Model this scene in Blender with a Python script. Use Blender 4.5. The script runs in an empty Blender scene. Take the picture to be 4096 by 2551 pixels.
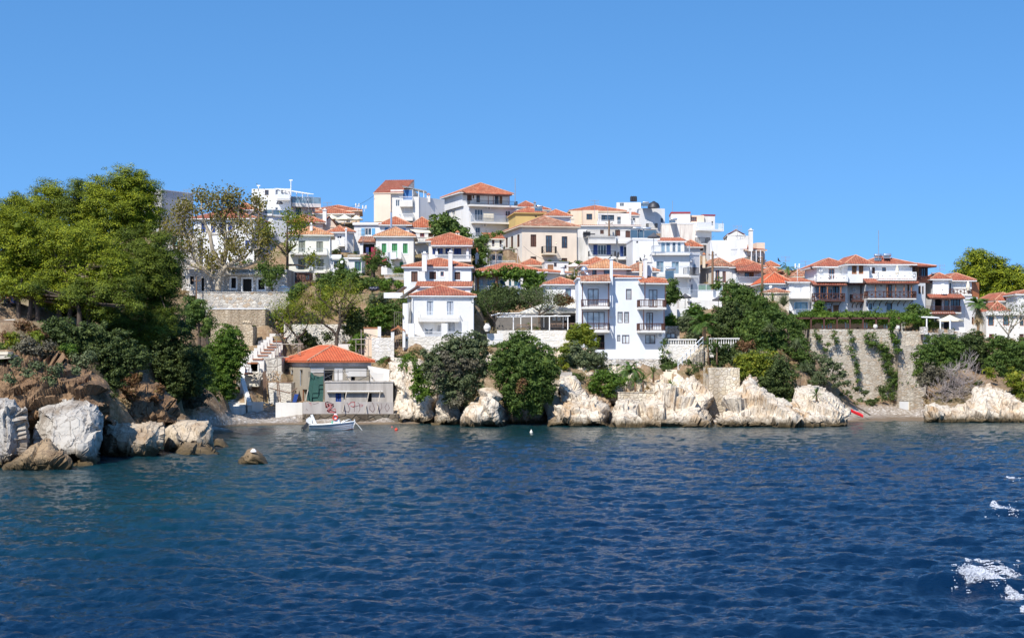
import bpy, math, random
import numpy as np
from mathutils import Vector
random.seed(7)
R = math.radians
F, H0, YH, CX = 6430.0, 6.7, 1430.0, 2048.0     # focal length, eye height, horizon row, middle column (photo pixels)
OX, OY, SC = 0.0, 0.0, 1.0
def crop(x, y, s=3.36):
    global OX, OY, SC
    OX, OY, SC = x, y, s
def U(x): return OX + x / SC
def V(y): return OY + y / SC
def PX(px, py, D): return Vector(((px - CX) / F * D, D, H0 + (YH - py) / F * D))
def P(x, y, D): return PX(U(x), V(y), D)
sc = bpy.context.scene
col = sc.collection
offs = {}
ground_pts = []          # (x, y, z) the terrain passes through
# ---------------------------------------------------------------- objects
def tag(o, label=None, cat=None, group=None, kind=None):
    if label: o['label'] = label
    if cat: o['category'] = cat
    if group: o['group'] = group
    if kind: o['kind'] = kind
    return o
def empty(name, loc, label, cat, group=None):
    o = bpy.data.objects.new(name, None); col.objects.link(o)
    o.empty_display_size = .3
    o.location = loc; offs[o.name] = Vector(loc)
    return tag(o, label, cat, group)
class MB:
    def __init__(s): s.v = []; s.f = []; s.m = []; s.uv = None
    def poly(s, pts, mi=0):
        n = len(s.v); s.v += [tuple(p) for p in pts]; s.f.append(tuple(range(n, n + len(pts)))); s.m.append(mi)
    def box(s, p, a, b, c, mi=0):
        p, a, b, c = Vector(p), Vector(a), Vector(b), Vector(c)
        if a.cross(b).dot(c) < 0: a, b = b, a
        n = len(s.v)
        s.v += [tuple(q) for q in (p, p+a, p+a+b, p+b, p+c, p+a+c, p+a+b+c, p+b+c)]
        for f in ((3,2,1,0),(4,5,6,7),(0,1,5,4),(1,2,6,5),(2,3,7,6),(3,0,4,7)):
            s.f.append(tuple(n+i for i in f)); s.m.append(mi)
    def cbox(s, c, sx, sy, sz, mi=0):      # axis aligned, centred in x y, standing on z
        s.box((c[0]-sx/2, c[1]-sy/2, c[2]), (sx,0,0), (0,sy,0), (0,0,sz), mi)
    def tube(s, pts, r, n=6, mi=0, cap=True):
        pts = [Vector(p) for p in pts]
        if not isinstance(r, (list, tuple)): r = [r]*len(pts)
        base = len(s.v); k = len(pts)
        for i, p in enumerate(pts):
            d = (pts[min(i+1,k-1)] - pts[max(i-1,0)])
            if d.length < 1e-9: d = Vector((0,0,1))
            d.normalize()
            a = d.cross(Vector((0,0,1)) if abs(d.z) < .9 else Vector((1,0,0))).normalized(); b = d.cross(a)
            for j in range(n):
                t = 2*math.pi*j/n
                s.v.append(tuple(p + (a*math.cos(t) + b*math.sin(t))*r[i]))
        for i in range(k-1):
            for j in range(n):
                q = (j+1) % n
                s.f.append((base+i*n+j, base+i*n+q, base+(i+1)*n+q, base+(i+1)*n+j)); s.m.append(mi)
        if cap:
            s.f.append(tuple(base+j for j in reversed(range(n)))); s.m.append(mi)
            s.f.append(tuple(base+(k-1)*n+j for j in range(n))); s.m.append(mi)
    def lathe(s, c, prof, n=16, ax=None, mi=0):    # prof (r, h) along ax
        ax = Vector(ax or (0,0,1)).normalized(); c = Vector(c)
        a = ax.cross(Vector((0,1,0)) if abs(ax.y) < .9 else Vector((1,0,0))).normalized(); b = ax.cross(a)
        base = len(s.v)
        for r, h in prof:
            for j in range(n):
                t = 2*math.pi*j/n
                s.v.append(tuple(c + ax*h + (a*math.cos(t) + b*math.sin(t))*r))
        for i in range(len(prof)-1):
            for j in range(n):
                q = (j+1) % n
                s.f.append((base+i*n+j, base+i*n+q, base+(i+1)*n+q, base+(i+1)*n+j)); s.m.append(mi)
        for i in (0, len(prof)-1):
            if prof[i][0] > 1e-4: s.f.append(tuple(base+i*n+j for j in range(n))); s.m.append(mi)
    def ball(s, c, r, n=10, mi=0, sz=1.0):
        s.lathe(c, [(r*math.sin(math.pi*i/6)+1e-5, -r*sz*math.cos(math.pi*i/6)) for i in range(7)], n, mi=mi)
def obj(name, mb, mats, parent=None, label=None, cat=None, group=None, kind=None, smooth=False, at=None):
    if not mb.f: return None
    if not isinstance(mats, (list, tuple)): mats = [mats]
    if parent is not None: L = offs[parent.name]
    else:
        if at is None:
            a = np.array(mb.v); lo = a.min(0); hi = a.max(0); L = Vector(((lo[0]+hi[0])/2, (lo[1]+hi[1])/2, lo[2]))
        else: L = Vector(at)
    me = bpy.data.meshes.new(name)
    vv = (np.array(mb.v) - np.array(L)).tolist()
    me.from_pydata(vv, [], mb.f)
    for m in mats: me.materials.append(m)
    if len(mats) > 1: me.polygons.foreach_set('material_index', mb.m)
    if smooth: me.polygons.foreach_set('use_smooth', [True]*len(me.polygons))
    if mb.uv is not None:
        uvl = me.uv_layers.new(name='UVMap')
        idx = np.empty(len(me.loops), dtype=np.int32); me.loops.foreach_get('vertex_index', idx)
        uvl.data.foreach_set('uv', np.array(mb.uv, dtype=np.float32)[idx].ravel())
    me.update()
    o = bpy.data.objects.new(name, me); col.objects.link(o)
    if parent is not None: o.parent = parent
    else: o.location = L
    offs[o.name] = L
    return tag(o, label, cat, group, kind)
def npobj(name, v, quads, mats, parent=None, label=None, cat=None, group=None, kind=None, smooth=False, mi=None):
    if not isinstance(mats, (list, tuple)): mats = [mats]
    v = np.asarray(v, dtype=np.float64)
    L = offs[parent.name] if parent is not None else Vector(((v[:,0].min()+v[:,0].max())/2, (v[:,1].min()+v[:,1].max())/2, v[:,2].min()))
    v = (v - np.array(L)).astype(np.float32)
    me = bpy.data.meshes.new(name)
    q = np.asarray(quads, dtype=np.int32); k = q.shape[1]
    me.vertices.add(len(v)); me.vertices.foreach_set('co', v.ravel())
    me.loops.add(q.size); me.loops.foreach_set('vertex_index', q.ravel())
    me.polygons.add(len(q)); me.polygons.foreach_set('loop_start', np.arange(0, q.size, k, dtype=np.int32))
    me.polygons.foreach_set('use_smooth', np.full(len(q), smooth))
    for m in mats: me.materials.append(m)
    if mi is not None: me.polygons.foreach_set('material_index', np.asarray(mi, dtype=np.int32))
    me.update(calc_edges=True)
    o = bpy.data.objects.new(name, me); col.objects.link(o)
    if parent is not None: o.parent = parent
    else: o.location = L
    offs[o.name] = L
    return tag(o, label, cat, group, kind)
def copy_tree(o, parent=None):
    c = o.copy(); col.objects.link(c)
    if parent is not None: c.parent = parent
    offs[c.name] = offs[o.name]
    for ch in [x for x in o.children]: copy_tree(ch, c)
    return c
# ---------------------------------------------------------------- noise
def h3(i, j, k, s):
    n = (i.astype(np.int64)*374761393 + j.astype(np.int64)*668265263 + k.astype(np.int64)*1442695041 + s*974634777) & 0xffffffff
    n = ((n ^ (n >> 13)) * 1274126177) & 0xffffffff
    n = ((n ^ (n >> 15)) * 739982445) & 0xffffffff
    n = ((n ^ (n >> 16)) * 2246822519) & 0xffffffff
    return ((n ^ (n >> 15)) & 0xffffff) / float(0xffffff)
def vnoise(p, s=0):
    i = np.floor(p).astype(np.int64); f = p - i; f = f*f*(3-2*f)
    r = 0
    for a in (0,1):
        for b in (0,1):
            for c in (0,1):
                w = (f[:,0] if a else 1-f[:,0])*(f[:,1] if b else 1-f[:,1])*(f[:,2] if c else 1-f[:,2])
                r = r + w*h3(i[:,0]+a, i[:,1]+b, i[:,2]+c, s)
    return r*2-1
def fbm(p, o=4, s=0):
    r = 0; a = .5
    for k in range(o): r = r + a*vnoise(p*2**k, s+k*17); a *= .5
    return r
def facet(p, cell, s=0):
    q = p/cell; i0 = np.floor(q).astype(np.int64)
    best = np.full(len(q), 1e9); out = np.zeros(len(q))
    for a in (-1,0,1):
        for b in (-1,0,1):
            for c in (-1,0,1):
                i = i0[:,0]+a; j = i0[:,1]+b; k = i0[:,2]+c
                cx = i+h3(i,j,k,s); cy = j+h3(i,j,k,s+1); cz = k+h3(i,j,k,s+2)
                dx, dy, dz = q[:,0]-cx, q[:,1]-cy, q[:,2]-cz
                d = dx*dx+dy*dy+dz*dz
                m = d < best
                nx = h3(i,j,k,s+3)*2-1; ny = h3(i,j,k,s+4)*2-1; nz = h3(i,j,k,s+5)*2-1
                v = dx*nx+dy*ny+dz*nz + (h3(i,j,k,s+6)-.5)*.9
                out = np.where(m, v, out); best = np.where(m, d, best)
    return out
# ---------------------------------------------------------------- materials
MC = {}
def nodes(name):
    m = bpy.data.materials.new(name); m.use_nodes = True
    nt = m.node_tree; b = nt.nodes['Principled BSDF']
    return m, nt, b
def N(nt, t, **kw):
    n = nt.nodes.new(t)
    for k, v in kw.items():
        if k.startswith('i_'):
            key = k[2:]
            n.inputs[int(key) if key.isdigit() else key.replace('_', ' ')].default_value = v
        else: setattr(n, k, v)
    return n
def L_(nt, a, b): nt.links.new(a, b)
def ramp(nt, fac, stops):
    r = nt.nodes.new('ShaderNodeValToRGB'); e = r.color_ramp.elements
    while len(e) < len(stops): e.new(.5)
    for i, (p, c) in enumerate(stops):
        e[i].position = p; e[i].color = (*c, 1) if len(c) == 3 else c
    L_(nt, fac, r.inputs[0]); return r.outputs[0]
def mix(nt, fac, a, b, t='MIX'):
    m = nt.nodes.new('ShaderNodeMix'); m.data_type = 'RGBA'; m.blend_type = t
    for inp, v in ((m.inputs[0], fac), (m.inputs[6], a), (m.inputs[7], b)):
        if isinstance(v, (int, float)): inp.default_value = v
        elif isinstance(v, tuple): inp.default_value = (*v[:3], 1)
        else: L_(nt, v, inp)
    return m.outputs[2]
def mth(nt, op, a, b=None):
    m = nt.nodes.new('ShaderNodeMath'); m.operation = op
    for inp, v in ((m.inputs[0], a), (m.inputs[1], b)):
        if v is None: continue
        if isinstance(v, (int, float)): inp.default_value = v
        else: L_(nt, v, inp)
    return m.outputs[0]
def coords(nt, scale=(1,1,1), world=True, rot=(0,0,0)):
    g = nt.nodes.new('ShaderNodeNewGeometry') if world else nt.nodes.new('ShaderNodeTexCoord')
    mp = nt.nodes.new('ShaderNodeMapping'); mp.inputs['Scale'].default_value = scale; mp.inputs['Rotation'].default_value = rot
    L_(nt, g.outputs['Position'] if world else g.outputs['Object'], mp.inputs[0])
    return mp.outputs[0]
def noise(nt, vec, scale, detail=4, rough=.55):
    n = N(nt, 'ShaderNodeTexNoise'); n.inputs['Scale'].default_value = scale; n.inputs['Detail'].default_value = detail; n.inputs['Roughness'].default_value = rough
    L_(nt, vec, n.inputs['Vector']); return n.outputs[0]
def bump(nt, b, h, dist=.05, strength=1.):
    n = N(nt, 'ShaderNodeBump'); n.inputs['Distance'].default_value = dist; n.inputs['Strength'].default_value = strength
    L_(nt, h, n.inputs['Height']); L_(nt, n.outputs[0], b.inputs['Normal'])
def plain(name, c, rough=.6, metal=0., var=.12):
    k = ('p', name)
    if k in MC: return MC[k]
    m, nt, b = nodes(name); MC[k] = m
    v = noise(nt, coords(nt), 1.7, 3)
    L_(nt, mix(nt, ramp(nt, v, [(.3,(0,0,0)),(.7,(1,1,1))]), tuple(x*(1-var) for x in c), tuple(min(1,x*(1+var)) for x in c)), b.inputs['Base Color'])
    b.inputs['Roughness'].default_value = rough; b.inputs['Metallic'].default_value = metal
    return m
def plaster(c, stain=.25, sc_=(.45,.38,.28), key=''):
    k = ('pl', c, stain, key)
    if k in MC: return MC[k]
    m, nt, b = nodes('plaster'); MC[k] = m
    a = noise(nt, coords(nt, (.35,.35,.35)), 1, 5)
    st = noise(nt, coords(nt, (1.6,1.6,.16)), 1, 5, .65)
    fine = noise(nt, coords(nt), 9, 3)
    base = mix(nt, ramp(nt, a, [(.35,(0,0,0)),(.7,(1,1,1))]), tuple(x*.86 for x in c), c)
    f = ramp(nt, st, [(.50 if stain < .5 else .40,(0,0,0)),(.78 if stain < .5 else .62,(stain,)*3)])
    sep = N(nt, 'ShaderNodeSeparateColor'); L_(nt, f, sep.inputs[0])
    base = mix(nt, sep.outputs[0], base, sc_)
    L_(nt, base, b.inputs['Base Color']); b.inputs['Roughness'].default_value = .92
    bump(nt, b, fine, .01, .5)
    return m
def stone(name, cols, scale=2.2, mortar=(.42,.38,.32), flat=1.7, width=.06, dist=.05, patch=None):
    k = ('st', name)
    if k in MC: return MC[k]
    m, nt, b = nodes(name); MC[k] = m
    vec0 = coords(nt, (1,1,flat)); nz = noise(nt, vec0, 1.5, 2)
    wob = N(nt, 'ShaderNodeVectorMath', operation='ADD'); L_(nt, vec0, wob.inputs[0])
    vs = N(nt, 'ShaderNodeVectorMath', operation='SCALE'); L_(nt, nz, vs.inputs[0]); vs.inputs[3].default_value = .35; L_(nt, vs.outputs[0], wob.inputs[1])
    v1 = N(nt, 'ShaderNodeTexVoronoi'); v1.feature = 'F1'; v1.inputs['Scale'].default_value = scale; L_(nt, wob.outputs[0], v1.inputs['Vector'])
    v2 = N(nt, 'ShaderNodeTexVoronoi'); v2.feature = 'DISTANCE_TO_EDGE'; v2.inputs['Scale'].default_value = scale; L_(nt, wob.outputs[0], v2.inputs['Vector'])
    sep = N(nt, 'ShaderNodeSeparateColor'); L_(nt, v1.outputs['Color'], sep.inputs[0])
    n = len(cols); cc = ramp(nt, sep.outputs[0], [(i/max(1,n-1), c) for i, c in enumerate(cols)])
    big = noise(nt, coords(nt, (.55,.55,.07)), 1, 5, .6)
    cc = mix(nt, ramp(nt, big, [(.46,(0,0,0)),(.64,(.6,.6,.6))]), cc, patch or tuple(x*.6 for x in mortar))
    e = ramp(nt, v2.outputs[0], [(0,(1,1,1)),(width,(0,0,0))])
    L_(nt, mix(nt, e, cc, mortar), b.inputs['Base Color']); b.inputs['Roughness'].default_value = .95
    h = ramp(nt, v2.outputs[0], [(0,(0,0,0)),(width*2.2,(1,1,1))])
    bump(nt, b, h, dist, .9)
    return m
def tile(name, c1, c2, c3, soot=.25):
    k = ('ti', name)
    if k in MC: return MC[k]
    m, nt, b = nodes(name); MC[k] = m
    uv = N(nt, 'ShaderNodeUVMap')
    mp = N(nt, 'ShaderNodeMapping'); mp.inputs['Scale'].default_value = (1/.3, 1/.36, 1); L_(nt, uv.outputs[0], mp.inputs[0])
    fl = N(nt, 'ShaderNodeVectorMath', operation='FLOOR'); L_(nt, mp.outputs[0], fl.inputs[0])
    wn = N(nt, 'ShaderNodeTexWhiteNoise'); wn.noise_dimensions = '2D'; L_(nt, fl.outputs[0], wn.inputs['Vector'])
    c = ramp(nt, wn.outputs['Value'], [(0,c1),(.55,c2),(1,c3)])
    w = noise(nt, coords(nt), .9, 5, .7)
    c = mix(nt, ramp(nt, w, [(.42,(0,0,0)),(.75,(soot*2,)*3)]), c, (.16,.10,.06))
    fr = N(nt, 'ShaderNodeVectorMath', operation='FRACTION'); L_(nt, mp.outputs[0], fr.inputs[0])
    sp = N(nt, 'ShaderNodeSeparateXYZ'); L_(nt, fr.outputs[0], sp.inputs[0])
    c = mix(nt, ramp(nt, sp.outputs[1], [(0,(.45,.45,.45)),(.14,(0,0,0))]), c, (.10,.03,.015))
    L_(nt, c, b.inputs['Base Color']); b.inputs['Roughness'].default_value = .85
    bump(nt, b, sp.outputs[1], .04, .8)
    return m
def rockmat(name, pale, mid, dark, waterline=.5, stain=.5, rot=(0,.6,0), bd=.2):
    k = ('ro', name)
    if k in MC: return MC[k]
    m, nt, b = nodes(name); MC[k] = m
    v0 = coords(nt, (1,1,.55), rot=rot)
    a = noise(nt, v0, .35, 6, .65); c = noise(nt, v0, 1.6, 6, .7); f = noise(nt, v0, 6, 4, .6)
    base = ramp(nt, a, [(.34,mid),(.5,pale),(.75,tuple(min(1,x*1.08) for x in pale))])
    base = mix(nt, ramp(nt, c, [(.52,(0,0,0)),(.72,(stain,)*3)]), base, dark)
    vo = N(nt, 'ShaderNodeTexVoronoi'); vo.feature = 'DISTANCE_TO_EDGE'; vo.inputs['Scale'].default_value = 1.1
    cr = N(nt, 'ShaderNodeVectorMath', operation='ADD'); L_(nt, v0, cr.inputs[0]); L_(nt, c, cr.inputs[1]); L_(nt, cr.outputs[0], vo.inputs['Vector'])
    base = mix(nt, ramp(nt, vo.outputs[0], [(0,(.75,.75,.75)),(.045,(0,0,0))]), base, tuple(x*.45 for x in dark))  # crack shadows painted in as dark lines along the cell edges
    g = N(nt, 'ShaderNodeNewGeometry'); sx = N(nt, 'ShaderNodeSeparateXYZ'); L_(nt, g.outputs['Position'], sx.inputs[0])
    hh = mth(nt, 'ADD', sx.outputs[2], mth(nt, 'MULTIPLY', c, -waterline*1.3))
    wl = N(nt, 'ShaderNodeMapRange'); L_(nt, hh, wl.inputs[0]); wl.inputs[1].default_value = waterline*.45; wl.inputs[2].default_value = -waterline*.35
    base = mix(nt, wl.outputs[0], base, mix(nt, c, (.13,.085,.03), (.02,.016,.01)))
    L_(nt, base, b.inputs['Base Color']); b.inputs['Roughness'].default_value = .9
    h = mth(nt, 'ADD', mth(nt, 'MULTIPLY', c, .8), mth(nt, 'MULTIPLY', f, .35))
    bump(nt, b, h, bd, .9)
    return m
def leafmat(name, c1, c2, c3=None, tr=.25):
    k = ('le', name)
    if k in MC: return MC[k]
    m, nt, b = nodes(name); MC[k] = m
    g = N(nt, 'ShaderNodeNewGeometry')
    v = noise(nt, coords(nt), .55, 3)
    x = mth(nt, 'ADD', mth(nt, 'MULTIPLY', g.outputs['Random Per Island'], .55), mth(nt, 'MULTIPLY', v, .5))
    st = [(.1,c1),(.6,c2)] + ([(.93,c3)] if c3 else [])
    c = ramp(nt, x, st)
    L_(nt, c, b.inputs['Base Color']); b.inputs['Roughness'].default_value = .65
    b.inputs['Specular IOR Level'].default_value = .25
    t = N(nt, 'ShaderNodeBsdfTranslucent'); L_(nt, mix(nt, 1., c, (1.6,1.5,.5), 'MULTIPLY'), t.inputs[0])
    mx = N(nt, 'ShaderNodeMixShader'); mx.inputs[0].default_value = tr
    L_(nt, b.outputs[0], mx.inputs[1]); L_(nt, t.outputs[0], mx.inputs[2]); L_(nt, mx.outputs[0], nt.nodes['Material Output'].inputs[0])
    return m
def glass(name='window_glass', c=(.035,.05,.065)):
    k = ('gl', name)
    if k in MC: return MC[k]
    m, nt, b = nodes(name); MC[k] = m
    v = noise(nt, coords(nt), .8, 2)
    L_(nt, mix(nt, ramp(nt, v, [(.4,(0,0,0)),(.6,(1,1,1))]), c, tuple(x*2.2 for x in c)), b.inputs['Base Color'])
    b.inputs['Roughness'].default_value = .06; b.inputs['Specular IOR Level'].default_value = .7
    return m
def slats(name, c, rough=.6):
    k = ('sl', name)
    if k in MC: return MC[k]
    m, nt, b = nodes(name); MC[k] = m
    vec = coords(nt)
    w = N(nt, 'ShaderNodeTexWave'); w.bands_direction = 'Z'; w.inputs['Scale'].default_value = 2.6; L_(nt, vec, w.inputs[0])
    v = noise(nt, vec, 1.3, 3)
    cc = mix(nt, v, tuple(x*.75 for x in c), tuple(min(1, x*1.2) for x in c))
    L_(nt, mix(nt, w.outputs[0], tuple(x*.7 for x in c), cc), b.inputs['Base Color'])
    b.inputs['Roughness'].default_value = rough; bump(nt, b, w.outputs[0], .02, .7)
    return m
WH = plaster((.76,.755,.74), .40, (.50,.45,.38))
WHC = plaster((.74,.71,.655), .42, (.46,.40,.32))
CREAM = plaster((.76,.745,.64), .15, key='c')
PINKW = plaster((.78,.62,.47), .25, (.42,.30,.22), key='p')
YEL = plaster((.62,.44,.16), .3, (.3,.25,.15), key='y')
BEIGE = plaster((.74,.63,.48), .35, (.4,.3,.2), key='b')
SHADEW = plaster((.55,.525,.51), .15, key='g')  # white wall tone with its shade mixed in as grey
PEEL = plaster((.78,.72,.64), .85, (.42,.36,.32), key='peel')
BLUW = plaster((.735,.76,.80), .08, key='bl')
CONC = plaster((.40,.35,.27), .55, (.28,.25,.20), key='conc')
OLDW = plaster((.50,.46,.42), .75, (.30,.27,.24), key='old')
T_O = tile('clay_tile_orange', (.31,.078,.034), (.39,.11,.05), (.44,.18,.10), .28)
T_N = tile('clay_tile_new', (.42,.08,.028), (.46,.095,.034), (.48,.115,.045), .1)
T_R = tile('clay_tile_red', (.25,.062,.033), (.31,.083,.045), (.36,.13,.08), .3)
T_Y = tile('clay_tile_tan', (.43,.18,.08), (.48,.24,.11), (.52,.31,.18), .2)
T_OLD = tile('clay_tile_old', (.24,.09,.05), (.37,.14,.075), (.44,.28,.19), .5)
WOOD = plain('brown_wood', (.085,.032,.020), .55); WOOD2 = plain('orange_wood', (.35,.13,.05), .6)
WPAINT = plain('white_paint', (.78,.78,.77), .45, var=.04)
METAL = plain('grey_metal', (.35,.36,.37), .45, .4); DMETAL = plain('dark_metal', (.04,.042,.05), .5, .3)
STEEL = plain('galvanised_steel', (.62,.64,.66), .3, .8)
COLS = dict(brown=WOOD, white=WPAINT, blue=plain('blue_paint', (.015,.055,.25), .5), lblue=plain('light_blue_paint', (.10,.38,.68), .5),
  green=plain('green_paint', (.045,.26,.085), .55), dgreen=plain('dark_green_paint', (.02,.11,.07), .5), teal=plain('teal_paint', (.03,.16,.24), .5),
  grey=plain('grey_paint', (.38,.42,.47), .5), red=plain('red_paint', (.30,.03,.03), .5), orange=WOOD2, cream=plain('cream_paint', (.72,.66,.52), .5),
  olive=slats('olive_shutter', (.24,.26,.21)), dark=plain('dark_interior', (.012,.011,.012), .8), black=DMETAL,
  roll=slats('white_roller_blind', (.78,.78,.78)), gshut=slats('grey_slat_shutter', (.50,.54,.60)), sblue=slats('blue_awning_cloth', (.03,.16,.42)))
BRSH = slats('brown_slat_shutter', (.13,.055,.035)); GSH = slats('green_slat_shutter', (.06,.30,.10)); BSH = slats('blue_slat_shutter', (.02,.07,.28))
OSH = slats('tan_slat_shutter', (.33,.16,.07)); LBSH = slats('sky_slat_shutter', (.12,.42,.70)); TSH = slats('teal_slat_shutter', (.03,.15,.24))
SH = dict(brown=BRSH, green=GSH, blue=BSH, orange=OSH, lblue=LBSH, teal=TSH, white=COLS['roll'], grey=COLS['gshut'], olive=COLS['olive'], sblue=COLS['sblue'])
GLASS = glass(); CURT = glass('curtained_glass', (.30,.31,.31)); BGL = glass('blue_tinted_glass', (.10,.15,.18)); INT = COLS['dark']
CLOTHW = plain('cream_canvas', (.74,.66,.50), .8); CLOTHG = plain('charcoal_canvas', (.07,.07,.08), .8)
BARK = plain('tree_bark', (.085,.062,.045), .9, var=.35); PBARK = plain('pale_bark', (.32,.27,.20), .9, var=.3)
S_TER = stone('terrace_rubble', [(.30,.29,.28),(.46,.42,.36),(.60,.57,.50),(.40,.30,.20),(.55,.52,.47)], 2.3, (.50,.46,.39), 1.3)
S_WALL = stone('retaining_rubble', [(.42,.36,.28),(.55,.49,.40),(.62,.57,.48),(.45,.33,.22)], 2.6, (.30,.26,.21), 2.6, patch=(.30,.22,.15))
S_TAN = stone('tan_rubble', [(.60,.50,.35),(.70,.62,.48),(.66,.58,.46),(.72,.66,.55)], 2.2, (.40,.30,.19), 1.2, .05)
S_GREY = stone('grey_rubble', [(.55,.52,.48),(.68,.65,.60),(.62,.55,.45),(.70,.68,.64)], 2.4, (.20,.17,.14), 1.6, .07)
S_DRY = stone('dry_stone', [(.48,.38,.25),(.60,.50,.36),(.55,.46,.33)], 2.6, (.30,.21,.13), 2.0, .06)
S_WASH = stone('whitewashed_rubble', [(.68,.65,.59),(.73,.70,.65),(.64,.60,.52)], 1.8, (.66,.61,.52), 1.8, .05, .035, patch=(.50,.45,.36))
# ---------------------------------------------------------------- houses
def frame_at(face, u, z, n=0.0):
    o, t, nn, L = face
    return Vector((o[0]+t[0]*u+nn[0]*n, o[1]+t[1]*u+nn[1]*n, z))
class House:
    def __init__(s, name, label, cat='house', D=None, at=None):
        s.name, s.label, s.cat = name, label, cat; s.root = None; s.vols = []
    def vol(s, *a, **k):
        v = Vol(s, *a, **k); s.vols.append(v); return v
    def ensure(s, loc):
        if s.root is None: s.root = empty(s.name, loc, s.label, s.cat)
    def done(s):
        for v in s.vols: v.build()
        return s.root
class Vol:
    def __init__(s, h, xl, xr, D, base, top, th=0., d=8., dp=None, mat=None, foot=2.5, cap=None, part='wall', g=True, lab=None, lmat=None):
        s.lmat = lmat
        s.h = h; s.mat = mat or WH; s.cap = cap; s.part = part; s.lab = lab
        kl, kr = (U(xl)-CX)/F, (U(xr)-CX)/F; t = R(th); c, sn = math.cos(t), math.sin(t)
        if th >= 0:
            ox, oy = kl*D, D; w = (kr*oy-ox)/(c-kr*sn)
        else:
            rx, ry = kr*D, D; w = (rx-kl*ry)/(c-kl*sn); ox, oy = rx-w*c, ry-w*sn
        s.ex = (c, sn); s.ey = (-sn, c); s.w = w; s.o = (ox, oy); s.D = D
        if dp is not None:
            k = (U(dp)-CX)/F
            if th >= 0: s.d = (ox-k*oy)/(k*c+sn)
            else: s.d = (rx-k*ry)/(k*c+sn)
        else: s.d = d
        s.d = max(.2, min(25, s.d))
        s.z0 = H0+(YH-V(base))/F*D; s.z1 = H0+(YH-V(top))/F*D
        s.foot = foot; o = s.o; d_ = s.d
        s.faces = {
         'f': (o, s.ex, (sn, -c), w),
         'l': ((o[0]-sn*d_, o[1]+c*d_), (sn, -c), (-c, -sn), d_),
         'r': ((o[0]+c*w, o[1]+sn*w), s.ey, (c, sn), d_),
         'b': ((o[0]+c*w-sn*d_, o[1]+sn*w+c*d_), (-c, -sn), (-sn, c), w)}
        s.op = {'f': [], 'l': [], 'r': [], 'b': []}
        h.ensure((o[0]+c*w/2-sn*d_/2, o[1]+sn*w/2+c*d_/2, s.z0))
        s.root = h.root
        if g:
            for a in (0, .5, 1):
                for b in (0, .5, 1): ground_pts.append((o[0]+c*w*a-sn*d_*b, o[1]+sn*w*a+c*d_*b, s.z0))
    def fp(s, face, x, y, out=0.):
        o, t, n, L = s.faces[face]
        ox, oy = o[0]+n[0]*out, o[1]+n[1]*out; k = (U(x)-CX)/F
        u = (k*oy-ox)/(t[0]-k*t[1]); dep = oy+u*t[1]
        return u, H0+(YH-V(y))/F*dep
    def pt(s, face, u, z, n=0.): return frame_at(s.faces[face], u, z, n)
    def fbox(s, mb, face, u0, u1, z0, z1, n0, n1, mi=0):
        f = s.faces[face]
        p = frame_at(f, u0, z0, n0); t = Vector((f[1][0], f[1][1], 0)); n = Vector((f[2][0], f[2][1], 0))
        mb.box(p, t*(u1-u0), n*(n1-n0), Vector((0,0,z1-z0)), mi)
    def build(s):
        mb = MB(); zb = s.z0-s.foot
        for key, (o, t, n, L) in s.faces.items():
            ops = s.op[key]; f = s.faces[key]
            us = sorted({0., L} | {q for r in ops for q in (r[0], r[2])}); zs = sorted({zb, s.z1} | {q for r in ops for q in (r[1], r[3])})
            for i in range(len(us)-1):
                for j in range(len(zs)-1):
                    um, zm = (us[i]+us[i+1])/2, (zs[j]+zs[j+1])/2
                    if us[i+1]-us[i] < 1e-4 or zs[j+1]-zs[j] < 1e-4: continue
                    if any(r[0] < um < r[2] and r[1] < zm < r[3] for r in ops): continue
                    mb.poly([frame_at(f, us[i], zs[j]), frame_at(f, us[i+1], zs[j]), frame_at(f, us[i+1], zs[j+1]), frame_at(f, us[i], zs[j+1])], int(key == 'l'))
            for u0, z0, u1, z1, dp in ops:
                a = [(u0,z0),(u1,z0),(u1,z1),(u0,z1)]
                for q in range(4):
                    p0, p1 = a[q], a[(q+1)%4]
                    mb.poly([frame_at(f, *p0), frame_at(f, *p0, -dp), frame_at(f, *p1, -dp), frame_at(f, *p1)])
                if dp > .5: mb.poly([frame_at(f, u, z, -dp) for u, z in a])
        A = [s.pt('f', 0, s.z1), s.pt('f', s.w, s.z1), s.pt('b', 0, s.z1), s.pt('b', s.w, s.z1)]
        mb.poly(A)
        wall = obj(s.part, mb, [s.mat, s.lmat or s.mat], s.root, label=s.lab)
        if s.cap:      # parapet coping
            ch, cm = s.cap if isinstance(s.cap, tuple) else (s.cap, WPAINT); m2 = MB()
            for key in 'flrb':
                L = s.faces[key][3]; s.fbox(m2, key, -.06 if key in 'fb' else .10, L+.06 if key in 'fb' else L-.10, s.z1+.003, s.z1+ch, .06, -.12)
            obj('parapet_coping', m2, cm, s.root)
    def w_(s, face, x0, y0, x1, y1, st='g', c='brown', m=2, dp=.16, sur=None, glass=None, bars=0):
        L = s.faces[face][3]
        u0, zt = s.fp(face, x0, y0); u1, zt2 = s.fp(face, x1, y0); _, zb = s.fp(face, (x0+x1)/2, y1); _, zt = s.fp(face, (x0+x1)/2, y0)
        u0, u1 = min(u0,u1), max(u0,u1)
        u0 = max(u0, .05); u1 = min(u1, L-.05); zt = min(zt, s.z1-.04); zb = max(zb, s.z0-s.foot+.02)
        if u1-u0 < .12 or zt-zb < .12: return None
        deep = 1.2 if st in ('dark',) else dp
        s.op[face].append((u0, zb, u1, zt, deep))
        door = (zt-zb) > 1.75 and st != 'r'
        fr = MB(); fw = min(.07, (u1-u0)*.12)
        B = lambda a, b, c_, d, n0=-.04, n1=-.11: s.fbox(fr, face, a, b, c_, d, n0, n1)
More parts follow.
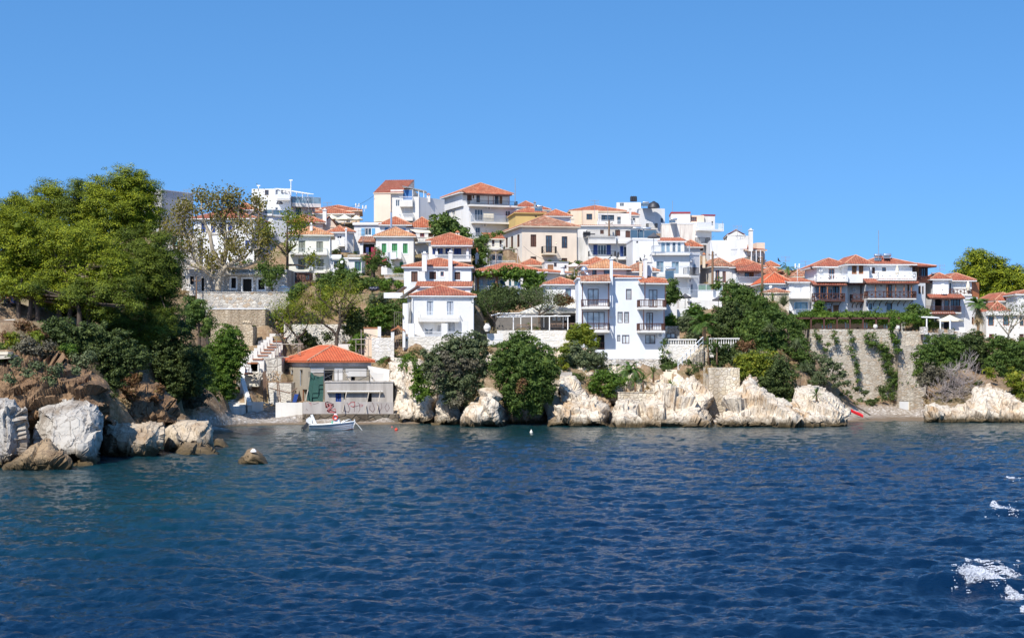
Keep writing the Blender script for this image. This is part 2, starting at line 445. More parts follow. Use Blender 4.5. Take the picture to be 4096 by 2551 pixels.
        B(u0, u0+fw, zb, zt); B(u1-fw, u1, zb, zt); B(u0+fw, u1-fw, zt-fw, zt); B(u0+fw, u1-fw, zb, zb+fw)
        root = s.root
        if sur:
            sw = .13
            for a in ((u0-sw, u0-.002, zb-sw, zt+sw), (u1+.002, u1+sw, zb-sw, zt+sw), (u0, u1, zt+.002, zt+sw), (u0, u1, zb-sw, zb-.002)):
                s.fbox(fr, face, *a, .03, -.002, 1)
        if st in ('g', 'o', 'c', 'b'):
            for i in range(1, m):
                uu = u0+(u1-u0)*i/m; B(uu-.03, uu+.03, zb+fw, zt-fw)
            for i in range(bars): 
                zz = zb+(zt-zb)*(i+1)/(bars+1); B(u0+fw, u1-fw, zz-.02, zz+.02, -.05, -.09)
        cm = COLS.get(c, WOOD)
        if st == 'dark' and not sur: fr = MB(); s.fbox(fr, face, u0+.001, u0+.05, zb+.001, zt-.001, -.04, -.11)
        wn = obj('door' if door else 'window', fr, [cm, COLS.get(sur, WPAINT)], root)
        pm = MB()
        s.fbox(pm, face, u0+.002, u1-.002, zb+.002, zt-.002, -dp+.05 if st != 'r' else -.06, -dp+.004)
        if st in ('g', 'o', 'c', 'b'):
            obj('pane', pm, {'c': CURT, 'b': BGL}.get(st, GLASS), wn)
        elif st == 's':
            obj('shutter', pm, SH.get(c, BRSH), wn)
            mm = MB(); s.fbox(mm, face, (u0+u1)/2-.015, (u0+u1)/2+.015, zb+fw, zt-fw, -.05, -.10); obj('shutter_gap', mm, INT, wn)
        elif st == 'r': obj('shutter', pm, SH.get(c, COLS['roll']), wn)
        if st == 'o' or st == 'so':
            sw = (u1-u0)*.48
            for a, b in ((u0-sw-.02, u0-.02), (u1+.02, u1+sw+.02)):
                sm = MB(); s.fbox(sm, face, a, b, zb, zt, .05, .012); obj('shutter', sm, SH.get(glass if isinstance(glass, str) else s.shc, BRSH), wn)
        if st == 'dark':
            pm = MB(); s.fbox(pm, face, u0+.003, u1-.003, zb+.003, zt-.003, -.5, -.52); obj('pane', pm, INT, wn)  # near-black sheet inside the opening stands in for the unlit interior
        return wn
    shc = 'blue'
    def bal(s, face, x0, x1, yf, yr, out=1.2, th=.16, st='bar', c='white', slab=None, sides=True, inset=0, braces=0, sp=.13):
        u0, zf = s.fp(face, x0, yf, out); u1, _ = s.fp(face, x1, yf, out); _, zf = s.fp(face, (x0+x1)/2, yf, out); _, zr = s.fp(face, (x0+x1)/2, yr, out)
        u0, u1 = min(u0,u1), max(u0,u1)
        mb = MB(); s.fbox(mb, face, u0, u1, zf-th, zf, out, -.05 if not inset else -inset)
        b = obj('balcony', mb, slab or WHC, s.root)
        if braces:
            bm = MB(); k = braces
            for i in range(k):
                uu = u0+(u1-u0)*(i+.5)/k
                pts = [s.pt(face, uu, zf-th-.75, .03), s.pt(face, uu, zf-th-.45, .12), s.pt(face, uu, zf-th-.12, out*.75)]
                bm.tube(pts, .055, 4)
            obj('brace', bm, WOOD, b)
        rm = MB(); cm = COLS.get(c, WPAINT); o2 = out-.04
        runs = [(s.pt(face, u0+.03, zf, o2), s.pt(face, u1-.03, zf, o2))]
        if sides:
            runs += [(s.pt(face, u0+.03, zf, .02), s.pt(face, u0+.03, zf, o2)), (s.pt(face, u1-.03, zf, o2), s.pt(face, u1-.03, zf, .02))]
        railing(rm, runs, zr-zf, st, sp)
        obj('railing', rm, cm if st != 'glass' else [cm], b)
        if st == 'glass' or st == 'clothy':
            gm = MB()
            for p, q in runs:
                d = q-p; d.normalize(); gm.box(p+Vector((0,0,.06)), q-p, Vector((-d.y, d.x, 0))*.012, Vector((0,0,zr-zf-.12)))
            obj('railing_panel', gm, BGL if st == 'glass' else CLOTHW, b)
        return b, (u0, u1, zf, zr, out)
    def roof(s, yr, kind='hip', ax=None, ov=.45, mat=None, ins=None, eave=None, caps=True, zt=None, hh=None, trim=None, ovb=None, x0=0., x1=None, y0=0., y1=None):
        mat = mat or T_O; x1 = s.w if x1 is None else x1; y1 = s.d if y1 is None else y1
        a0, a1, b0, b1 = x0-ov, x1+ov, y0-ov, y1+(ov if ovb is None else ovb)
        ex = Vector((*s.ex, 0)); ey = Vector((*s.ey, 0)); O = Vector((*s.o, 0))
        ze = s.z1+.02 if zt is None else zt
        cm = O+ex*(a0+a1)/2+ey*(b0+b1)/2
        zr = (H0+(YH-V(yr))/F*cm.y) if hh is None else ze+hh
        zr = max(zr, ze+.25)
        wx, wy = a1-a0, b1-b0; ax = ax or ('x' if wx >= wy else 'y')
        W = lambda a, b, z: O+ex*a+ey*b+Vector((0,0,z))
        am, bm_ = (a0+a1)/2, (b0+b1)/2
        c00, c10, c11, c01 = W(a0,b0,ze), W(a1,b0,ze), W(a1,b1,ze), W(a0,b1,ze)
        if kind == 'hip':
            i = (min(wx,wy)/2 if ins is None else ins)
            if ax == 'x': r0, r1 = W(a0+min(i,wx/2-.01), bm_, zr), W(a1-min(i,wx/2-.01), bm_, zr); S = [(c00,c10,r0,r1),(c10,c11,r1,r1),(c11,c01,r1,r0),(c01,c00,r0,r0)]
            else: r0, r1 = W(am, b0+min(i,wy/2-.01), zr), W(am, b1-min(i,wy/2-.01), zr); S = [(c00,c10,r0,r0),(c10,c11,r0,r1),(c11,c01,r1,r1),(c01,c00,r1,r0)]
            lines = [(r0,r1),(c00,r0),(c01,r0 if ax == 'x' else r1),(c10,r1 if ax == 'x' else r0),(c11,r1)]
        elif kind == 'gable':
            if ax == 'x': r0, r1 = W(a0,bm_,zr), W(a1,bm_,zr); S = [(c00,c10,r0,r1),(c11,c01,r1,r0)]
            else: r0, r1 = W(am,b0,zr), W(am,b1,zr); S = [(c10,c11,r0,r1),(c01,c00,r1,r0)]
            lines = [(r0,r1)]
        elif kind == 'shedf':     # low edge at the front
            r0, r1 = W(a0,b1,zr), W(a1,b1,zr); S = [(c00,c10,r0,r1)]; lines = []
        elif kind == 'shedr':
            r0, r1 = W(a0,b0,zr), W(a0,b1,zr); S = [(c10,c11,r0,r1)]; lines = []
        roof_mesh(S, s.root, mat, [c00,c10,c11,c01], caps and lines, trim or s.mat, kind, (r0, r1), ze)
def railing(rm, runs, h, st, sp=.13):
    for p, q in runs:
        d = q-p; Ln = d.length
        if Ln < .1: continue
        d.normalize(); n = Vector((-d.y, d.x, 0)); z = Vector((0,0,1))
        bar = lambda a, w, z0, z1: rm.box(p+d*(a-w/2)-n*w/2+z*z0, d*w, n*w, z*(z1-z0))
        rail = lambda z0, t, w=.05: rm.box(p-n*w/2+z*z0, d*Ln, n*w, z*t)
        if st == 'solid': rm.box(p-n*.06, d*Ln, n*.12, z*h); continue
        if st == 'glass' or st == 'clothy':
            rail(h-.05, .05); rail(.02, .04)
            k = max(1, round(Ln/1.1))
            for i in range(k+1): bar(Ln*i/k, .045, 0, h)
            continue
        if st == 'orn':
            rail(h-.08, .08, .09); rail(.05, .07, .07)
            k = max(1, round(Ln/1.0))
            for i in range(k+1): bar(Ln*i/k, .10, 0, h)
            for i in range(k):
                a0, a1 = Ln*i/k+.05, Ln*(i+1)/k-.05; am = (a0+a1)/2
                for e0, e1, f0, f1 in ((a0, .12, a1, h-.08), (a0, h-.08, a1, .12), (am, .12, am, h-.08)):
                    rm.tube([p+d*e0+z*e1, p+d*f0+z*f1], .022, 4)
                rm.ball(p+d*am+z*(h/2), .13, 6, mi=0)
            continue
        if st == 'balus':
            rail(h-.14, .14, .22); rail(0, .1, .2); k = max(2, round(Ln/.27))
            for i in range(k): rm.lathe(p+d*(Ln*(i+.5)/k)+z*.1, [(.05,0),(.085,.15),(.04,.4),(.06,h-.26)], 6)
            continue
        if st == 'wood':
            rail(h-.09, .09, .09); rail(.06, .07, .07); k = max(2, round(Ln/.2))
            for i in range(k+1): bar(Ln*i/k, .075 if i in (0, k) else .05, 0 if i in (0,k) else .1, h)
            continue
        rail(h-.04, .045, .05); rail(.07, .03, .03); k = max(2, round(Ln/sp))
        for i in range(k+1): bar(Ln*i/k, .045 if i in (0, k) else .024, 0, h)
        if st == 'bar2': rail(h*.55, .02, .02)
def roof_mesh(S, root, mat, rect, lines, trim, kind, rr, ze):
    mb = MB(); uvs = []
    per = .3; k = 5
    for e0, e1, r0, r1 in S:
        t = e1-e0; Lt = t.length; t.normalize()
        ur0, ur1 = (r0-e0).dot(t), (r1-e0).dot(t); sv = (r0-e0)-t*ur0; Hs = sv.length; sv.normalize(); n = t.cross(sv).normalized()
        if n.z < 0: n = -n
        us = sorted(set([i*per/k for i in range(int(Lt/per*k)+1)] + [max(0,min(Lt,ur0)), max(0,min(Lt,ur1)), Lt]))
        base = len(mb.v)
        for u in us:
            v = Hs
            if u < ur0-1e-6: v = Hs*u/ur0
            elif u > ur1+1e-6: v = Hs*(Lt-u)/max(1e-6, Lt-ur1)
            hgt = .075*abs(math.sin(math.pi*u/per)) + .01
            for vv, hz in ((0, hgt), (v, hgt)):
                mb.v.append(tuple(e0+t*u+sv*vv+n*hz)); uvs.append((u, vv))
            mb.v.append(tuple(e0+t*u-n*.05)); uvs.append((u, .2))
        for i in range(len(us)-1):
            a = base+3*i
            mb.f.append((a, a+3, a+4, a+1)); mb.m.append(0)
            mb.f.append((a+2, a+5, a+3, a)); mb.m.append(0)
    # boards under the tiles
    dz = Vector((0,0,.14)); lo = [p-dz for p in rect]; hi = [p-Vector((0,0,.012)) for p in rect]
    mb.poly(list(reversed(lo)), 1); uvs += [(0,0)]*4
    for i in range(4):
        if kind.startswith('shed') and i != (0 if kind == 'shedf' else 1): continue
        j = (i+1) % 4; mb.poly([lo[i], lo[j], hi[j], hi[i]], 1); uvs += [(0,0)]*4
    if kind == 'gable':
        for e in ((3,0,rr[0]) if S[0][2] == rr[0] and (S[0][0]-rect[0]).length < 1e-6 else (0,1,rr[0]), (1,2,rr[1]) if (S[0][0]-rect[0]).length < 1e-6 else (2,3,rr[1])):
            c = (rect[0]+rect[1]+rect[2]+rect[3])/4
            q = [lo[e[0]], lo[e[1]], e[2]-Vector((0,0,.02))]; q = [p+(Vector((c.x,c.y,p.z))-p)*.04 for p in q]
            mb.poly(q, 1); uvs += [(0,0)]*3
    if kind.startswith('shed'):
        r0, r1 = rr; q0, q1 = (rect[3], rect[2]) if kind == 'shedf' else (rect[0], rect[3])
        mb.poly([q0, q1, r1, r0], 1); uvs += [(0,0)]*4
        for tri in (((rect[0], rect[3], r0), (rect[1], rect[2], r1)) if kind == 'shedf' else ((rect[0], rect[1], r0), (rect[3], rect[2], r1))):
            mb.poly([tri[0], tri[1], tri[2]], 1); uvs += [(0,0)]*3
    mb.uv = uvs
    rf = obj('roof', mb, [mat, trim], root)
    if lines:
        cm = MB()
        for a, b in lines:
            if (b-a).length > .2: cm.tube([a+Vector((0,0,.07)), b+Vector((0,0,.07))], .085, 6)
        obj('ridge_tiles', cm, RIDGE, rf)
    return rf
RIDGE = plain('mortared_ridge_tiles', (.50,.25,.15), .85, var=.3)
def chimney(h, x0, x1, yb, yt, D, mat=None, d=None, cap='slab', part='chimney'):
    p0, p1 = P(x0, yb, D), P(x1, yb, D); w = p1.x-p0.x; zt = P(x0, yt, D).z; d = d or w
    mb = MB(); mb.box((p0.x, D, p0.z-.5), (w,0,0), (0,d,0), (0,0,zt-p0.z+.5))
    if cap == 'slab':
        mb.box((p0.x-.08, D-.08, zt+.002), (w+.16,0,0), (0,d+.16,0), (0,0,.1)); mb.box((p0.x+w*.25, D+d*.25, zt+.1), (w*.5,0,0), (0,d*.5,0), (0,0,.22))
    elif cap == 'tile':
        for i in range(2): mb.box((p0.x+(w*.6 if i else 0), D, zt+.002), (w*.4,0,0), (0,d,0), (0,0,.25))
        mb.poly([(p0.x-.08,D-.08,zt+.25),(p0.x+w+.08,D-.08,zt+.25),(p0.x+w/2,D+d/2,zt+.6)], 1); mb.poly([(p0.x+w+.08,D-.08,zt+.25),(p0.x+w+.08,D+d+.08,zt+.25),(p0.x+w/2,D+d/2,zt+.6)], 1); mb.poly([(p0.x-.08,D+d+.08,zt+.25),(p0.x-.08,D-.08,zt+.25),(p0.x+w/2,D+d/2,zt+.6)], 1)
    return obj(part, mb, [mat or WH, COLS['orange']], h.root)
def acunit(v, face, x0, y0, x1, y1):
    u0, zt = v.fp(face, x0, y0, .3); u1, zb = v.fp(face, x1, y1, .3)
    mb = MB(); v.fbox(mb, face, u0, u1, zb, zt, .32, .04)
    o = obj('air_conditioner', mb, WPAINT, v.root)
    f = v.faces[face]; c = v.pt(face, u0+(u1-u0)*.45, (zb+zt)/2, .325); m2 = MB(); m2.lathe(c, [((zt-zb)*.36, 0), ((zt-zb)*.36, .02)], 12, ax=(f[2][0], f[2][1], 0)); obj('fan_grille', m2, METAL, o)
# ================================================================ the town, back rows first
# --- white block painted shade grey beside the pines
crop(600,700)
h = House('apartment_building', 'flat roofed white building in painted shade grey behind the pines with two small framed windows')
v = h.vol(160, 585, 236, 760, 206, 56, d=9, mat=SHADEW, cap=.12)
v.w_('f', 428,322,500,455, 'g', 'orange', 1, sur='white'); v.w_('f', 188,500,236,552, 'g', 'white', 2, sur='white'); v.w_('f', 425,560,480,690, 'g', 'orange', 1, sur='white')
v2 = h.vol(-60, 158, 240, 760, 376, 8, d=5, mat=SHADEW, part='annex', cap=.1)
h.done()
# --- long white house with orange roof behind the plane tree
h = House('house', 'long white house with orange roof behind the large plane tree')
v = h.vol(590, 1400, 226, 1250, 585, -4, d=8, mat=WH)
for x in (690, 820, 935, 1050): v.w_('f', x, 650, x+58, 775, 's', 'blue', sur='cream')
for x in (640, 1280): v.w_('f', x, 880, x+60, 990, 's', 'blue')
v.roof(468, 'hip', mat=T_R, ov=.5)
v = h.vol(1150, 1368, 232, 700, 470, -4, d=6, mat=WH, part='upper_storey', g=False); v.roof(392, 'hip', mat=T_R, ov=.4)
h.done()
h = House('house', 'low rubble stone house with dark green shuttered windows left of the plane tree')
v = h.vol(150, 660, 212, 1262, 835, 6, d=6, mat=S_GREY, cap=.15)
v.w_('f', 306,848,368,940, 'g', 'green', 2, sur='white'); v.w_('f', 412,862,455,945, 'g', 'green', 2); v.w_('f', 640,880,700,960, 'g','green',2)
h.done()
# --- long ruined stone ground floor on the terrace
crop(700,1050)
h = House('stone_building', 'long dilapidated rubble building with four black doorways on the stone terrace', 'building')
v = h.vol(90, 1500, 200, 400, 88, -2, d=6, mat=S_GREY, foot=.4)
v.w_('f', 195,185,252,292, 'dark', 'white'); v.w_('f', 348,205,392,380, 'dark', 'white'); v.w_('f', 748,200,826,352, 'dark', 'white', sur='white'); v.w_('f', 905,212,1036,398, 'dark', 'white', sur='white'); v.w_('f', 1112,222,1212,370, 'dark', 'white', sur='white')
v.w_('f', 100,180,135,225,'dark','white')
v.bal('f', 660, 1420, 152, 152, .9, .1, 'none', sides=False)
h.done()
h = House('chimney_block', 'white domed plaster block standing on the corner of the stone terrace', 'bread oven')
v = h.vol(1392, 1538, 196, 424, 345, 14, d=1.6, mat=WH, foot=.3); v.roof(306, 'hip', ov=.0, mat=WH, caps=False, ins=.5); h.done()
h = House('terrace_wall', 'long rubble retaining wall under the plane tree terrace', 'retaining wall')
v = h.vol(286, 1535, 193, 690, 402, 0, d=6.5, mat=S_TER, foot=3, cap=(.08, S_TER)); h.done()
h = House('garden_wall', 'ochre rubble wall with white coping line below the terrace wall', 'retaining wall')
v = h.vol(440, 1212, 188, 850, 626, 3, d=4.5, mat=S_DRY, foot=3, cap=(.12, WPAINT)); h.done()
h = House('gate_ruin', 'roofless ochre dry stone wall with arched stub above the white stairs', 'ruined wall')
v = h.vol(380, 1045, 182, 1100, 862, 2, d=4, mat=S_DRY, foot=2)
v.w_('f', 425,875,480,1005,'dark','orange'); v = h.vol(905, 1030, 182.3, 862, 815, 2, d=.4, mat=S_DRY, foot=0, part='arch', g=False); v.roof(790, 'hip', ov=0, mat=S_DRY, caps=False); h.done()
# --- modern white block with terraces, top left of the town
crop(950,700)
h = House('modern_house', 'tall stepped white cubic house with rooftop pergola on the left skyline')
v = h.vol(192, 500, 244, 780, 185, -5, d=9, mat=WH, foot=3); v.w_('f', 368,202,420,272, 'g', 'brown', 2)
v = h.vol(500, 722, 243, 600, 178, 16, d=7, mat=WH, part='stair_tower', foot=2)
v.w_('f', 512,200,545,270,'s','grey'); v.w_('f', 580,198,625,262,'s','white')
v.bal('f', 535, 706, 320, 262, 1.1, .2, 'solid'); v.w_('f', 508,436,546,520,'g','white',1); v.w_('f', 640,470,664,522,'g','white',1)
v = h.vol(-60, 470, 238, 1120, 530, -4, d=6, mat=WH, part='terrace_storey', foot=2)
v.w_('f', 300,600,350,690,'r','white'); v.w_('f',-20,600,60,740,'g','brown',2); v.w_('f',330,860,400,990,'g','brown',2)
v.bal('f', 150, 466, 528, 462, .3, .22, 'glass', 'white'); v.bal('f', 150, 470, 775, 705, 1.3, .22, 'bar', 'white')
v = h.vol(470, 860, 238, 1230, 540, 34, d=5, mat=WH, part='side_wing', foot=2); v.bal('f', 475, 752, 545, 470, .2, .2, 'glass', 'white')
v = h.vol(728, 1040, 246, 640, 392, 24, d=8, mat=WH, part='right_wing', foot=3)
v.w_('f', 780,440,855,545,'g','dgreen',2); v.w_('f', 900,430,985,540,'r','white'); acunit(v,'f',992,440,1040,480)
v.bal('f', 735, 1120, 382, 296, 1.6, .55, 'glass', 'grey')
h.done()
for q, (x, lab) in enumerate(((283, 'short white vent pipe with cowl on the left cubic block'), (718, 'tall white mast beside the rooftop pergola'))):
    mb = MB(); p = P(x, 385 if q == 0 else 270, 242.5); t = P(x, 150 if q == 0 else 78, 242.5)
    mb.tube([p, t], .07, 6); mb.box(t-Vector((.25,.05,0)), (.5,0,0), (0,.1,0), (0,0,.16)); obj('mast', mb, WPAINT, label=lab, cat='mast')
mb = MB()
for i in range(9):
    a = P(530+i*46, 192+i*7.4, 243-.2*i); mb.box(a, (1.4,0,-.12), (0,.08,0), (0,0,.1)); mb.box(a+Vector((0,0,.12)), (.08,0,0), (0,3.4,.0), (0,0,.08))
for x, y0, y1 in ((580,200,262),(714,215,262),(794,232,300),(872,250,345),(945,258,345)): mb.tube([P(x,y1,243), P(x,y0,243)], .05, 5)
obj('pergola', mb, WPAINT, label='white slatted pergola on the roof terrace of the cubic house', cat='pergola')
# --- back roofs and umbrella terrace
h = House('house', 'wide low house with two overlapping orange roofs behind the umbrella terrace')
v = h.vol(1045, 1640, 252, 640, 475, 5, d=9, mat=PINKW); v.roof(420, 'hip', mat=T_O)
chimney(h, 1100, 1132, 500, 462, 249, PINKW)
v = h.vol(1050, 1530, 244, 640, 520, 6, d=7, mat=WHC, part='front_wing'); v.roof(452, 'hip', mat=T_O, ov=.5)
v.w_('f', 1270,600,1310,650,'g','brown',2); v.w_('f',1460,600,1515,655,'g','grey',2)
h.done()
h = House('house', 'brown eaved house with orange hip roof and dark upper windows left of the cream house')
v = h.vol(720, 950, 226, 900, 640, -14, d=7, mat=WH); v.w_('f', 735,655,790,720,'g','brown',2); v.w_('f', 845,655,905,722,'g','blue',2); v.roof(556, 'hip', mat=T_O, ov=.5, trim=WOOD)
v = h.vol(950, 1150, 227, 900, 632, 24, d=6, mat=PINKW, part='side_wing'); v.roof(585, 'hip', mat=T_O, ov=.3); h.done()
h = House('house', 'small pinkish gable wall with tall white chimney behind the cream house')
v = h.vol(1130, 1345, 229, 900, 690, 18, d=7, mat=PINKW); v.roof(592, 'gable', ax='y', mat=T_O, ov=.05, trim=PINKW); chimney(h, 1145, 1194, 620, 476, 228.6, WH); h.done()
# --- cream house
h = House('house', 'cream three storey house with tan hip roof, grey shutters and two balconies')
v = h.vol(690, 1250, 212, 1335, 806, 5, d=6.4, mat=CREAM, foot=0)
for a in ((820,885,910,1035),(1060,892,1150,1035),(815,1126,906,1272),(1062,1132,1157,1280)): v.w_('f', *a, 's', 'olive', sur=None)
v.bal('f', 700,1206,1050,985,1.25,.22,'bar','grey'); v.bal('f',1028,1188,1296,1233,1.1,.2,'bar','grey')
v.roof(692, 'hip', mat=T_Y, ov=.45, ins=3.4); chimney(h, 972,1008,780,672,213.2,WH)
v.fbox
m2 = MB(); m2.tube([v.pt('f', v.w-.1, v.z0, .08), v.pt('f', v.w-.1, v.z1, .08)], .06, 5); obj('drainpipe', m2, WPAINT, h.root)
acunit(v,'f',958,1236,1010,1280)
v = h.vol(980, 1250, 211.9, 1460, 1336, 5, d=6, mat=S_GREY, part='stone_base', foot=1); v.w_('f', 1106,1337,1196,1460,'s','grey')
h.done()
h = House('lean_to', 'dark timber lean-to with flat roof beside the cream house base', 'shed')
v = h.vol(680, 985, 208, 1440, 1310, 2, d=3, mat=WOOD, foot=1, cap=(.12, METAL)); v.w_('f', 700,1325,800,1420,'g','brown',3); v.w_('f', 815,1322,905,1440,'s','brown'); v.w_('f', 915,1330,970,1415,'g','brown',2); h.done()
h = House('house', 'narrow white house with shaded side wall and small railed balcony right of the cream house')
v = h.vol(1270, 1440, 222, 1050, 770, -6, d=6, mat=WH); v.w_('f', 1335,812,1402,858,'g','white',2); v.bal('f', 1338,1442,940,858,1.1,.2,'bar','white'); v.roof(702,'hip',mat=T_O,ov=.4)
v = h.vol(1440, 1560, 222, 1050, 764, 40, d=5, mat=WH, part='side_wing'); v.roof(722,'hip',mat=T_O,ov=.25); chimney(h,1448,1468,960,735,220,WH); h.done()
h = House('annex', 'low white annex with small window behind the garden hedge', 'house')
v = h.vol(1250, 1670, 207, 1360, 1125, 0, d=5, mat=WH, foot=1.5, cap=.15); v.w_('f', 1296,1166,1350,1242,'g','brown',1); v.w_('f',1575,1166,1660,1290,'g','green',2)
v.bal('f', 1250,1400,1124,1070,.2,.14,'solid',sides=False); v.bal('f', 1480,1665,1120,1075,.25,.1,'bar'); h.done()
h = House('garden_wall', 'rubble footing wall under the low white annex', 'retaining wall'); v = h.vol(1245,1500,204.5,1460,1345,0,d=.5,mat=S_GREY,foot=1); h.done()
# --- blue shuttered house
crop(1350,700)
h = House('house', 'white house with light blue shutters and long orange roof in the second row')
v = h.vol(222, 588, 226, 1090, 668, -3, d=6, mat=WH, cap=None); v.shc = 'lblue'
v.w_('f', 366,715,458,812,'o','white',2,glass='lblue'); v.w_('f', 312,940,420,1012,'s','lblue'); v.w_('f', 482,945,502,992,'g','brown',1)
v.bal('f', 205,590,668,640,.25,.05,'solid')
v = h.vol(590, 965, 226, 1060, 672, 4, d=7, mat=WH, part='middle_wing'); v.w_('f', 634,705,684,757,'s','lblue'); v.w_('f', 748,714,800,750,'s','lblue'); v.w_('f', 868,719,918,762,'s','lblue'); v.roof(578,'hip',mat=T_O,ov=.4)
v = h.vol(967, 1326, 226.6, 1060, 712, 9, d=7, mat=WH, part='right_wing'); v.w_('f', 1000,752,1050,830,'g','red',2); v.w_('f', 1108,775,1168,832,'g','red',2); v.w_('f',1220,770,1282,835,'s','brown')
v.roof(592,'hip',mat=T_O,ov=.45,ins=1.5); v.bal('f', 1020,1240,900,838,1.3,.2,'wood','cream')
h.done()
mb = MB(); q = [P(975,730,224.9),P(1232,746,224.9),P(1262,772,223.2),P(1062,772,223.2)]; mb.poly(q); mb.poly([p-Vector((0,0,.07)) for p in reversed(q)])
for i in range(4): mb.poly([q[i]-Vector((0,0,.07)), q[(i+1)%4]-Vector((0,0,.07)), q[(i+1)%4], q[i]])
obj('awning', mb, CLOTHW, label='cream fabric awning over the red doors', cat='awning')
mb = MB(); mb.tube([P(722,705,221), P(722,505,221)], .13, 8); mb.tube([P(722,505,221)+Vector((0,0,.05)), P(722,500,221)], .2, 8); mb.tube([P(680,680,221), P(722,690,221)], .05, 5); obj('flue_pipe', mb, STEEL, label='tall shiny steel flue pipe in front of the long orange roof', cat='flue')
# --- green shuttered house
h = House('house', 'white square house with three green shuttered doors and tan hip roof')
v = h.vol(516, 1022, 215, 1250, 826, 2, d=8, mat=WHC, foot=1)
for a in ((594,920,658,1050),(730,920,805,1106),(878,920,943,1052)): v.w_('f', *a, 's', 'green', sur='white')
v.w_('f', 835,1165,882,1236,'s','green'); v.bal('f', 702,856,1112,1022,1.1,.16,'bar','white'); v.roof(720,'hip',mat=T_Y,ov=.35); h.done()
mb = MB(); a, b = P(706,1040,213.6), P(790,1035,213.6); mb.box(a, b-a, (0,.02,0), (0,0,-.9)); obj('laundry', mb, plain('white_cloth',(.75,.76,.8),.9), label='white sheet hanging on the green door balcony', cat='laundry')
h = House('lean_to', 'dark tiled lean-to porch with laundry left of the green shuttered house', 'porch')
v = h.vol(300, 510, 218, 1060, 900, -2, d=2.5, mat=WH); v.w_('f', 345,925,500,1055,'dark','brown'); v.roof(838,'shedf',mat=T_OLD,ov=.25,trim=WOOD,hh=.9); h.done()
for x, c, nm in ((382,(.03,.05,.16),'dark blue'),(420,(.30,.02,.07),'crimson')):
    mb = MB(); a = P(x,972,216.5); mb.box(a, (1.1 if x > 400 else .7,0,0), (0,.03,0), (0,0,-1.5 if x > 400 else -1.2)); obj('laundry', mb, plain('%s_cloth' % nm.replace(' ','_'), c, .9), label=nm+' cloth drying under the tiled lean-to', cat='laundry')
# --- tall white party wall house
h = House('house', 'tall white and peach skyline house with blue blind and open roof terrace')
v = h.vol(490, 715, 246, 640, 240, -7, d=9, mat=plaster((.80,.66,.52),.1,key='pe'), foot=3)
v.roof(120,'shedf',mat=T_R,ov=.1,hh=2.9,x1=v.w*1.72)
v = h.vol(713, 1010, 246.1, 640, 196, -4, d=8.5, mat=WHC, part='middle_bay', foot=3); v.w_('f', 780,332,836,424,'g','white',2,sur='white'); v.w_('f', 778,566,832,610,'g','white',2); v.w_('f', 895,430,976,498,'r','white')
v.w_('f', 880,190,1004,336,'r','sblue'); v.shc='blue'
v.bal('f', 830,1008,346,290,1.2,.9,'bar','white'); v.bal('f', 826,1012,572,520,1.2,.5,'bar','white')
v = h.vol(1010, 1095, 245.5, 650, 292, -4, d=8, mat=WHC, part='corner_bay', foot=3)
v = h.vol(1095, 1438, 245.6, 650, 296, 48, d=5, mat=WH, part='side_wall', foot=3); 
h.done()
mb = MB(); a = P(880,165,246); b = P(1195,232,250)
mb.box(a+Vector((0,-1,0)), b-a, (0,3.4,0), (0,0,.12)); 
for x in (1090,1160): mb.tube([P(x,300,247), P(x,215,247)], .06, 5)
obj('roof_canopy', mb, T_R.copy() if False else WHC, label='thin sloping canopy over the peach house roof terrace', cat='canopy')
chb = House('chimney', 'small tile capped chimney on the bare white side wall', 'chimney'); chb.ensure(P(1222,322,247)); chimney(chb,1200,1246,322,290,247,WHC,cap='tile',part='stack')
# --- four storey house
crop(1700,700)
h = House('apartment_house', 'tall four storey white house with wraparound top balcony and brown shutters under an orange roof')
v = h.vol(600, 1225, 246, 860, 392, 20, dp=262, mat=WH, foot=3)
v.w_('f', 667,460,778,610,'g','white',3); v.w_('f', 1080,480,1150,640,'g','white',2); v.w_('f', 678,705,742,832,'g','grey',2); v.w_('f', 845,712,960,800,'r','white')
v.w_('l', 305,486,326,550,'g','grey',1); v.w_('l', 362,472,402,545,'g','white',2,sur='cream'); acunit(v,'f',838,428,888,465); acunit(v,'f',780,656,830,694)
v.bal('f', 605,1245,404,345,1.3,.28,'bar','dark'); v.bal('f', 650,1186,632,545,1.2,.25,'bar','grey'); v.bal('f', 665,930,850,780,1.2,.2,'bar','grey')
mm = MB(); 
for a in (785,): 
    v.fbox(mm,'f', v.fp('f',785,600,.9)[0], v.fp('f',922,600,.9)[0], v.fp('f',785,622,.9)[1], v.fp('f',785,515,.9)[1], .93, .9)
obj('reed_screen', mm, CLOTHW, h.root)
v = h.vol(498, 1130, 248.6, 400, 238, 20, dp=262, mat=WH, part='top_storey', foot=.2, g=False)
v.w_('f', 565,242,630,345,'s','brown'); v.w_('f', 690,252,738,370,'g','brown',2); v.w_('f', 936,270,990,390,'g','brown',2); v.w_('f', 1000,280,1040,390,'s','orange'); v.w_('f', 640,262,660,320,'s','orange')
v.roof(130,'hip',mat=T_O,ov=.6,ins=3)
for x, t in ((850,258),(1132,285),(918,262)): mm = MB(); mm.tube([P(x,385+(x-600)*.03,246.6), P(x,t,246.6)], .07, 5); obj('porch_post', mm, WOOD, h.root)
h.done()
v = h.vols[1]
hs = House('porch_roof', 'narrow tiled porch roof over the top balcony of the four storey house', 'porch roof')
vv = hs.vol(560,1160,246.9,252,246,20,d=1.6,mat=WOOD,foot=0,g=False); vv.roof(180,'shedf',mat=T_O,ov=.1,hh=.55); hs.done()
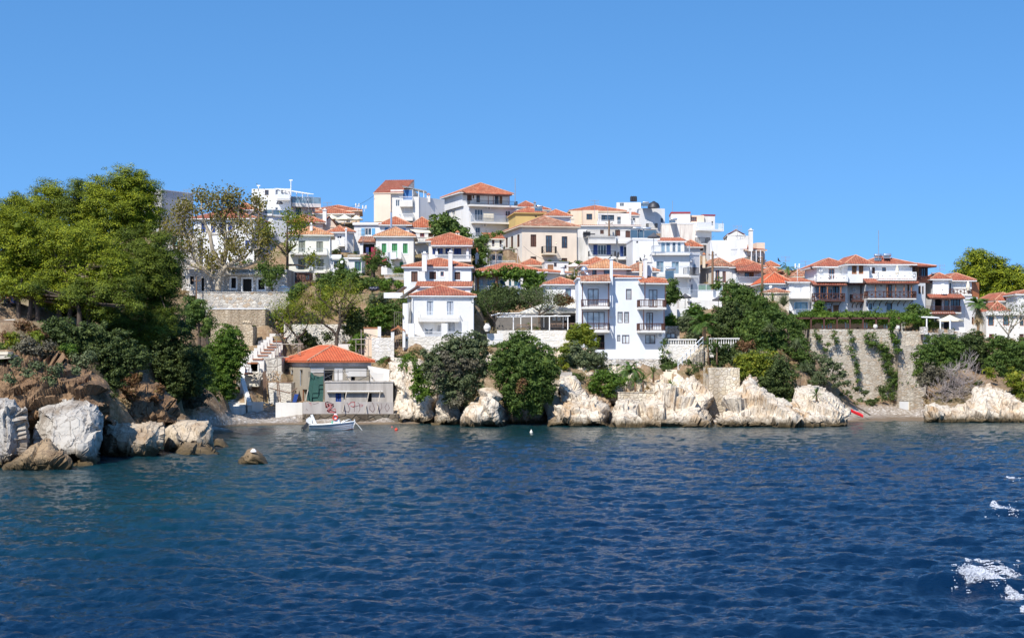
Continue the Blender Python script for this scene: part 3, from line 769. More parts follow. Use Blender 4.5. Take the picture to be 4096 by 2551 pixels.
# --- yellow house and neighbours
crop(2050,750)
h = House('house', 'mustard yellow house with orange roof and solar water heater beside the four storey house')
v = h.vol(40, 440, 240, 520, 340, 8, d=8, mat=YEL, foot=3); v.w_('f', 300,380,330,400,'g','brown')
v.roof(283,'hip',mat=T_O,ov=.25); v = h.vol(442, 775, 239.5, 520, 385, 8, d=6, mat=WHC, part='front_bay', foot=3); v.w_('f',450,395,600,470,'r','white'); v.w_('f',610,400,760,470,'r','white'); v.roof(310,'hip',mat=T_O,ov=.35); chimney(h,782,826,500,425,236,BEIGE); h.done()
h = House('house', 'small far house with red roof and grey chimney behind the yellow house')
v = h.vol(55, 330, 262, 420, 262, 6, d=8, mat=WHC, foot=2); v.roof(205,'hip',mat=T_R,ov=.2); chimney(h,286,314,250,204,262,METAL); v=h.vol(300,505,264,420,300,10,d=6,mat=WHC,part='side_wing',g=False); v.roof(270,'hip',mat=T_R,ov=.2); h.done()
# --- pink house
h = House('house', 'large pale pink mansion with old orange roof and tall brown shuttered windows')
v = h.vol(126, 864, 225, 1020, 520, 12, dp=-170, mat=plaster((.80,.67,.53),.3,(.5,.4,.32),key='pk'), foot=2, lmat=WHC)
v.w_('f', 243,632,320,798,'s','brown'); v.w_('f', 447,645,532,872,'g','brown',2); v.w_('f', 662,657,738,816,'g','brown',2); v.w_('f', 243,928,320,994,'s','brown'); v.w_('f', 660,948,736,1002,'s','brown')
v.bal('f', 410,595,884,790,1.1,.2,'bar','dark',BEIGE)
v.w_('l', 62,632,94,800,'s','brown'); v.w_('l', -22,655,8,820,'s','brown'); v.w_('l', -92,675,-65,805,'g','brown')
v.roof(420,'hip',mat=T_OLD,ov=.45,ins=4.5,trim=BEIGE); h.done()
crop(1700,700)
h = House('house', 'small cream house with brown shutters and railed terrace left of the pink mansion')
v = h.vol(852, 1052, 226.5, 1010, 858, 8, d=5, mat=plaster((.78,.72,.58),.2,key='q')); v.w_('f', 900,866,934,960,'s','brown'); v.w_('f',1002,866,1030,970,'s','brown'); v.roof(792,'shedf',mat=T_O,ov=.3,hh=1.2); v.bal('f',852,1048,985,932,1.3,.2,'bar','grey'); h.done()
h = House('terrace_house', 'white raised terrace with railings and reed pergola below the pink mansion', 'terrace')
v = h.vol(850, 1270, 216, 1330, 1222, 4, d=6, mat=WH, foot=2); v.bal('f', 845,1215,1215,1150,.3,.6,'bar','white')
mm = MB()
for x in (952, 1245, 845, 870): mm.tube([P(x,1200,215.6), P(x,1000,215.6)], .06, 5)
for i in range(26): a = P(800+i*17, 1022-i*1.3, 215.4); mm.box(a, (.14,0,0), (0,5,.2), (0,0,.05))
obj('reed_pergola', mm, plain('weathered_reeds',(.42,.36,.32),.9), h.root)
v2 = h.vol(880, 1040, 219, 1190, 1060, 4, d=3, mat=WH, part='back_room', g=False); v2.w_('f', 905,1080,960,1140,'g','brown',2); v2.w_('f', 985,1085,1030,1190,'g','dark',1); h.done()
h = House('garden_steps', 'short white stair with pale railing under the reed pergola terrace', 'stair'); h.ensure(P(760,1300,213))
mm = MB()
for i in range(9): a = P(700+i*14,1310-i*12,213+.1*i); mm.box(a-Vector((0,0,1.2)), (.6,0,0), (0,1.4,0), (0,0,1.3))
obj('steps', mm, WH, h.root); mm = MB(); railing(mm,[(P(735,1275,212.9),P(830,1215,213.4))],1.1,'bar'); obj('railing', mm, WPAINT, h.root)
chb = House('chimney', 'squat white chimney with clay pot beside the terrace steps', 'chimney'); chb.ensure(P(700,1160,214)); chimney(chb,676,722,1200,1075,214,WHC,part='stack'); mm=MB(); mm.lathe(P(699,1072,214.4),[(.12,.3),(.22,.45),(.1,.8),(.14,.95)],8); obj('chimney_pot',mm,COLS['orange'],chb.root)
crop(2050,750)
h = House('house', 'wide peach upper house with long orange roof and black framed window bay')
v = h.vol(780, 945, 250, 640, 312, -4, d=9, mat=BEIGE, foot=3)
v = h.vol(945, 1152, 248, 640, 305, 3, d=9, mat=PINKW, part='middle_bay', foot=3); v.w_('f', 994,354,1072,434,'g','brown',2)
v = h.vol(1150, 1590, 247.5, 640, 345, 5, d=8, mat=WHC, part='right_bay', foot=3); v.w_('f', 1194,370,1366,452,'g','dark',4); v.w_('f', 1408,394,1454,492,'g','dark',1); v.bal('f',1150,1640,500,440,1.2,.25,'bar','white')
v = h.vol(790, 1500, 251, 330, 318, 3, d=8, mat=BEIGE, part='attic', foot=.2, g=False); v.roof(248,'hip',mat=T_O,ov=.4,ins=5)
v = h.vol(1500, 1700, 249, 640, 372, 3, d=6, mat=WHC, part='far_wing', g=False); v.w_('f',1615,412,1648,468,'g','brown',1); v.roof(340,'shedf',mat=T_O,ov=.2,hh=1.)
chimney(h,1570,1596,380,290,247,WHC); h.done()
h = House('house', 'white middle storey house with brown shutters above the blue shuttered balconies')
v = h.vol(872, 1700, 237, 800, 512, 3, d=7, mat=WHC, foot=3)
v.w_('f', 1178,568,1226,625,'s','brown'); v.w_('f', 1380,568,1448,652,'s','brown'); v.w_('f', 1518,580,1590,672,'s','brown'); v.roof(488,'shedf',mat=T_R,ov=.3,hh=.5); h.done()
h = House('apartment_house', 'white apartment house with deep blue shutters and solid fronted balconies')
v = h.vol(1022, 1420, 226, 1050, 660, 3, d=8, mat=WH, foot=3, cap=None); v.shc='blue'
v.w_('f', 1145,770,1262,905,'o','white',3,glass='blue'); v.w_('f',1100,1000,1200,1040,'g','white',2)
v.bal('f', 1024,1392,700,655,1.3,.55,'none'); v.bal('f', 1030,1390,925,852,1.4,.35,'bar','dark'); acunit(v,'f',1270,722,1318,762)
v.bal('f', 1000,1395,655,572,.9,.05,'bar','dark')
v = h.vol(1420, 1640, 226, 1050, 690, 3, d=8, mat=WH, part='right_bay', foot=3); v.shc='blue'
v.w_('f', 1492,790,1585,925,'o','white',2,glass='blue'); v.bal('f', 1424,1620,720,690,1.2,.35,'none'); v.bal('f', 1424,1615,935,868,1.3,.35,'bar','dark')
v = h.vol(866, 1022, 227, 1050, 672, 12, d=7, mat=plaster((.72,.70,.66),.8,(.35,.32,.26),key='sta'), part='stained_side_wall', foot=3); h.done()
mb = MB(); mb.box(P(952,665,226.5), (1.0,0,0), (0,.8,0), (0,0,.75)); mb.box(P(948,630,226.5),(1.7,0,0),(0,.9,0),(0,0,.12)); obj('water_tank', mb, DMETAL, label='black covered tank on the flat roof beside the blue shuttered apartments', cat='tank')
crop(2400,750)
h = House('white_block', 'plain white flat roofed block with black water tanks on the central skyline', 'house')
v = h.vol(222, 548, 265, 560, 200, -3, d=9, mat=WH, foot=4); v.w_('f', 265,205,325,256,'g','white',2)
v = h.vol(545, 872, 262, 620, 278, 14, d=9, mat=WH, part='right_wing', foot=4); v.w_('f', 815,415,845,468,'g','brown',1); v.w_('f', 625,385,740,480,'r','white')
v.bal('f', 650,775,545,480,1.2,.2,'bar','dark'); chimney(h,520,545,385,290,258,WHC)
h.done()
h = House('apartment_house', 'white rounded corner apartments with glass veranda and three balcony floors')
v = h.vol(440, 800, 211, 1400, 705, 2, d=8, mat=WH, foot=2, cap=.25); v.w_('f', 488,720,512,746,'g','brown',1); v.w_('f',485,985,530,1030,'g','brown',1)
v = h.vol(700, 1205, 208.5, 1440, 895, 2, d=8, mat=WH, part='corner_block', foot=2, cap=.3)
v.w_('f', 757,990,858,1140,'b','grey',2,sur='white'); v.w_('f', 962,997,1062,1160,'b','grey',2,sur='white')
v.bal('f', 705,1200,1165,1058,1.5,.35,'bar','grey'); v.bal('f', 700,1215,1440,1345,1.5,.4,'bar','grey')
v.bal('f', 700,1210,882,785,.6,.25,'bar','grey')
v = h.vol(1205, 1335, 208.8, 1440, 905, 38, d=6, mat=WH, part='splayed_corner', foot=2, cap=.3); v.w_('f', 1255,1030,1285,1165,'b','grey',1); acunit(v,'f',1225,950,1260,1000); v.w_('f',1218,1300,1250,1420,'b','grey',1); acunit(v,'f',1192,1230,1232,1276)
v.bal('f', 1215,1328,1180,1075,1.3,.3,'bar','dark')
v = h.vol(800, 1132, 211, 900, 722, 2, d=5, mat=WH, part='glass_veranda', foot=.2, g=False)
for a in (818,885,970,1040): v.w_('f', a,733,a+ (62 if a<960 else 50),872,'b' if a != 970 else 'g','white',1,dp=.12)
v.roof(670,'shedf',mat=T_O,ov=.25,hh=.8)
v = h.vol(1128, 1345, 214, 900, 800, 3, d=5, mat=WHC, part='tiled_wing', g=False); v.roof(722,'hip',mat=T_O,ov=.4)
v = h.vol(1050, 1640, 205.5, 1600, 1488, 2, d=5, mat=WH, part='terrace_room', foot=2); v.w_('f',1120,1500,1200,1600,'g','white',2)
v.bal('f', 1052,1642,1482,1372,.2,.4,'bar','grey'); h.done()
crop(2550,1050)
h = House('screen_wall', 'white terrace parapet with a row of framed glass screens', 'screen')
v = h.vol(815, 1140, 206.5, 470, 380, 2, d=.3, mat=WH, foot=.6, g=False); mm = MB(); railing(mm,[(v.pt('f',0,v.z1),v.pt('f',v.w,v.z1))],.85,'glass'); obj('frame',mm,WPAINT,h.root); gm=MB(); v.fbox(gm,'f',0,v.w,v.z1,v.z1+.78,-.05,-.07); obj('pane',gm,plain('green_glass',(.16,.24,.18),.1),h.root); h.done()
h = House('annex', 'white lower terrace room with window behind the charcoal parasols', 'house')
v = h.vol(560, 1135, 203.5, 640, 500, 2, d=4, mat=WH, foot=2); v.w_('f', 705,535,740,612,'g','brown',1); v.w_('f', 780,540,850,612,'r','white'); acunit(v,'f',668,478,712,522); h.done()
h = House('garden_wall', 'white stepped garden wall beside the main seaside house', 'garden wall')
v = h.vol(365, 530, 196, 780, 542, 2, d=.4, mat=WH, foot=2); v = h.vol(525, 690, 197, 780, 612, 2, d=.4, mat=WH, part='lower_wall', foot=2); h.done()
crop(2400,750)
h = House('house', 'big white house with cracked peeling side wall and red edged rooftop room')
v = h.vol(828, 1302, 240, 900, 490, -4, d=8, mat=PEEL, foot=3, cap=.1)
v = h.vol(1302, 1500, 239.7, 900, 462, 26, d=8, mat=WH, part='right_wing', foot=3); v.w_('f',1345,800,1385,850,'g','brown'); v.w_('f',1455,825,1498,960,'s','brown'); v.w_('f',1530,600,1550,660,'s','brown')
v.bal('f', 1335,1665,560,478,1.4,.25,'bar','white'); v.bal('f', 1335,1480,750,672,1.2,.22,'bar','dark')
v = h.vol(956, 1212, 242, 500, 350, -3, d=6, mat=WHC, part='rooftop_room', foot=.2, g=False, cap=(.25, COLS['red']))
v = h.vol(1212, 1400, 242.3, 500, 372, 8, d=5, mat=PINKW, part='rooftop_porch', foot=.2, g=False); v.w_('f',1222,395,1302,458,'g','orange',3)
v = h.vol(1385, 1545, 243, 560, 380, 10, d=5, mat=WHC, part='stair_head', foot=.2, g=False, cap=(.2, COLS['red'])); v.w_('f',1500,455,1518,510,'g','brown',1)
h.done()
crop(2700,800)
h = House('house', 'stepped white house with slender tall chimney and colonnaded corner balcony')
v = h.vol(472, 968, 231, 900, 540, -3, d=9, mat=WH, foot=3); v.w_('f',750,662,845,770,'r','white',dp=.06); v.w_('f',872,658,930,768,'r','white',dp=.06)
v = h.vol(966, 1178, 231, 1100, 672, 12, d=6, mat=PINKW, part='balcony_bay', foot=3); v.w_('f',985,745,1005,830,'g','brown',1); v.w_('f',1068,730,1090,835,'g','brown',1); v.bal('f',975,1165,850,765,1.3,.3,'bar','dark')
v.roof(612,'shedf',mat=T_R,ov=.5,hh=.9)
v = h.vol(1100, 1208, 233, 1100, 572, 8, d=7, mat=PINKW, part='end_wall', foot=3)
chimney(h,995,1048,640,410,229.5,WHC); 
for x in (1028,1092,1150): mm=MB(); mm.tube([P(x,835,229.4),P(x,672,229.4)],.07,5); obj('porch_post',mm,WPAINT,h.root)
h.done()
h = House('house', 'small white gable ended house with thin red roof behind the tall chimney')
v = h.vol(705, 935, 240, 620, 470, -3, d=7, mat=WHC); v.roof(428,'gable',ax='y',mat=T_R,ov=.1)
v = h.vol(935, 1000, 240, 620, 480, 12, d=6, mat=WHC, part='side_wall', g=False); h.done()
h = House('house', 'old white house with tall teal trimmed windows and weathered hip roof')
v = h.vol(500, 765, 213, 1130, 895, 8, dp=312, mat=WHC, foot=2); v.w_('f',544,944,598,1098,'o2','orange',1); v.op['f'].clear()
v.w_('f',544,944,598,1098,'g','orange',2); v.w_('f',638,955,684,1108,'g','orange',2); v.roof(800,'hip',mat=T_OLD,ov=.35); chimney(h,372,408,860,760,214,BEIGE,cap='tile'); h.done()
h = House('house', 'white house with bright orange hip roof and railed corner balcony beside the utility pole')
v = h.vol(762, 1165, 213.5, 1250, 905, 5, d=8, mat=WH, foot=2); v.w_('f', 935,965,1030,1040,'g','brown',2); v.w_('f',1000,965,1060,1035,'s','orange'); v.w_('f', 942,1168,984,1246,'s','blue'); v.w_('f',1012,1174,1052,1250,'s','blue'); v.w_('f', 860,1158,890,1180,'s','blue')
acunit(v,'f',834,972,874,1020); v.roof(800,'hip',mat=T_O,ov=.5); v.bal('f',846,1168,1116,1030,1.3,.28,'bar','grey'); v.bal('f',960,1080,1262,1250,1.0,.1,'bar')
h.done()
hs = House('porch_roof', 'red tiled porch roof above the railed corner balcony by the utility pole', 'porch roof'); vv = hs.vol(850,1165,212.2,968,955,5,d=1.2,mat=WOOD,foot=0,g=False); vv.roof(920,'shedf',mat=T_R,ov=.15,hh=.9,trim=WOOD); hs.done()
h = House('house', 'low white house with wide bright red hip roof left of the timber balcony mansion')
v = h.vol(1195, 1560, 206, 1330, 1122, 3, d=8, mat=WH, foot=2); v.w_('f', 1428,1180,1496,1235,'g','blue',3); v.w_('f',1195,1180,1265,1230,'g','white',3); v.roof(988,'hip',mat=T_N,ov=.4)
crop(3100,900)
v = h.vol(190, 470, 205, 1290, 765, 3, d=6, mat=WH, part='right_wing', foot=2); v.w_('f', 256,790,380,960,'r','white',dp=.06); v.w_('f', 262,1035,440,1210,'b','lblue',2); v.bal('f',208,478,968,895,1.2,.2,'bar','white'); v.bal('f',280,500,1200,1130,1.2,.2,'bar','grey')
v.roof(715,'shedf',mat=T_O,ov=.35,hh=.8); h.done()
h = House('house', 'background house with weathered orange roof and aerials near the palm fronds')
v = h.vol(255, 492, 222, 820, 695, 4, d=8, mat=BEIGE); v.roof(612,'hip',mat=T_OLD,ov=.3); chimney(h,420,438,722,640,218,STEEL); h.done()
crop(2700,800)
h = House('house', 'background house with flat orange roof line and pale wall behind the utility pole')
v = h.vol(1210, 1400, 240, 1000, 895, 2, d=7, mat=WHC); v.roof(838,'hip',mat=T_O,ov=.2); v = h.vol(1205, 1430, 226, 1100, 988, 4, d=6, mat=WHC, part='front_wing'); v.roof(908,'hip',mat=T_O,ov=.4,trim=WOOD); v.w_('f',1290,1010,1340,1060,'g','white'); h.done()
crop(3100,900)
# --- timber balcony mansion, left block
h = House('mansion', 'large white mansion with red hip roofs and rows of dark carved timber balconies')
v = h.vol(530, 975, 203, 1400, 765, 2, d=9, mat=WH, foot=3)
v.w_('f', 555,815,600,980,'g','brown',1); v.w_('f', 610,822,680,995,'g','brown',2); v.w_('f', 712,860,768,995,'g','orange',1); v.w_('f', 778,812,860,1000,'g','brown',2)
v.w_('f', 782,1075,858,1205,'s','orange'); v.w_('f', 705,1120,762,1205,'s','orange'); v.w_('f', 620,1090,670,1205,'g','brown',1); v.w_('f', 640,1290,720,1390,'g','brown',2); v.w_('f', 780,1290,850,1390,'dark')
v.bal('f', 532,942,1005,915,1.5,.2,'orn','brown',WOOD,braces=4); v.bal('f', 560,980,745,660,1.4,.16,'orn','white'); v.bal('f', 655,945,1215,1170,1.3,.15,'bar','brown',WOOD); acunit(v,'f',700,1040,755,1090)
for x in (600,705,885): mm = MB(); mm.tube([v.pt('f', v.fp('f',x,900,1.4)[0], v.fp('f',x,1000,1.4)[1], 1.4), v.pt('f', v.fp('f',x,900,1.4)[0], v.fp('f',x,800,1.4)[1], 1.4)], .07, 5); obj('porch_post', mm, WOOD2, h.root)
v = h.vol(560, 985, 205.5, 770, 560, 2, d=7, mat=WH, part='top_storey', foot=.2, g=False); v.w_('f', 722,585,800,740,'g','orange',2); v.roof(462,'hip',mat=T_R,ov=.5); acunit(v,'f',592,580,636,625)
v = h.vol(980, 1265, 202.2, 765, 530, 2, d=9, mat=WH, part='projecting_bay', foot=.1, g=False); v.w_('f', 1033,546,1098,660,'s','orange'); v.w_('f', 1125,542,1188,658,'s','orange'); v.roof(432,'hip',mat=T_R,ov=.5)
v = h.vol(975, 1300, 204.2, 1400, 765, 2, d=8, mat=WH, part='recessed_bay', foot=3); v.w_('f', 1145,815,1205,980,'s','brown'); v.w_('f',1165,1062,1246,1210,'g','brown',2); v.w_('f',1285,810,1330,892,'s','brown')
v.bal('f', 1042,1270,1008,928,1.3,.2,'orn','brown',WOOD,braces=4); v.bal('f',1030,1250,1215,1170,1.3,.15,'bar','brown',WOOD); acunit(v,'f',1050,1030,1100,1065); acunit(v,'f',1040,850,1090,905)
crop(3500,900,3.023)
v = h.vol(-95, 460, 201.5, 1130, 640, 2, d=9, mat=WH, foot=3, part='right_wall')
v.w_('f', 135,715,205,872,'g','orange',2); v.w_('f', 392,700,415,870,'s','orange'); v.w_('f', 140,942,206,1050,'g','brown',1); v.w_('f',-70,945,-35,1020,'g','brown',1)
v.bal('f', -90,500,885,798,1.6,.16,'orn','brown',WHC,braces=8); acunit(v,'f',50,715,105,750)
for x in (5,150,250,352,440): mm = MB(); u = v.fp('f',x,800,1.5)[0]; mm.tube([v.pt('f', u, v.fp('f',x,880,1.5)[1], 1.5), v.pt('f', u, v.fp('f',x,700,1.5)[1], 1.5)], .07, 5); obj('porch_post', mm, WOOD2, h.root)
v.bal('f', 40,500,652,568,1.5,.2,'orn','white')
v = h.vol(460, 610, 201.6, 1130, 700, 24, d=7, mat=WH, foot=3, part='splayed_wing'); v.w_('f',525,735,555,832,'s','brown'); v.w_('f',570,738,590,835,'s','brown'); v.w_('f',470,955,500,1000,'g','brown',1); v.w_('f',520,960,545,1005,'g','brown',1)
v = h.vol(-120, 450, 205, 650, 476, 3, d=7, mat=WH, foot=.2, part='top_storey_right', g=False); v.w_('f',85,512,132,560,'g','brown',1); v.w_('f',-35,512,0,590,'s','brown'); v.roof(382,'hip',mat=T_R,ov=.5,ins=4); acunit(v,'f',-90,505,-45,545)
v = h.vol(460, 640, 206, 660, 500, 14, d=6, mat=WOOD, foot=.5, part='timber_veranda', g=False); v.roof(478,'hip',mat=T_R,ov=.8); v.w_('f',490,515,530,620,'s','orange'); v.w_('f',560,520,620,640,'g','dark',2); v.bal('f',510,725,680,620,1.0,.2,'orn','brown',WOOD)
h.done()
for q,(l,r,y,t,D,nm,sd) in enumerate(((530,950,805,765,201.6,'left',0),(1000,1280,795,765,202.6,'middle',0))):
    crop(3100,900); hs = House('porch_roof', 'thin red tiled porch roof over the %s timber balcony of the mansion' % nm, 'porch roof'); vv = hs.vol(l,r,D,y+10,y,2,d=1.5,mat=WOOD,foot=0,g=False); vv.roof(t,'shedf',mat=T_R,ov=.15,hh=.55,trim=WOOD); hs.done()
crop(3500,900,3.023)
hs = House('porch_roof', 'long red tiled porch roof over the widest timber balcony of the mansion', 'porch roof'); vv = hs.vol(-90,520,199.8,715,702,2,d=1.6,mat=WOOD,foot=0,g=False); vv.roof(660,'shedf',mat=T_R,ov=.15,hh=.6,trim=WOOD); hs.done()
crop(3100,900)
h = House('shade_backing', 'added dark plank backing standing in for shade under the vine canopy', 'shade_backing')
v = h.vol(300, 1700, 196.5, 1400, 1268, 0, d=3, mat=plain('shade_planks',(.05,.035,.025),.9), foot=.5)  # invented plank box, dark so the space below the vines reads as black shade
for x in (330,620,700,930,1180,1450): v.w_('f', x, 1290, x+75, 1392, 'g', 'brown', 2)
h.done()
crop(3500,900,3.023)
# --- right annex
h = House('house', 'white house with large satellite dish and shaded ground floor veranda right of the mansion')
v = h.vol(700, 890, 205, 1200, 655, -3, d=7, mat=WH, foot=3); v.roof(596,'hip',mat=T_R,ov=.4)
v = h.vol(885, 1170, 206, 1200, 672, 3, d=7, mat=WH, part='middle_bay', foot=3); v.w_('f',902,700,920,840,'g','brown',1); v.roof(596,'hip',mat=T_R,ov=.5); v.bal('f',905,1170,835,772,1.2,.2,'orn','brown')
v = h.vol(700, 1085, 203.6, 1300, 860, 2, d=3, mat=WH, part='veranda', foot=3); v.w_('f',725,895,812,1045,'dark','brown'); v.w_('f',835,905,900,1045,'g','orange',1); v.w_('f',915,895,1030,1045,'g','brown',3); v.bal('f',590,1045,1055,980,1.2,.15,'bar','brown',WHC)
v.w_('f',725,1120,770,1280,'dark','brown'); v.w_('f',830,1150,905,1280,'dark','brown')
v = h.vol(1085, 1240, 203.7, 1320, 870, 20, d=6, mat=WH, part='end_wall', foot=3); v.w_('f',1170,1110,1195,1200,'s','orange')
v = h.vol(1165, 1260, 206.4, 880, 690, 20, d=6, mat=WOOD2, part='timber_corner', foot=.1, g=False); h.done()
hs = House('porch_roof', 'red tiled porch roof under the satellite dish', 'porch roof'); vv = hs.vol(670,1080,202,890,882,2,d=1.4,mat=WOOD,foot=0,g=False); vv.roof(855,'shedf',mat=T_R,ov=.1,hh=.5,trim=WOOD); hs.done()
hs = House('porch_roof', 'small red tiled porch strip above the cream parasol', 'porch roof'); vv = hs.vol(700,965,202.3,1080,1072,2,d=1.,mat=WOOD,foot=0,g=False); vv.roof(1058,'shedf',mat=T_R,ov=.1,hh=.4,trim=WOOD); hs.done()
# --- far right houses
h = House('house', 'plain white two storey house with arched windows at the right edge')
v = h.vol(1345, 1900, 200, 1420, 1045, -4, d=8, mat=WHC, foot=3, cap=None); v.w_('f',1368,1100,1437,1218,'g','orange',1); v.w_('f',1548,1095,1622,1215,'g','orange',1); v.w_('f',1380,1316,1438,1412,'s','red'); v.w_('f',1750,1110,1800,1220,'g','orange',1); v.w_('f',1745,1316,1800,1412,'s','brown')
v.bal('f',1345,1900,1045,1045,.35,.45,'none',sides=False); v.roof(938,'hip',mat=T_R,ov=-.4,x1=v.w*.62); h.done()
h = House('house', 'white tower like house with red roof edge in the upper right corner')
v = h.vol(1722, 1960, 206, 1100, 835, -3, d=7, mat=WH); v.roof(800,'hip',mat=T_R,ov=.3); h.done()
h = House('house', 'low white house with long red roof and solar panel behind the right edge house')
v = h.vol(1470, 1722, 212, 1100, 918, 3, d=8, mat=WH); v.roof(832,'hip',mat=T_R,ov=.4); v.w_('f',1695,930,1715,1000,'s','red'); h.done()
# ================================================================ front row, centre
crop(1550,1000)
h = House('house', 'small white house with deep blue doors behind a columned veranda')
crop(1350,700)
v = h.vol(1225, 1790, 209, 1180, 890, 1, d=8, mat=WHC, foot=1.5)
v.w_('f',1310,985,1378,1062,'so','blue',glass='blue'); v.w_('f',1450,985,1530,1062,'s','blue',sur='cream'); v.w_('f',1565,985,1665,1075,'s','blue',sur='cream'); v.w_('f',1150,900,1160,930,'s')
v.roof(793,'hip',mat=T_O,ov=.4); v.bal('f',1205,1795,1128,1070,1.8,.35,'bar','white'); chimney(h,1585,1640,850,800,211,WHC,cap='tile')
mm = MB()
for x in (1332,1532,1747): 
    u = v.fp('f',x,1000,1.7)[0]; mm.box(v.pt('f',u-.16,v.fp('f',x,1140,1.7)[1],1.7),(.32,0,0),(0,.3,0),(0,0,1.2)); mm.box(v.pt('f',u-.09,v.fp('f',x,1080,1.7)[1],1.65),(.18,0,0),(0,.18,0),(0,0,v.fp('f',x,965,1.7)[1]-v.fp('f',x,1080,1.7)[1]))
obj('veranda_post',mm,WH,h.root); h.done()
hs = House('porch_roof', 'tiled veranda roof in front of the deep blue doors', 'porch roof'); vv = hs.vol(1270,1800,207,968,945,1,d=1.8,mat=WH,foot=0,g=False); vv.roof(902,'shedf',mat=T_O,ov=.15,hh=.8); hs.done()
crop(1550,1000)
h = House('house', 'white two storey house with brown shutters and two tall front chimneys')
v = h.vol(222, 1125, 196, 600, 228, 0, d=8, mat=WH, foot=3)
for a in ((318,287,406,430),(562,290,654,394),(900,293,979,398)): v.w_('f',*a,'s','brown',sur='white')
v.w_('f',712,290,757,352,'g','red',1,sur='white'); v.roof(116,'hip',mat=T_O,ov=.3)
chimney(h,463,527,230,52,194.6,WH,d=.9); chimney(h,817,871,400,35,195.3,WH,d=.65); 
h.done()
h = House('house_wing', 'narrow white wing with long tiled lean-to roof between the two front white houses', 'house')
v = h.vol(400, 1112, 190, 640, 492, 0, d=3.5, mat=WH, foot=3); v.w_('f',990,542,1042,560,'g','red',1); v.roof(422,'shedf',mat=T_O,ov=.25,hh=.75); h.done()
h = House('house', 'front white seaside house with arched window, wide balcony and red hip roof')
v = h.vol(322, 1163, 184, 1105, 612, 9, dp=268, mat=plaster((.80,.79,.77),.42,(.70,.62,.45),key='fw'), foot=2)
v.w_('f',528,685,618,876,'s','grey'); v.w_('f',797,688,888,876,'s','grey'); v.w_('f',500,985,612,1135,'g','white',2,bars=2,sur='white'); v.w_('f',659,1002,728,1097,'s','white'); v.w_('f',773,955,904,1112,'s','grey')
v.bal('f',428,972,905,825,1.35,.5,'bar','white'); v.roof(484,'hip',mat=T_R,ov=.3,ins=4.4)
# arch head of the window
mm = MB(); zc = v.fp('f',556,1010)[1]; uc = v.fp('f',556,1010)[0]; rr_ = (v.fp('f',612,1010)[0]-v.fp('f',500,1010)[0])/2
mm.lathe(v.pt('f',uc,zc,-.06),[(rr_*1.0,0),(rr_*1.12,0),(rr_*1.12,.12),(rr_*1.0,.12)],24,ax=(v.faces['f'][2][0],v.faces['f'][2][1],0)); obj('arch_surround',mm,WPAINT,h.root)
mm = MB(); mm.tube([v.pt('f',v.w-.12,v.z0,.1),v.pt('f',v.w-.12,v.z1-.3,.1),v.pt('f',v.w+.1,v.z1,.3)],.06,5); mm.tube([v.pt('f',.1,v.z0,.1),v.pt('f',.1,v.z1-.3,.1)],.06,5); obj('drainpipe',mm,WPAINT,h.root)
h.done()
h = House('porch', 'white side porch pillar and beam left of the front seaside house', 'porch'); v = h.vol(205,275,183,1110,715,0,d=.6,mat=WH,foot=1); v = h.vol(-50,204,184.5,635,572,0,d=.5,mat=WH,foot=.1,part='beam',g=False); h.done()
h = House('seaside_wall', 'tall whitewashed rough wall below the front seaside house', 'retaining wall')
v = h.vol(205, 1105, 181.5, 1440, 1163, 1, d=4.5, mat=S_WASH, foot=3); v.bal('f',210,1010,1160,1095,-.1,.1,'bar','white',sides=False)
mm = MB()
for x in (320,765,1040): u = v.fp('f',x,1100)[0]; mm.box(v.pt('f',u-.35,v.z1,-.05),(.7,0,0),(0,.5,0),(0,0,1.75 if x>1000 else 1.5))
obj('pier',mm,WH,h.root); v2 = h.vol(1070,1150,182.4,1250,1120,6,d=.8,mat=S_WASH,foot=3,part='side_wall'); h.done()
# awnings and gate at its left
for i,(a,b,lab) in enumerate((((215,500),(0,660),'long sloping beige awning left of the front seaside house'),((395,490),(170,640),'shorter sloping beige awning touching the front seaside house'))):
    mb = MB(); p, q = P(*a,187+i*-2), P(*b,184.5+i*-2); t = Vector((0,0,.12)); mb.box(p, q-p, (.3,1.5,0), t); obj('awning', mb, plain('beige_canvas',(.42,.37,.28),.8), label=lab, cat='awning')
h = House('gate', 'rusty barred gate under a small red tiled arch', 'gate'); h.ensure(P(150,1320,181))
mb = MB(); mb.box(P(47,1310,181),(P(90,1310,181)-P(47,1310,181)),(0,.4,0),(0,0,P(47,1100,181).z-P(47,1310,181).z)); mb.box(P(203,1310,181),(.3,0,0),(0,.4,0),(0,0,P(47,1100,181).z-P(47,1310,181).z)); obj('gate_post',mb,WH,h.root)
mb = MB(); a,b,c_ = P(45,1090,180.9),P(235,1095,180.9),P(143,1045,180.9)
for p,q in ((a,c_),(c_,b)): mb.box(p,q-p,(0,.7,0),(0,0,.16))
mb.ball(P(145,1030,181.2),.16,8); obj('gate_roof',mb,COLS['orange'],h.root); mb=MB(); railing(mb,[(P(92,1310,181.1),P(200,1310,181.1))],4.0,'bar',.22); railing(mb,[(P(92,1235,181.1),P(200,1235,181.1))],.1,'bar',2); obj('gate_leaf',mb,plain('rusty_iron',(.16,.12,.11),.8),h.root)
h = House('garden_wall', 'curving white plastered wall with tile coping left of the rusty gate', 'garden wall')
crop(1100,1050); v = h.vol(1195,1395,179,1250,885,3,d=.5,mat=PINKW,foot=2,cap=(.12,COLS['orange'])); v = h.vol(1300,1600,177.5,1320,1010,2,d=.5,mat=S_WASH,foot=3,part='lower_wall'); v = h.vol(1380,1425,178.6,1100,860,5,d=.5,mat=WH,foot=.1,part='pillar',g=False); h.done()
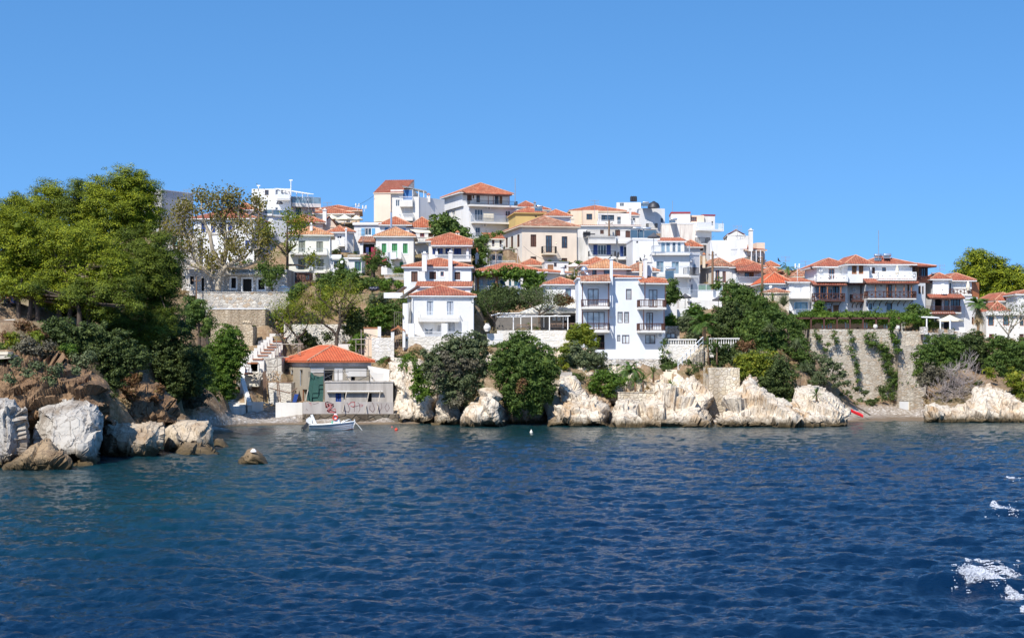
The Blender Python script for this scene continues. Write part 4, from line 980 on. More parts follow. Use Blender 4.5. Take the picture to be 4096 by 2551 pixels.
# --- vine house
crop(2000,1000)
h = House('house', 'white house with wide orange hip roof and blue shutters behind the vine canopy')
v = h.vol(-330, 590, 203, 620, 292, 3, d=8, mat=WH, foot=2); v.w_('f',-285,395,-225,520,'b','white',2); v.w_('f',-175,398,-60,520,'b','white',3); v.w_('f',0,404,68,475,'s','teal'); v.w_('f',120,405,150,480,'s','teal'); v.w_('f',190,400,250,478,'s','teal')
v.roof(186,'hip',mat=T_O,ov=.5,ins=4); v.bal('f',-355,295,560,480,1.6,.4,'bar','white')
v = h.vol(590, 880, 203.6, 640, 300, 40, d=5, mat=WH, part='side_wing', foot=2); v.w_('f',640,408,665,522,'s','teal'); v.w_('f',700,418,745,535,'o','white',2,glass='teal'); v.roof(270,'hip',mat=T_O,ov=.6); h.done()
mb = MB()
for x in (-310,-60): mb.box(P(x,560,201.3),(.3,0,0),(0,.3,0),(0,0,P(x,350,201.3).z-P(x,560,201.3).z))
a = P(-325,362,201.2); mb.box(a,(P(20,362,201.2)-a),(0,.2,0),(0,0,.3)); mb.box(a+Vector((0,0,.3)),(P(20,362,201.2)-a),(0,3,0),(0,0,.06)); obj('pergola',mb,WOOD2,label='red brown timber pergola carrying the grape vine',cat='pergola')
h = House('house', 'small orange roofed shed peeking out under the pink mansion', 'house'); v = h.vol(265,590,215,300,205,2,d=5,mat=BEIGE,g=False); v.roof(130,'hip',mat=T_O,ov=.3); h.done()
h = House('shack', 'flat roofed white shack with reed blind below the pink mansion', 'house'); v = h.vol(600,920,211,340,168,4,d=4,mat=WHC,cap=(.12,METAL)); v.w_('f',640,195,718,280,'r','orange'); v.w_('f',725,172,762,225,'g','brown'); v.w_('f',866,205,895,250,'g','brown'); h.done()
chb = House('chimney', 'round white domed chimney pot beside the wide orange hip roof', 'chimney'); chb.ensure(P(840,330,204)); mm = MB(); mm.lathe(P(843,330,204),[(.34,0),(.27,.2),(.25,.25),(.22,.85),(.3,.88),(.3,.95),(.22,1.15),(.1,1.28),(.02,1.32)],14); obj('stack',mm,WH,chb.root); mm=MB(); mm.lathe(P(843,236,204),[(.3,0),(.3,.08)],14); obj('vent_band',mm,METAL,chb.root)
h = House('house', 'small white cottage with blue curtained door beside the main seaside house')
v = h.vol(612, 1047, 190.2, 730, 462, 2, d=6, mat=WH, foot=.2, g=False); v.w_('f',880,518,954,670,'b','blue',1); v.roof(372,'hip',mat=T_O,ov=.35,ins=3.5); v.bal('f',950,1045,720,660,.6,.1,'bar'); h.done()
h = House('house', 'white rear house with tan tile hip roofs behind the main seaside house')
v = h.vol(1180, 1700, 190, 420, 252, 2, d=8, mat=WHC, g=False); v.w_('f',1240,262,1298,335,'g','brown',1); v.w_('f',1395,262,1475,335,'g','brown',1); v.roof(140,'hip',mat=T_Y,ov=.5,trim=WHC)
v = h.vol(1110, 1500, 196, 420, 200, 2, d=8, mat=WHC, g=False, part='rear_wing'); v.roof(115,'hip',mat=T_O,ov=.3)
crop(2400,750); v = h.vol(330, 760, 191, 1250, 1130, 2, d=9, mat=WH, g=False, part='right_wing'); v.roof(1030,'hip',mat=T_OLD,ov=.4); h.done()
crop(2400,750)
chimney(h,530,568,1150,1005,188,BEIGE); chimney(h,582,632,1190,970,186.5,WH); chimney(h,637,702,1185,1005,187.5,WH)
# --- main seaside house
crop(2000,1000)
h = House('main_house', 'tall white seaside house with bluish front, brown timber windows and stacked balconies', 'house')
v = h.vol(1052, 1876, 180.5, 1452, 372, 0, d=9, mat=BLUW, foot=1)
v.w_('f',1180,522,1325,740,'c','brown',2); v.w_('f',1105,828,1406,1068,'c','brown',4); v.w_('f',1580,830,1650,980,'c','brown',1); v.w_('f',1668,830,1735,980,'c','brown',1)
v.w_('f',1525,1362-0,1600,1512,'c','brown',1) if False else None
v.w_('f',1574,1140,1617,1228,'c','brown',1); v.w_('f',1640,1140,1738,1258,'c','brown',2); v.w_('f',1300,1138,1405,1335,'dark','brown')
mm = MB(); u0,_ = v.fp('f',1262,1240,.05); u1,_ = v.fp('f',1400,1240,.05); railing(mm,[(v.pt('f',u0,v.fp('f',1300,1332,.05)[1],.05),v.pt('f',u1,v.fp('f',1300,1332,.05)[1],.05))],v.fp('f',1300,1240)[1]-v.fp('f',1300,1332)[1],'wood'); obj('railing',mm,WOOD,h.root)
v.bal('f',1098,1472,762,662,1.35,.25,'wood','brown'); v.bal('f',1098,1472,1078,980,1.35,.25,'wood','brown')
for x,a,b in ((1108,760,440),(1458,760,440),(1103,1075,785),(1458,1075,785)): mm = MB(); u = v.fp('f',x,700,1.25)[0]; mm.box(v.pt('f',u-.05,v.fp('f',x,a,1.25)[1],1.3),(.1,0,0),(0,.1,0),(0,0,v.fp('f',x,b,1.25)[1]-v.fp('f',x,a,1.25)[1])); obj('balcony_post',mm,WOOD,h.root)
crop(2400,750)
v.w_('f',348,1362,424,1508,'c','brown',1)
crop(2000,1000)
v.roof(338,'hip',mat=T_O,ov=.18,hh=.42)
chimney(h,1478,1516,830,128,179.9,BLUW,d=.55)
crop(2400,750); chimney(h,596,632,1250,960,181,WH,d=.5)
crop(2550,1050)
v = h.vol(28, 365, 180.5, 1292, 240, 10, d=8, mat=BLUW, foot=1, part='right_tower')
v.w_('f',152,365,268,600,'c','brown',2); v.w_('f',120,672,210,905,'c','brown',2); v.w_('f',103,972,240,1092,'c','brown',2); acunit(v,'f',268,945,345,1008)
v.bal('f',30,388,600,498,1.2,.25,'wood','brown'); v.bal('f',26,372,915,815,1.2,.22,'wood','brown')
for x,a,b in ((98,590,262),(372,590,300),(80,905,630),(355,905,630)): mm = MB(); u = v.fp('f',x,700,1.1)[0]; mm.box(v.pt('f',u-.05,v.fp('f',x,a,1.1)[1],1.15),(.1,0,0),(0,.1,0),(0,0,v.fp('f',x,b,1.1)[1]-v.fp('f',x,a,1.1)[1])); obj('balcony_post',mm,WOOD,h.root)
v.roof(205,'hip',mat=T_O,ov=.2,hh=.45); h.done()
crop(2000,1000)
hs = House('porch_roof', 'old tiled roof over the left top balcony of the main seaside house', 'porch roof'); vv = hs.vol(1095,1475,179,440,424,0,d=1.4,mat=WH,foot=0,g=False); vv.roof(392,'shedf',mat=T_OLD,ov=.1,hh=.65); hs.done()
crop(2550,1050)
hs = House('porch_roof', 'tiled roof over the right top balcony of the main seaside house', 'porch roof'); vv = hs.vol(48,405,179.6,290,276,10,d=1.3,mat=WH,foot=0,g=False); vv.roof(240,'shedf',mat=T_O,ov=.1,hh=.6); hs.done()
h = House('stone_annex', 'small rubble annex with brown window behind the white balustrade', 'house'); v = h.vol(350,565,184,1020,852,2,d=4,mat=S_GREY,foot=1); v.w_('f',388,950,508,1018,'c','brown',2); h.done()
h = House('footing_wall', 'rubble footing wall directly under the main seaside house', 'retaining wall')
crop(2200,1350,3.735); v = h.vol(760,1660,179.5,600,318,1,d=.8,mat=S_GREY,foot=3); h.done()
# ================================================================ shore structures
crop(900,1300)
h = House('ruined_house', 'half finished concrete house with new orange hip roof on the quay', 'house')
v = h.vol(1140, 1962, 170, 1035, 552, 22, dp=778, mat=CONC, foot=1)
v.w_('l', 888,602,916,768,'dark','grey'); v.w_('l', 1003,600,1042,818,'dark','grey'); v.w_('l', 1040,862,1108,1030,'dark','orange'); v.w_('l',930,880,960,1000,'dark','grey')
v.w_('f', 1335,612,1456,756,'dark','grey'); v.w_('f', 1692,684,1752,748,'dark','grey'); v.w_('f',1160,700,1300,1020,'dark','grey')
v2 = h.vol(1138, 1966, 169.95, 552, 486, 22, dp=772, mat=stone('concrete_block',[(.52,.51,.49),(.62,.61,.58),(.57,.56,.53)],2.4,(.4,.39,.37),2.,.04,.02), part='block_course', foot=0, g=False)
v2.roof(280,'hip',mat=T_N,ov=.35,trim=plain('new_tile_edge',(.5,.12,.04),.8),ins=3.6)
for a,b,t,bm in ((1150,1330,570,640),(1470,1580,575,740),(1620,1900,585,690)):
    mm = MB(); u0,_ = v.fp('f',a,600); u1,_ = v.fp('f',b,600); v.fbox(mm,'f',u0,u1,v.fp('f',a,bm)[1],v.fp('f',a,t)[1],.03,0.002); obj('plaster_patch',mm,WHC,h.root)
h.done()
h = House('quay_annex', 'weathered grey plaster annex with blue window and graffiti band at the water edge', 'building')
v = h.vol(1345, 2258, 166.5, 1192, 772, 3, d=4.6, mat=OLDW, foot=1, cap=(.15, OLDW))
v.w_('f',1486,905,1562,1028,'s','blue'); v.w_('f',1905,900,1972,1032,'dark','grey'); v.w_('f',1590,905,1625,1000,'dark','grey')
v.bal('f',1370,2120,895,885,.35,.1,'none',sides=False,slab=CONC)
h.done()
h = House('side_wall', 'white plastered sloping side wall with pale yellow paint at the right of the ruin', 'wall')
v = h.vol(1960, 2212, 169.5, 780, 640, 12, d=.4, mat=WHC, foot=1, g=False); h.ensure(P(2000,700,169))
mb = MB(); a = [P(1915,548,170.4),P(2210,600,169.6),P(2200,760,169.6),P(1960,690,170.4)]; b_ = [p+Vector((.1,.4,0)) for p in a]
mb.poly(a); mb.poly(list(reversed(b_)));
for i in range(4): mb.poly([a[i],b_[i],b_[(i+1)%4],a[(i+1)%4]])
obj('gable', mb, WHC, h.root); h.done()
h = House('quay_wall', 'grey graffiti covered low wall along the quay in front of the ruin', 'wall')
v = h.vol(1048, 2262, 164.6, 1192, 1034, 0, d=.4, mat=plaster((.47,.43,.40),.6,(.30,.26,.24),key='gf'), foot=.3)
gw = v
RED = plain('faded_red_spray', (.42,.13,.13), .9); BLK = plain('dark_spray', (.17,.11,.11), .9)
def stroke(pts, w, m, nm='graffiti'):
    mb = MB(); c = [v.fp('f', U_(x), V_(y)) for x, y in pts]
    for (u0,z0),(u1,z1) in zip(c, c[1:]):
        d = Vector((u1-u0, z1-z0)); 
        if d.length < 1e-4: continue
        d.normalize(); n = Vector((-d.y, d.x))*w/2; e = d*w*.35
        mb.poly([v.pt('f', *q, .012) for q in ((u0-e.x-n.x, z0-e.y-n.y),(u1+e.x-n.x, z1+e.y-n.y),(u1+e.x+n.x, z1+e.y+n.y),(u0-e.x+n.x, z0-e.y+n.y))])
    return obj(nm, mb, m, h.root)
U_ = lambda x: (1150+x/6.937-900)*3.36
V_ = lambda y: (1600+y/6.937-1300)*3.36
for pts, w, m in (([(1060,60),(1110,45),(1270,110),(1280,170),(1170,270),(1340,330)],.10,BLK),([(1060,90),(1075,190),(1150,160),(1120,110),(1240,140),(1110,290),(1150,320),(1330,340)],.16,RED),([(1060,60),(1070,200),(1120,210)],.07,BLK),([(1150,290),(1320,230),(1340,310)],.07,RED),([(600,80),(650,80),(655,150)],.05,RED),([(700,90),(730,110),(860,75)],.04,BLK),([(520,240),(560,280)],.05,BLK),([(1650,70),(1700,170),(1730,240),(1700,330),(1560,290),(1590,210)],.06,BLK),([(1700,120),(1760,60),(1860,50),(1870,150),(1830,190),(1760,160)],.09,RED),([(1860,170),(1860,320)],.05,BLK),([(1870,180),(1990,140),(2010,250),(1970,330)],.05,BLK),([(2010,120),(2090,130),(2080,160),(2020,180)],.05,RED),([(1950,60),(2000,120),(2010,170)],.05,BLK),([(2360,70),(2420,250),(2370,330),(2280,260),(2290,150)],.06,BLK),([(2480,80),(2540,330),(2620,200),(2600,90)],.05,BLK),([(2760,90),(2700,200),(2760,320),(2830,220),(2790,120)],.05,BLK)): stroke(pts,w,m)
h.done()
h = House('quay', 'dark weathered stone quay footing along the water below the ruin', 'quay')
v = h.vol(1040, 2330, 163.6, 1330, 1196, 0, d=6, mat=stone('quay_stone',[(.10,.075,.05),(.17,.13,.09),(.13,.11,.08)],1.2,(.05,.04,.03),1.6,.05,.08), foot=.8); h.done()
h = House('low_wall', 'whitewashed low wall beside the pebble beach left of the quay', 'wall')
v = h.vol(680, 1042, 165.5, 1235, 1042, 3, d=.4, mat=WHC, foot=1); h.done()
h = House('low_wall', 'short white wall block at the foot of the beach stairs', 'wall')
v = h.vol(303, 508, 168.5, 1165, 1032, -3, d=.5, mat=WHC, foot=1); h.done()
h = House('yard_wall', 'cream lime plastered yard wall with leaning poles left of the ruin', 'wall')
v = h.vol(585, 890, 171, 1040, 772, -2, d=2.5, mat=S_WASH, foot=1.5); v = h.vol(495,760,176,620,440,0,d=3,mat=stone('crazy_paving',[(.60,.56,.48),(.66,.62,.54)],1.2,(.35,.31,.26),1.,.05),foot=2,part='upper_wall'); h.done()
mb = MB(); u = [P(x,y,166.9) for x,y in ((1150,625),(1200,675),(1270,692),(1325,680))]; w = [P(x,y,166.4) for x,y in ((1100,1010),(1165,1030),(1250,1020),(1315,1030))]
for i in range(3):
    for k in range(6):
        a,b_ = k/6,(k+1)/6; q = [u[i].lerp(w[i],a),u[i+1].lerp(w[i+1],a),u[i+1].lerp(w[i+1],b_),u[i].lerp(w[i],b_)]
        q = [p+Vector((0,.12*math.sin(i*2.1+k),0)) for p in q]; mb.poly(q); mb.poly([p+Vector((0,.03,0)) for p in reversed(q)])
obj('safety_net', mb, plain('dark_green_netting',(.015,.07,.055),.8), label='dark green netting hung on the scaffold of the ruin', cat='netting')
POLE = plain('grey_timber',(.36,.31,.25),.8,var=.3)
def poles(name, label, cat, segs, r=.05, D=166, mat=None):
    mb = MB()
    for s in segs:
        D0 = s[4] if len(s) > 4 else D; D1 = s[5] if len(s) > 5 else D0
        mb.tube([P(s[0],s[1],D0), P(s[2],s[3],D1)], r, 5)
    return obj(name, mb, mat or POLE, label=label, cat=cat)
poles('scaffold','rusty scaffold frame across the front of the ruin','scaffold',[(1150,608,1950,612),(1200,640,1660,632),(1465,610,1465,755),(1520,600,1520,755),(1340,710,1450,655),(1360,660,1450,750),(1940,600,1940,760),(1790,740,1940,675),(1130,620,1130,700),(1330,600,1330,1000)],.035,166.6,DMETAL)
for lab,sg in (('slanting prop left of the red graffiti swirl',(1635,890,1580,1170,165.8,163.9)),('slanting prop in the middle of the quay wall',(1935,890,1880,1185,165.8,163.9)),('slanting prop nearest the right end of the quay wall',(2088,885,2042,1180,165.8,163.9)),('short slanting prop left of the green netting',(1115,870,1080,1025,166.5,165.2))): poles('timber_prop',lab,'timber prop',[sg],.055)
poles('board','longer pale diagonal board leaning over the terrace of the quay annex','board',[(1585,610,1690,755,167.5,166.9)],.09); poles('board','short pale diagonal board near the right end of the quay annex','board',[(1945,665,2010,755,167.5,166.9)],.09)
poles('fence_pole','bundle of tall brown poles leaning on the yard wall','pole',[(515,620,520,1035),(540,610,560,1035),(560,700,600,1030),(530,640,540,1030),(700,760,720,1030),(720,760,745,1030),(600,845,880,915),(690,770,900,775),(890,900,970,845)],.06,169.5,plain('brown_poles',(.20,.12,.08),.9))
poles('scaffold','timber scaffold with plank deck beside the white garden stair','scaffold',[(690,180,705,620),(720,250,720,430),(985,240,985,400),(1010,250,1010,400),(640,258,1050,250),(640,262,1050,254),(670,430,860,430),(915,320,1000,265)],.045,176)
poles('scaffold','timber scaffold by the curving white wall','scaffold',[(1830,60,1835,400),(1700,195,1960,185),(1870,105,2090,165),(1925,180,1925,420),(1760,180,1760,360),(1760,260,1920,260)],.045,175)
poles('timber_heap','heap of broken timber between the low white walls','timber heap',[(520,1040,670,1130),(515,1090,640,1050),(530,1130,670,1100),(560,1050,650,1150),(520,1150,660,1140),(600,1040,560,1140)],.07,168.5)
r9 = random.Random(9); mb = MB()
for i in range(150):
    x, y, D = r9.uniform(380,760), r9.uniform(640,760), 171.4; p = P(x, y, D+r9.uniform(-.5,1.5)); s_ = r9.uniform(.06,.2); a_ = r9.uniform(0,3)
    mb.box(p, (s_*math.cos(a_),s_*math.sin(a_),0), (-s_*math.sin(a_),s_*math.cos(a_),.05), (0,.02,s_*.7))
obj('rubble', mb, plaster((.5,.45,.38),.5,key='rub'), kind='stuff')
# beach stairs, walls and stepped garden wall
def stairs(name, label, a, b, wv, n, mat, cat='stair', rise=None):
    h_ = House(name, label, cat); h_.ensure(a); mb = MB(); wv = Vector(wv)
    for i in range(n):
        p = a.lerp(b, i/n); q = a.lerp(b, (i+1)/n); dd = Vector((b.x-a.x, b.y-a.y, 0))/n
        side = wv if abs(wv.cross(dd).z) > .02 else Vector((1,0,0))
        mb.box(Vector((p.x,p.y,min(a.z,b.z)-1.0)), side, dd*1.0, Vector((0,0,max(.05,q.z-min(a.z,b.z)+1.0-i*0.0))))
    obj('steps', mb, mat, h_.root); return h_
stairs('beach_stair','wide white stair rising from the pebble beach under the bushes',P(28,1135,168),P(35,940,173),(P(280,1130,168)-P(28,1135,168)),9,plaster((.72,.71,.68),.5,key='sst'))
stairs('hill_stair','pale stone stair climbing between the dry wall and stepped white wall',P(150,700,173),P(330,300,183),(2.4,0,0),18,plaster((.70,.66,.56),.4,key='st2'))
h = House('stair_wall', 'white curving parapet beside the beach stair', 'wall'); h.ensure(P(240,1000,169)); mb = MB()
pts = [P(215,530,173.5),P(205,720,172),P(245,860,171),P(290,1000,169),P(300,1075,168.3)]
for a,b_ in zip(pts,pts[1:]):
    mb.poly([a,b_,b_-Vector((0,0,2)),a-Vector((0,0,2))]); c = Vector((.45,.1,0)); mb.poly([a,a+c,b_+c,b_]); mb.poly([b_+c,a+c,a+c-Vector((0,0,2)),b_+c-Vector((0,0,2))])
obj('parapet',mb,WHC,h.root); mb=MB(); mb.box(P(190,1000,173.6)-Vector((0,0,.5)),(1.3,0,0),(0,.5,0),(0,0,P(190,520,173.6).z-P(190,1000,173.6).z)); obj('pier',mb,WH,h.root)
crop(700,1050)
h = House('stepped_wall', 'white garden wall stepping uphill with little tile caps', 'garden wall'); h.ensure(P(1100,1300,177)); mb=MB(); tb=MB()
for i,(x,y) in enumerate(((925,1350),(995,1295),(1060,1245),(1100,1205),(1145,1165),(1190,1130),(1225,1095),(1268,1055),(1310,1010))):
    D=174.5+i*1.1; a=P(x-45,y+10,D); mb.box(a-Vector((0,0,3.2)),(2.0,0,0),(0,.5,0),(0,0,3.2)); mb.box(a+Vector((.05,0,.003)),(.7,0,0),(0,.5,0),(0,0,.55)); tb.box(a+Vector((.75,-.1,.003)),(1.15,0,0),(0,.7,0),(0,0,.12))
obj('wall',mb,WHC,h.root); obj('tile_cap',tb,COLS['orange'],h.root)
h = House('sloped_wall','white sloping wall ribbon above the stepped garden wall','garden wall'); h.ensure(P(1250,1100,184)); mb=MB()
a,b_=P(1115,1060,182),P(1420,948,187); mb.box(a-Vector((0,0,2.4)),b_-a,(0,.4,0),(0,0,2.4)); obj('wall',mb,WH,h.root)
h = House('beige_wall','whitewashed terrace wall behind the two thin trees','retaining wall'); crop(1100,1050)
v = h.vol(120,1010,186,1100,830,0,d=5,mat=stone('flaking_white_rubble',[(.52,.46,.38),(.72,.68,.6),(.62,.56,.47)],2.2,(.72,.68,.60),1.6,.09),foot=2); v=h.vol(850,1320,180,1230,1095,0,d=3,mat=WHC,foot=2,part='lower_wall'); h.done()
# ================================================================ centre terraces
crop(2000,1000)
h = House('restaurant_terrace', 'long whitewashed terrace wall under the restaurant pergola', 'retaining wall')
v = h.vol(-40, 1045, 185, 1320, 1078, 0, d=8, mat=S_WASH, foot=3); v.bal('f',530,840,1290,1205,.05,.1,'bar','white',sides=False); h.done()
h = House('terrace_wall', 'white wall with railing below the large clay jar', 'garden wall'); v=h.vol(-170,40,183.5,1330,1120,6,d=.6,mat=WHC,foot=3); v.bal('f',-165,35,1270,1195,.05,.1,'bar','white',sides=False); h.done()
h = House('restaurant', 'low restaurant box painted dark for interior shade under a cream canvas roof', 'restaurant')
v = h.vol(-60, 560, 191, 1060, 850, 0, d=5, mat=plain('shade_dark_boards',(.16,.145,.13),.9), foot=1, part='left_room'); v = h.vol(545, 1045, 189.2, 1060, 742, 0, d=8, mat=plain('shade_dark_boards',(.16,.145,.13),.9), foot=1); v.w_('f',860,880,1030,1050,'dark','brown')  # wall colour darkened to carry the shade of the open interior
for x in (710,775,860): v.w_('f',x,895,x+38,945,'g','white',2)
h.done()
mb = MB(); a,b_ = P(265,832,186.6),P(1040,826,187.5); c,d = P(1040,722,189.4),P(545,730,189.4)
mb.poly([a,b_,c,d]); mb.poly([q-Vector((0,0,.08)) for q in (d,c,b_,a)]); mb.box(a-Vector((0,0,.18)),b_-a,(0,.06,0),(0,0,.18))
obj('canvas_roof',mb,plain('pale_canvas',(.66,.62,.53),.8),label='large cream canvas roof of the restaurant terrace',cat='canopy')
poles('pergola','bare white pipe pergola above the restaurant terrace','pergola',[(180,900,180,1075),(280,905,280,1050,189),(425,890,425,1075),(665,890,665,1075),(848,895,848,1050,189),(912,885,912,1075),(590,900,590,1040,189),(-40,900,945,885),(-40,852,945,835,189),(0,900,120,850,185.6,189),(300,895,420,840,185.6,189),(520,892,640,840,185.6,189),(700,890,860,838,185.6,189),(100,880,520,868,187),(-120,880,0,850,185.6)],.06,185.6,WPAINT)
for i,(x0,x1,y0,y1,lab) in enumerate(((230,480,1055,1000,'left brown picket fence on the restaurant terrace'),(680,1020,1042,985,'right brown picket fence on the restaurant terrace'))):
    mb=MB(); railing(mb,[(P(x0,y0,186.5),P(x1,y0-6,186.5))],P(x0,y1,186.5).z-P(x0,y0,186.5).z,'wood'); obj('picket_fence',mb,plain('weathered_pickets',(.20,.13,.09),.8),label=lab,cat='fence')
crop(1550,1000)
mb=MB(); mb.lathe(P(1340,1092,183),[(.2,0),(.37,.2),(.42,.42),(.37,.6),(.24,.74),(.22,.82),(.28,.88),(.24,.9)],18); obj('giant_jar',mb,WHC,label='huge white clay jar on the terrace corner',cat='jar',smooth=True)
# balustrades, stairs, tan walls
crop(2550,1050)
h = House('balustrade','white balustrade terrace on a rubble wall right of the main seaside house','balustrade')
v = h.vol(360,810,178.5,1420,1108,0,d=5,mat=S_WASH,foot=2); mm=MB(); railing(mm,[(v.pt('f',.1,v.z1,-.2),v.pt('f',v.w-.1,v.z1,-.2))],P(0,1025,178.5).z-P(0,1108,178.5).z,'balus'); obj('balusters',mm,WHC,h.root)
h.done()
h = House('balustrade','second shorter white balustrade half hidden by shrubs','balustrade')
v = h.vol(940,1385,180,1300,1118,-2,d=4,mat=WHC,foot=2); mm=MB(); railing(mm,[(v.pt('f',.1,v.z1,-.2),v.pt('f',v.w-.1,v.z1,-.2))],P(0,1012,180).z-P(0,1118,180).z,'balus'); obj('balusters',mm,WHC,h.root); h.done()
h = House('tan_stair','tan stone stair with white railing descending left from the balustrade','stair'); h.ensure(P(700,1300,176)); mb=MB(); 
a,b_=P(545,1440,174.5),P(880,1120,178.3); n=17
for i in range(n):
    p=a.lerp(b_,i/n); q=a.lerp(b_,(i+1)/n); mb.box(Vector((p.x,p.y,a.z-2.5)),(q.x-p.x,0,0),(0,2.2,0),(0,0,q.z-a.z+2.5))
obj('steps',mb,S_TAN,h.root); mb=MB(); pa,pb=a+Vector((0,-.02,1)),b_+Vector((0,-.02,1)); mb.tube([pa,pb],.05,5); mb.tube([pa-Vector((0,0,.5)),pb-Vector((0,0,.5))],.035,5)
for i in range(7): p=a.lerp(b_,i/6); mb.tube([p,p+Vector((0,0,1))],.04,5)
obj('railing',mb,WPAINT,h.root)
h = House('tan_wall','tan rubble wall under the stone stair','retaining wall'); v=h.vol(860,950,178.6,1500,1140,0,d=3,mat=S_TAN,foot=3); h.done()
crop(2750,1250)
h = House('tan_wall','sunlit pale rubble retaining wall between the two rocky outcrops','retaining wall'); v=h.vol(290,700,165.5,1420,742,0,d=5,mat=S_TAN,foot=1); h.done()
crop(2200,1350,3.735)
h = House('ledge_wall','small rubble ledge wall above the central white rocks','retaining wall'); v=h.vol(1020,1560,166,1080,820,0,d=4,mat=S_TAN,foot=1,cap=(.06,S_TAN)); h.done()
h = House('flag_path','pale flagstone steps curving down from the white stair','steps'); h.ensure(P(1750,700,170)); mb=MB()
for i,(x0,x1,y,D) in enumerate(((1730,1900,478,174.3),(1700,1900,510,173.7),(1680,1890,545,173),(1660,1870,585,172.4),(1640,1850,625,171.8),(1610,1800,665,171),(1590,1740,705,170.4),(1570,1700,745,169.8),(1560,1680,790,169.2),(1560,1690,830,168.7))):
    a=P(x0,y,D); b_=P(x1,y,D); mb.box(a-Vector((0,0,1.0)),b_-a,(0,1.3,0),(0,0,1.0))
obj('steps',mb,plaster((.74,.64,.50),.3,key='flag'),h.root)
h = House('path_wall','whitewashed sloping retaining wall right of the flagstone steps','retaining wall'); h.ensure(P(1950,700,170)); mb=MB()
a=[P(1860,500,172.5),P(1990,600,170),P(2060,850,167),P(1740,835,167),P(1850,620,170)]; mb.poly(a); b2=[p+Vector((0,1.5,0)) for p in a]
for i in range(5): mb.poly([a[i],b2[i],b2[(i+1)%5],a[(i+1)%5]])
obj('face',mb,S_TAN,h.root)
h = House('rock_stair','grey concrete steps cut down beside the leaning rocks','stair'); h.ensure(P(60,900,164)); mb=MB()
for i in range(11):
    a=P(115-i*6+(i>5)*(i-5)*20,640+i*36,166-.35*i); mb.box(a-Vector((1.3,0,1.2)),(1.5,0,0),(0,1.6,0),(0,0,1.2))
obj('steps',mb,CONC,h.root); mb=MB(); mb.box(P(150,640,166.5),(P(330,640,166.5)-P(150,640,166.5)),(0,.4,0),(0,0,P(0,515,166.5).z-P(0,640,166.5).z)); mb.box(P(150,520,166.5),(.25,0,0),(0,.4,0),(0,0,.25)); obj('parapet',mb,OLDW,h.root)
# ================================================================ right great wall
crop(3150,1250,2.567)
h = House('great_wall','very tall tan rubble retaining wall under the vine covered terrace','retaining wall')
v = h.vol(235,1140,188,1055,170,-3,d=16,mat=S_WALL,foot=1.5); v = h.vol(1140,1420,187,1080,335,3,d=14,mat=S_WALL,foot=1.5,part='right_bay'); v.w_('f',1142,905,1250,1025,'r','cream',dp=.4)
v = h.vol(1130,1400,189,345,190,2,d=10,mat=S_WALL,foot=.5,part='upper_step'); v=h.vol(1395,1840,188.5,420,205,-2,d=10,mat=S_GREY,foot=8,part='terrace_front')
h.done()
for x in (1440,1590,1690):
    pass
crop(3500,900,3.023)
h = House('terrace_pier','rubble terrace parapet with square piers under the cream parasol','parapet'); 
v=h.vol(560,640,187.9,1300,1230,0,d=.8,mat=S_GREY,foot=.2,g=False); v=h.vol(785,835,187.9,1300,1255,0,d=.8,mat=S_GREY,foot=.2,part='pier',g=False); v=h.vol(900,950,187.9,1300,1258,0,d=.8,mat=S_GREY,foot=.2,part='pier',g=False); h.done()
mb=MB(); a,b_=P(560,1118,189),P(780,1128,189)
mb.box(a,b_-a,(0,5,.3),(0,0,.12))
for x in (625,790,908): mb.tube([P(x,1275,188.8),P(x,1130,188.8)],.09,6)
obj('canopy_frame',mb,WPAINT,label='white flat canopy on posts beside the cream parasol',cat='canopy')
# pergola for the mansion vine
crop(3100,900)
mb=MB()
for x in range(300,1700,175): mb.box(P(x,1395,188.6),(.18,0,0),(0,.18,0),(0,0,P(x,1240,188.6).z-P(x,1395,188.6).z))
for D in (188.6,195): a=P(280,1262,D); a.z=P(0,1262,188.6).z; mb.box(a,(P(1680,1262,D).x-a.x,0,0),(0,.15,0),(0,0,.2))
obj('pergola',mb,WOOD,label='long dark timber pergola carrying vines on the great wall',cat='pergola')
crop(3100,900)
for x,y in ((1350,1360),(1650,1375)):
    mb=MB(); c=P(x,y+30,188.4); mb.lathe(c,[(.12,0),(.24,.08),(.28,.28),(.2,.42),(.23,.48)],12); obj('planter_jar',mb,WHC,label='white jar planter on the great wall '+('under the hanging vine' if x>1500 else 'near its middle'),cat='planter',smooth=True)
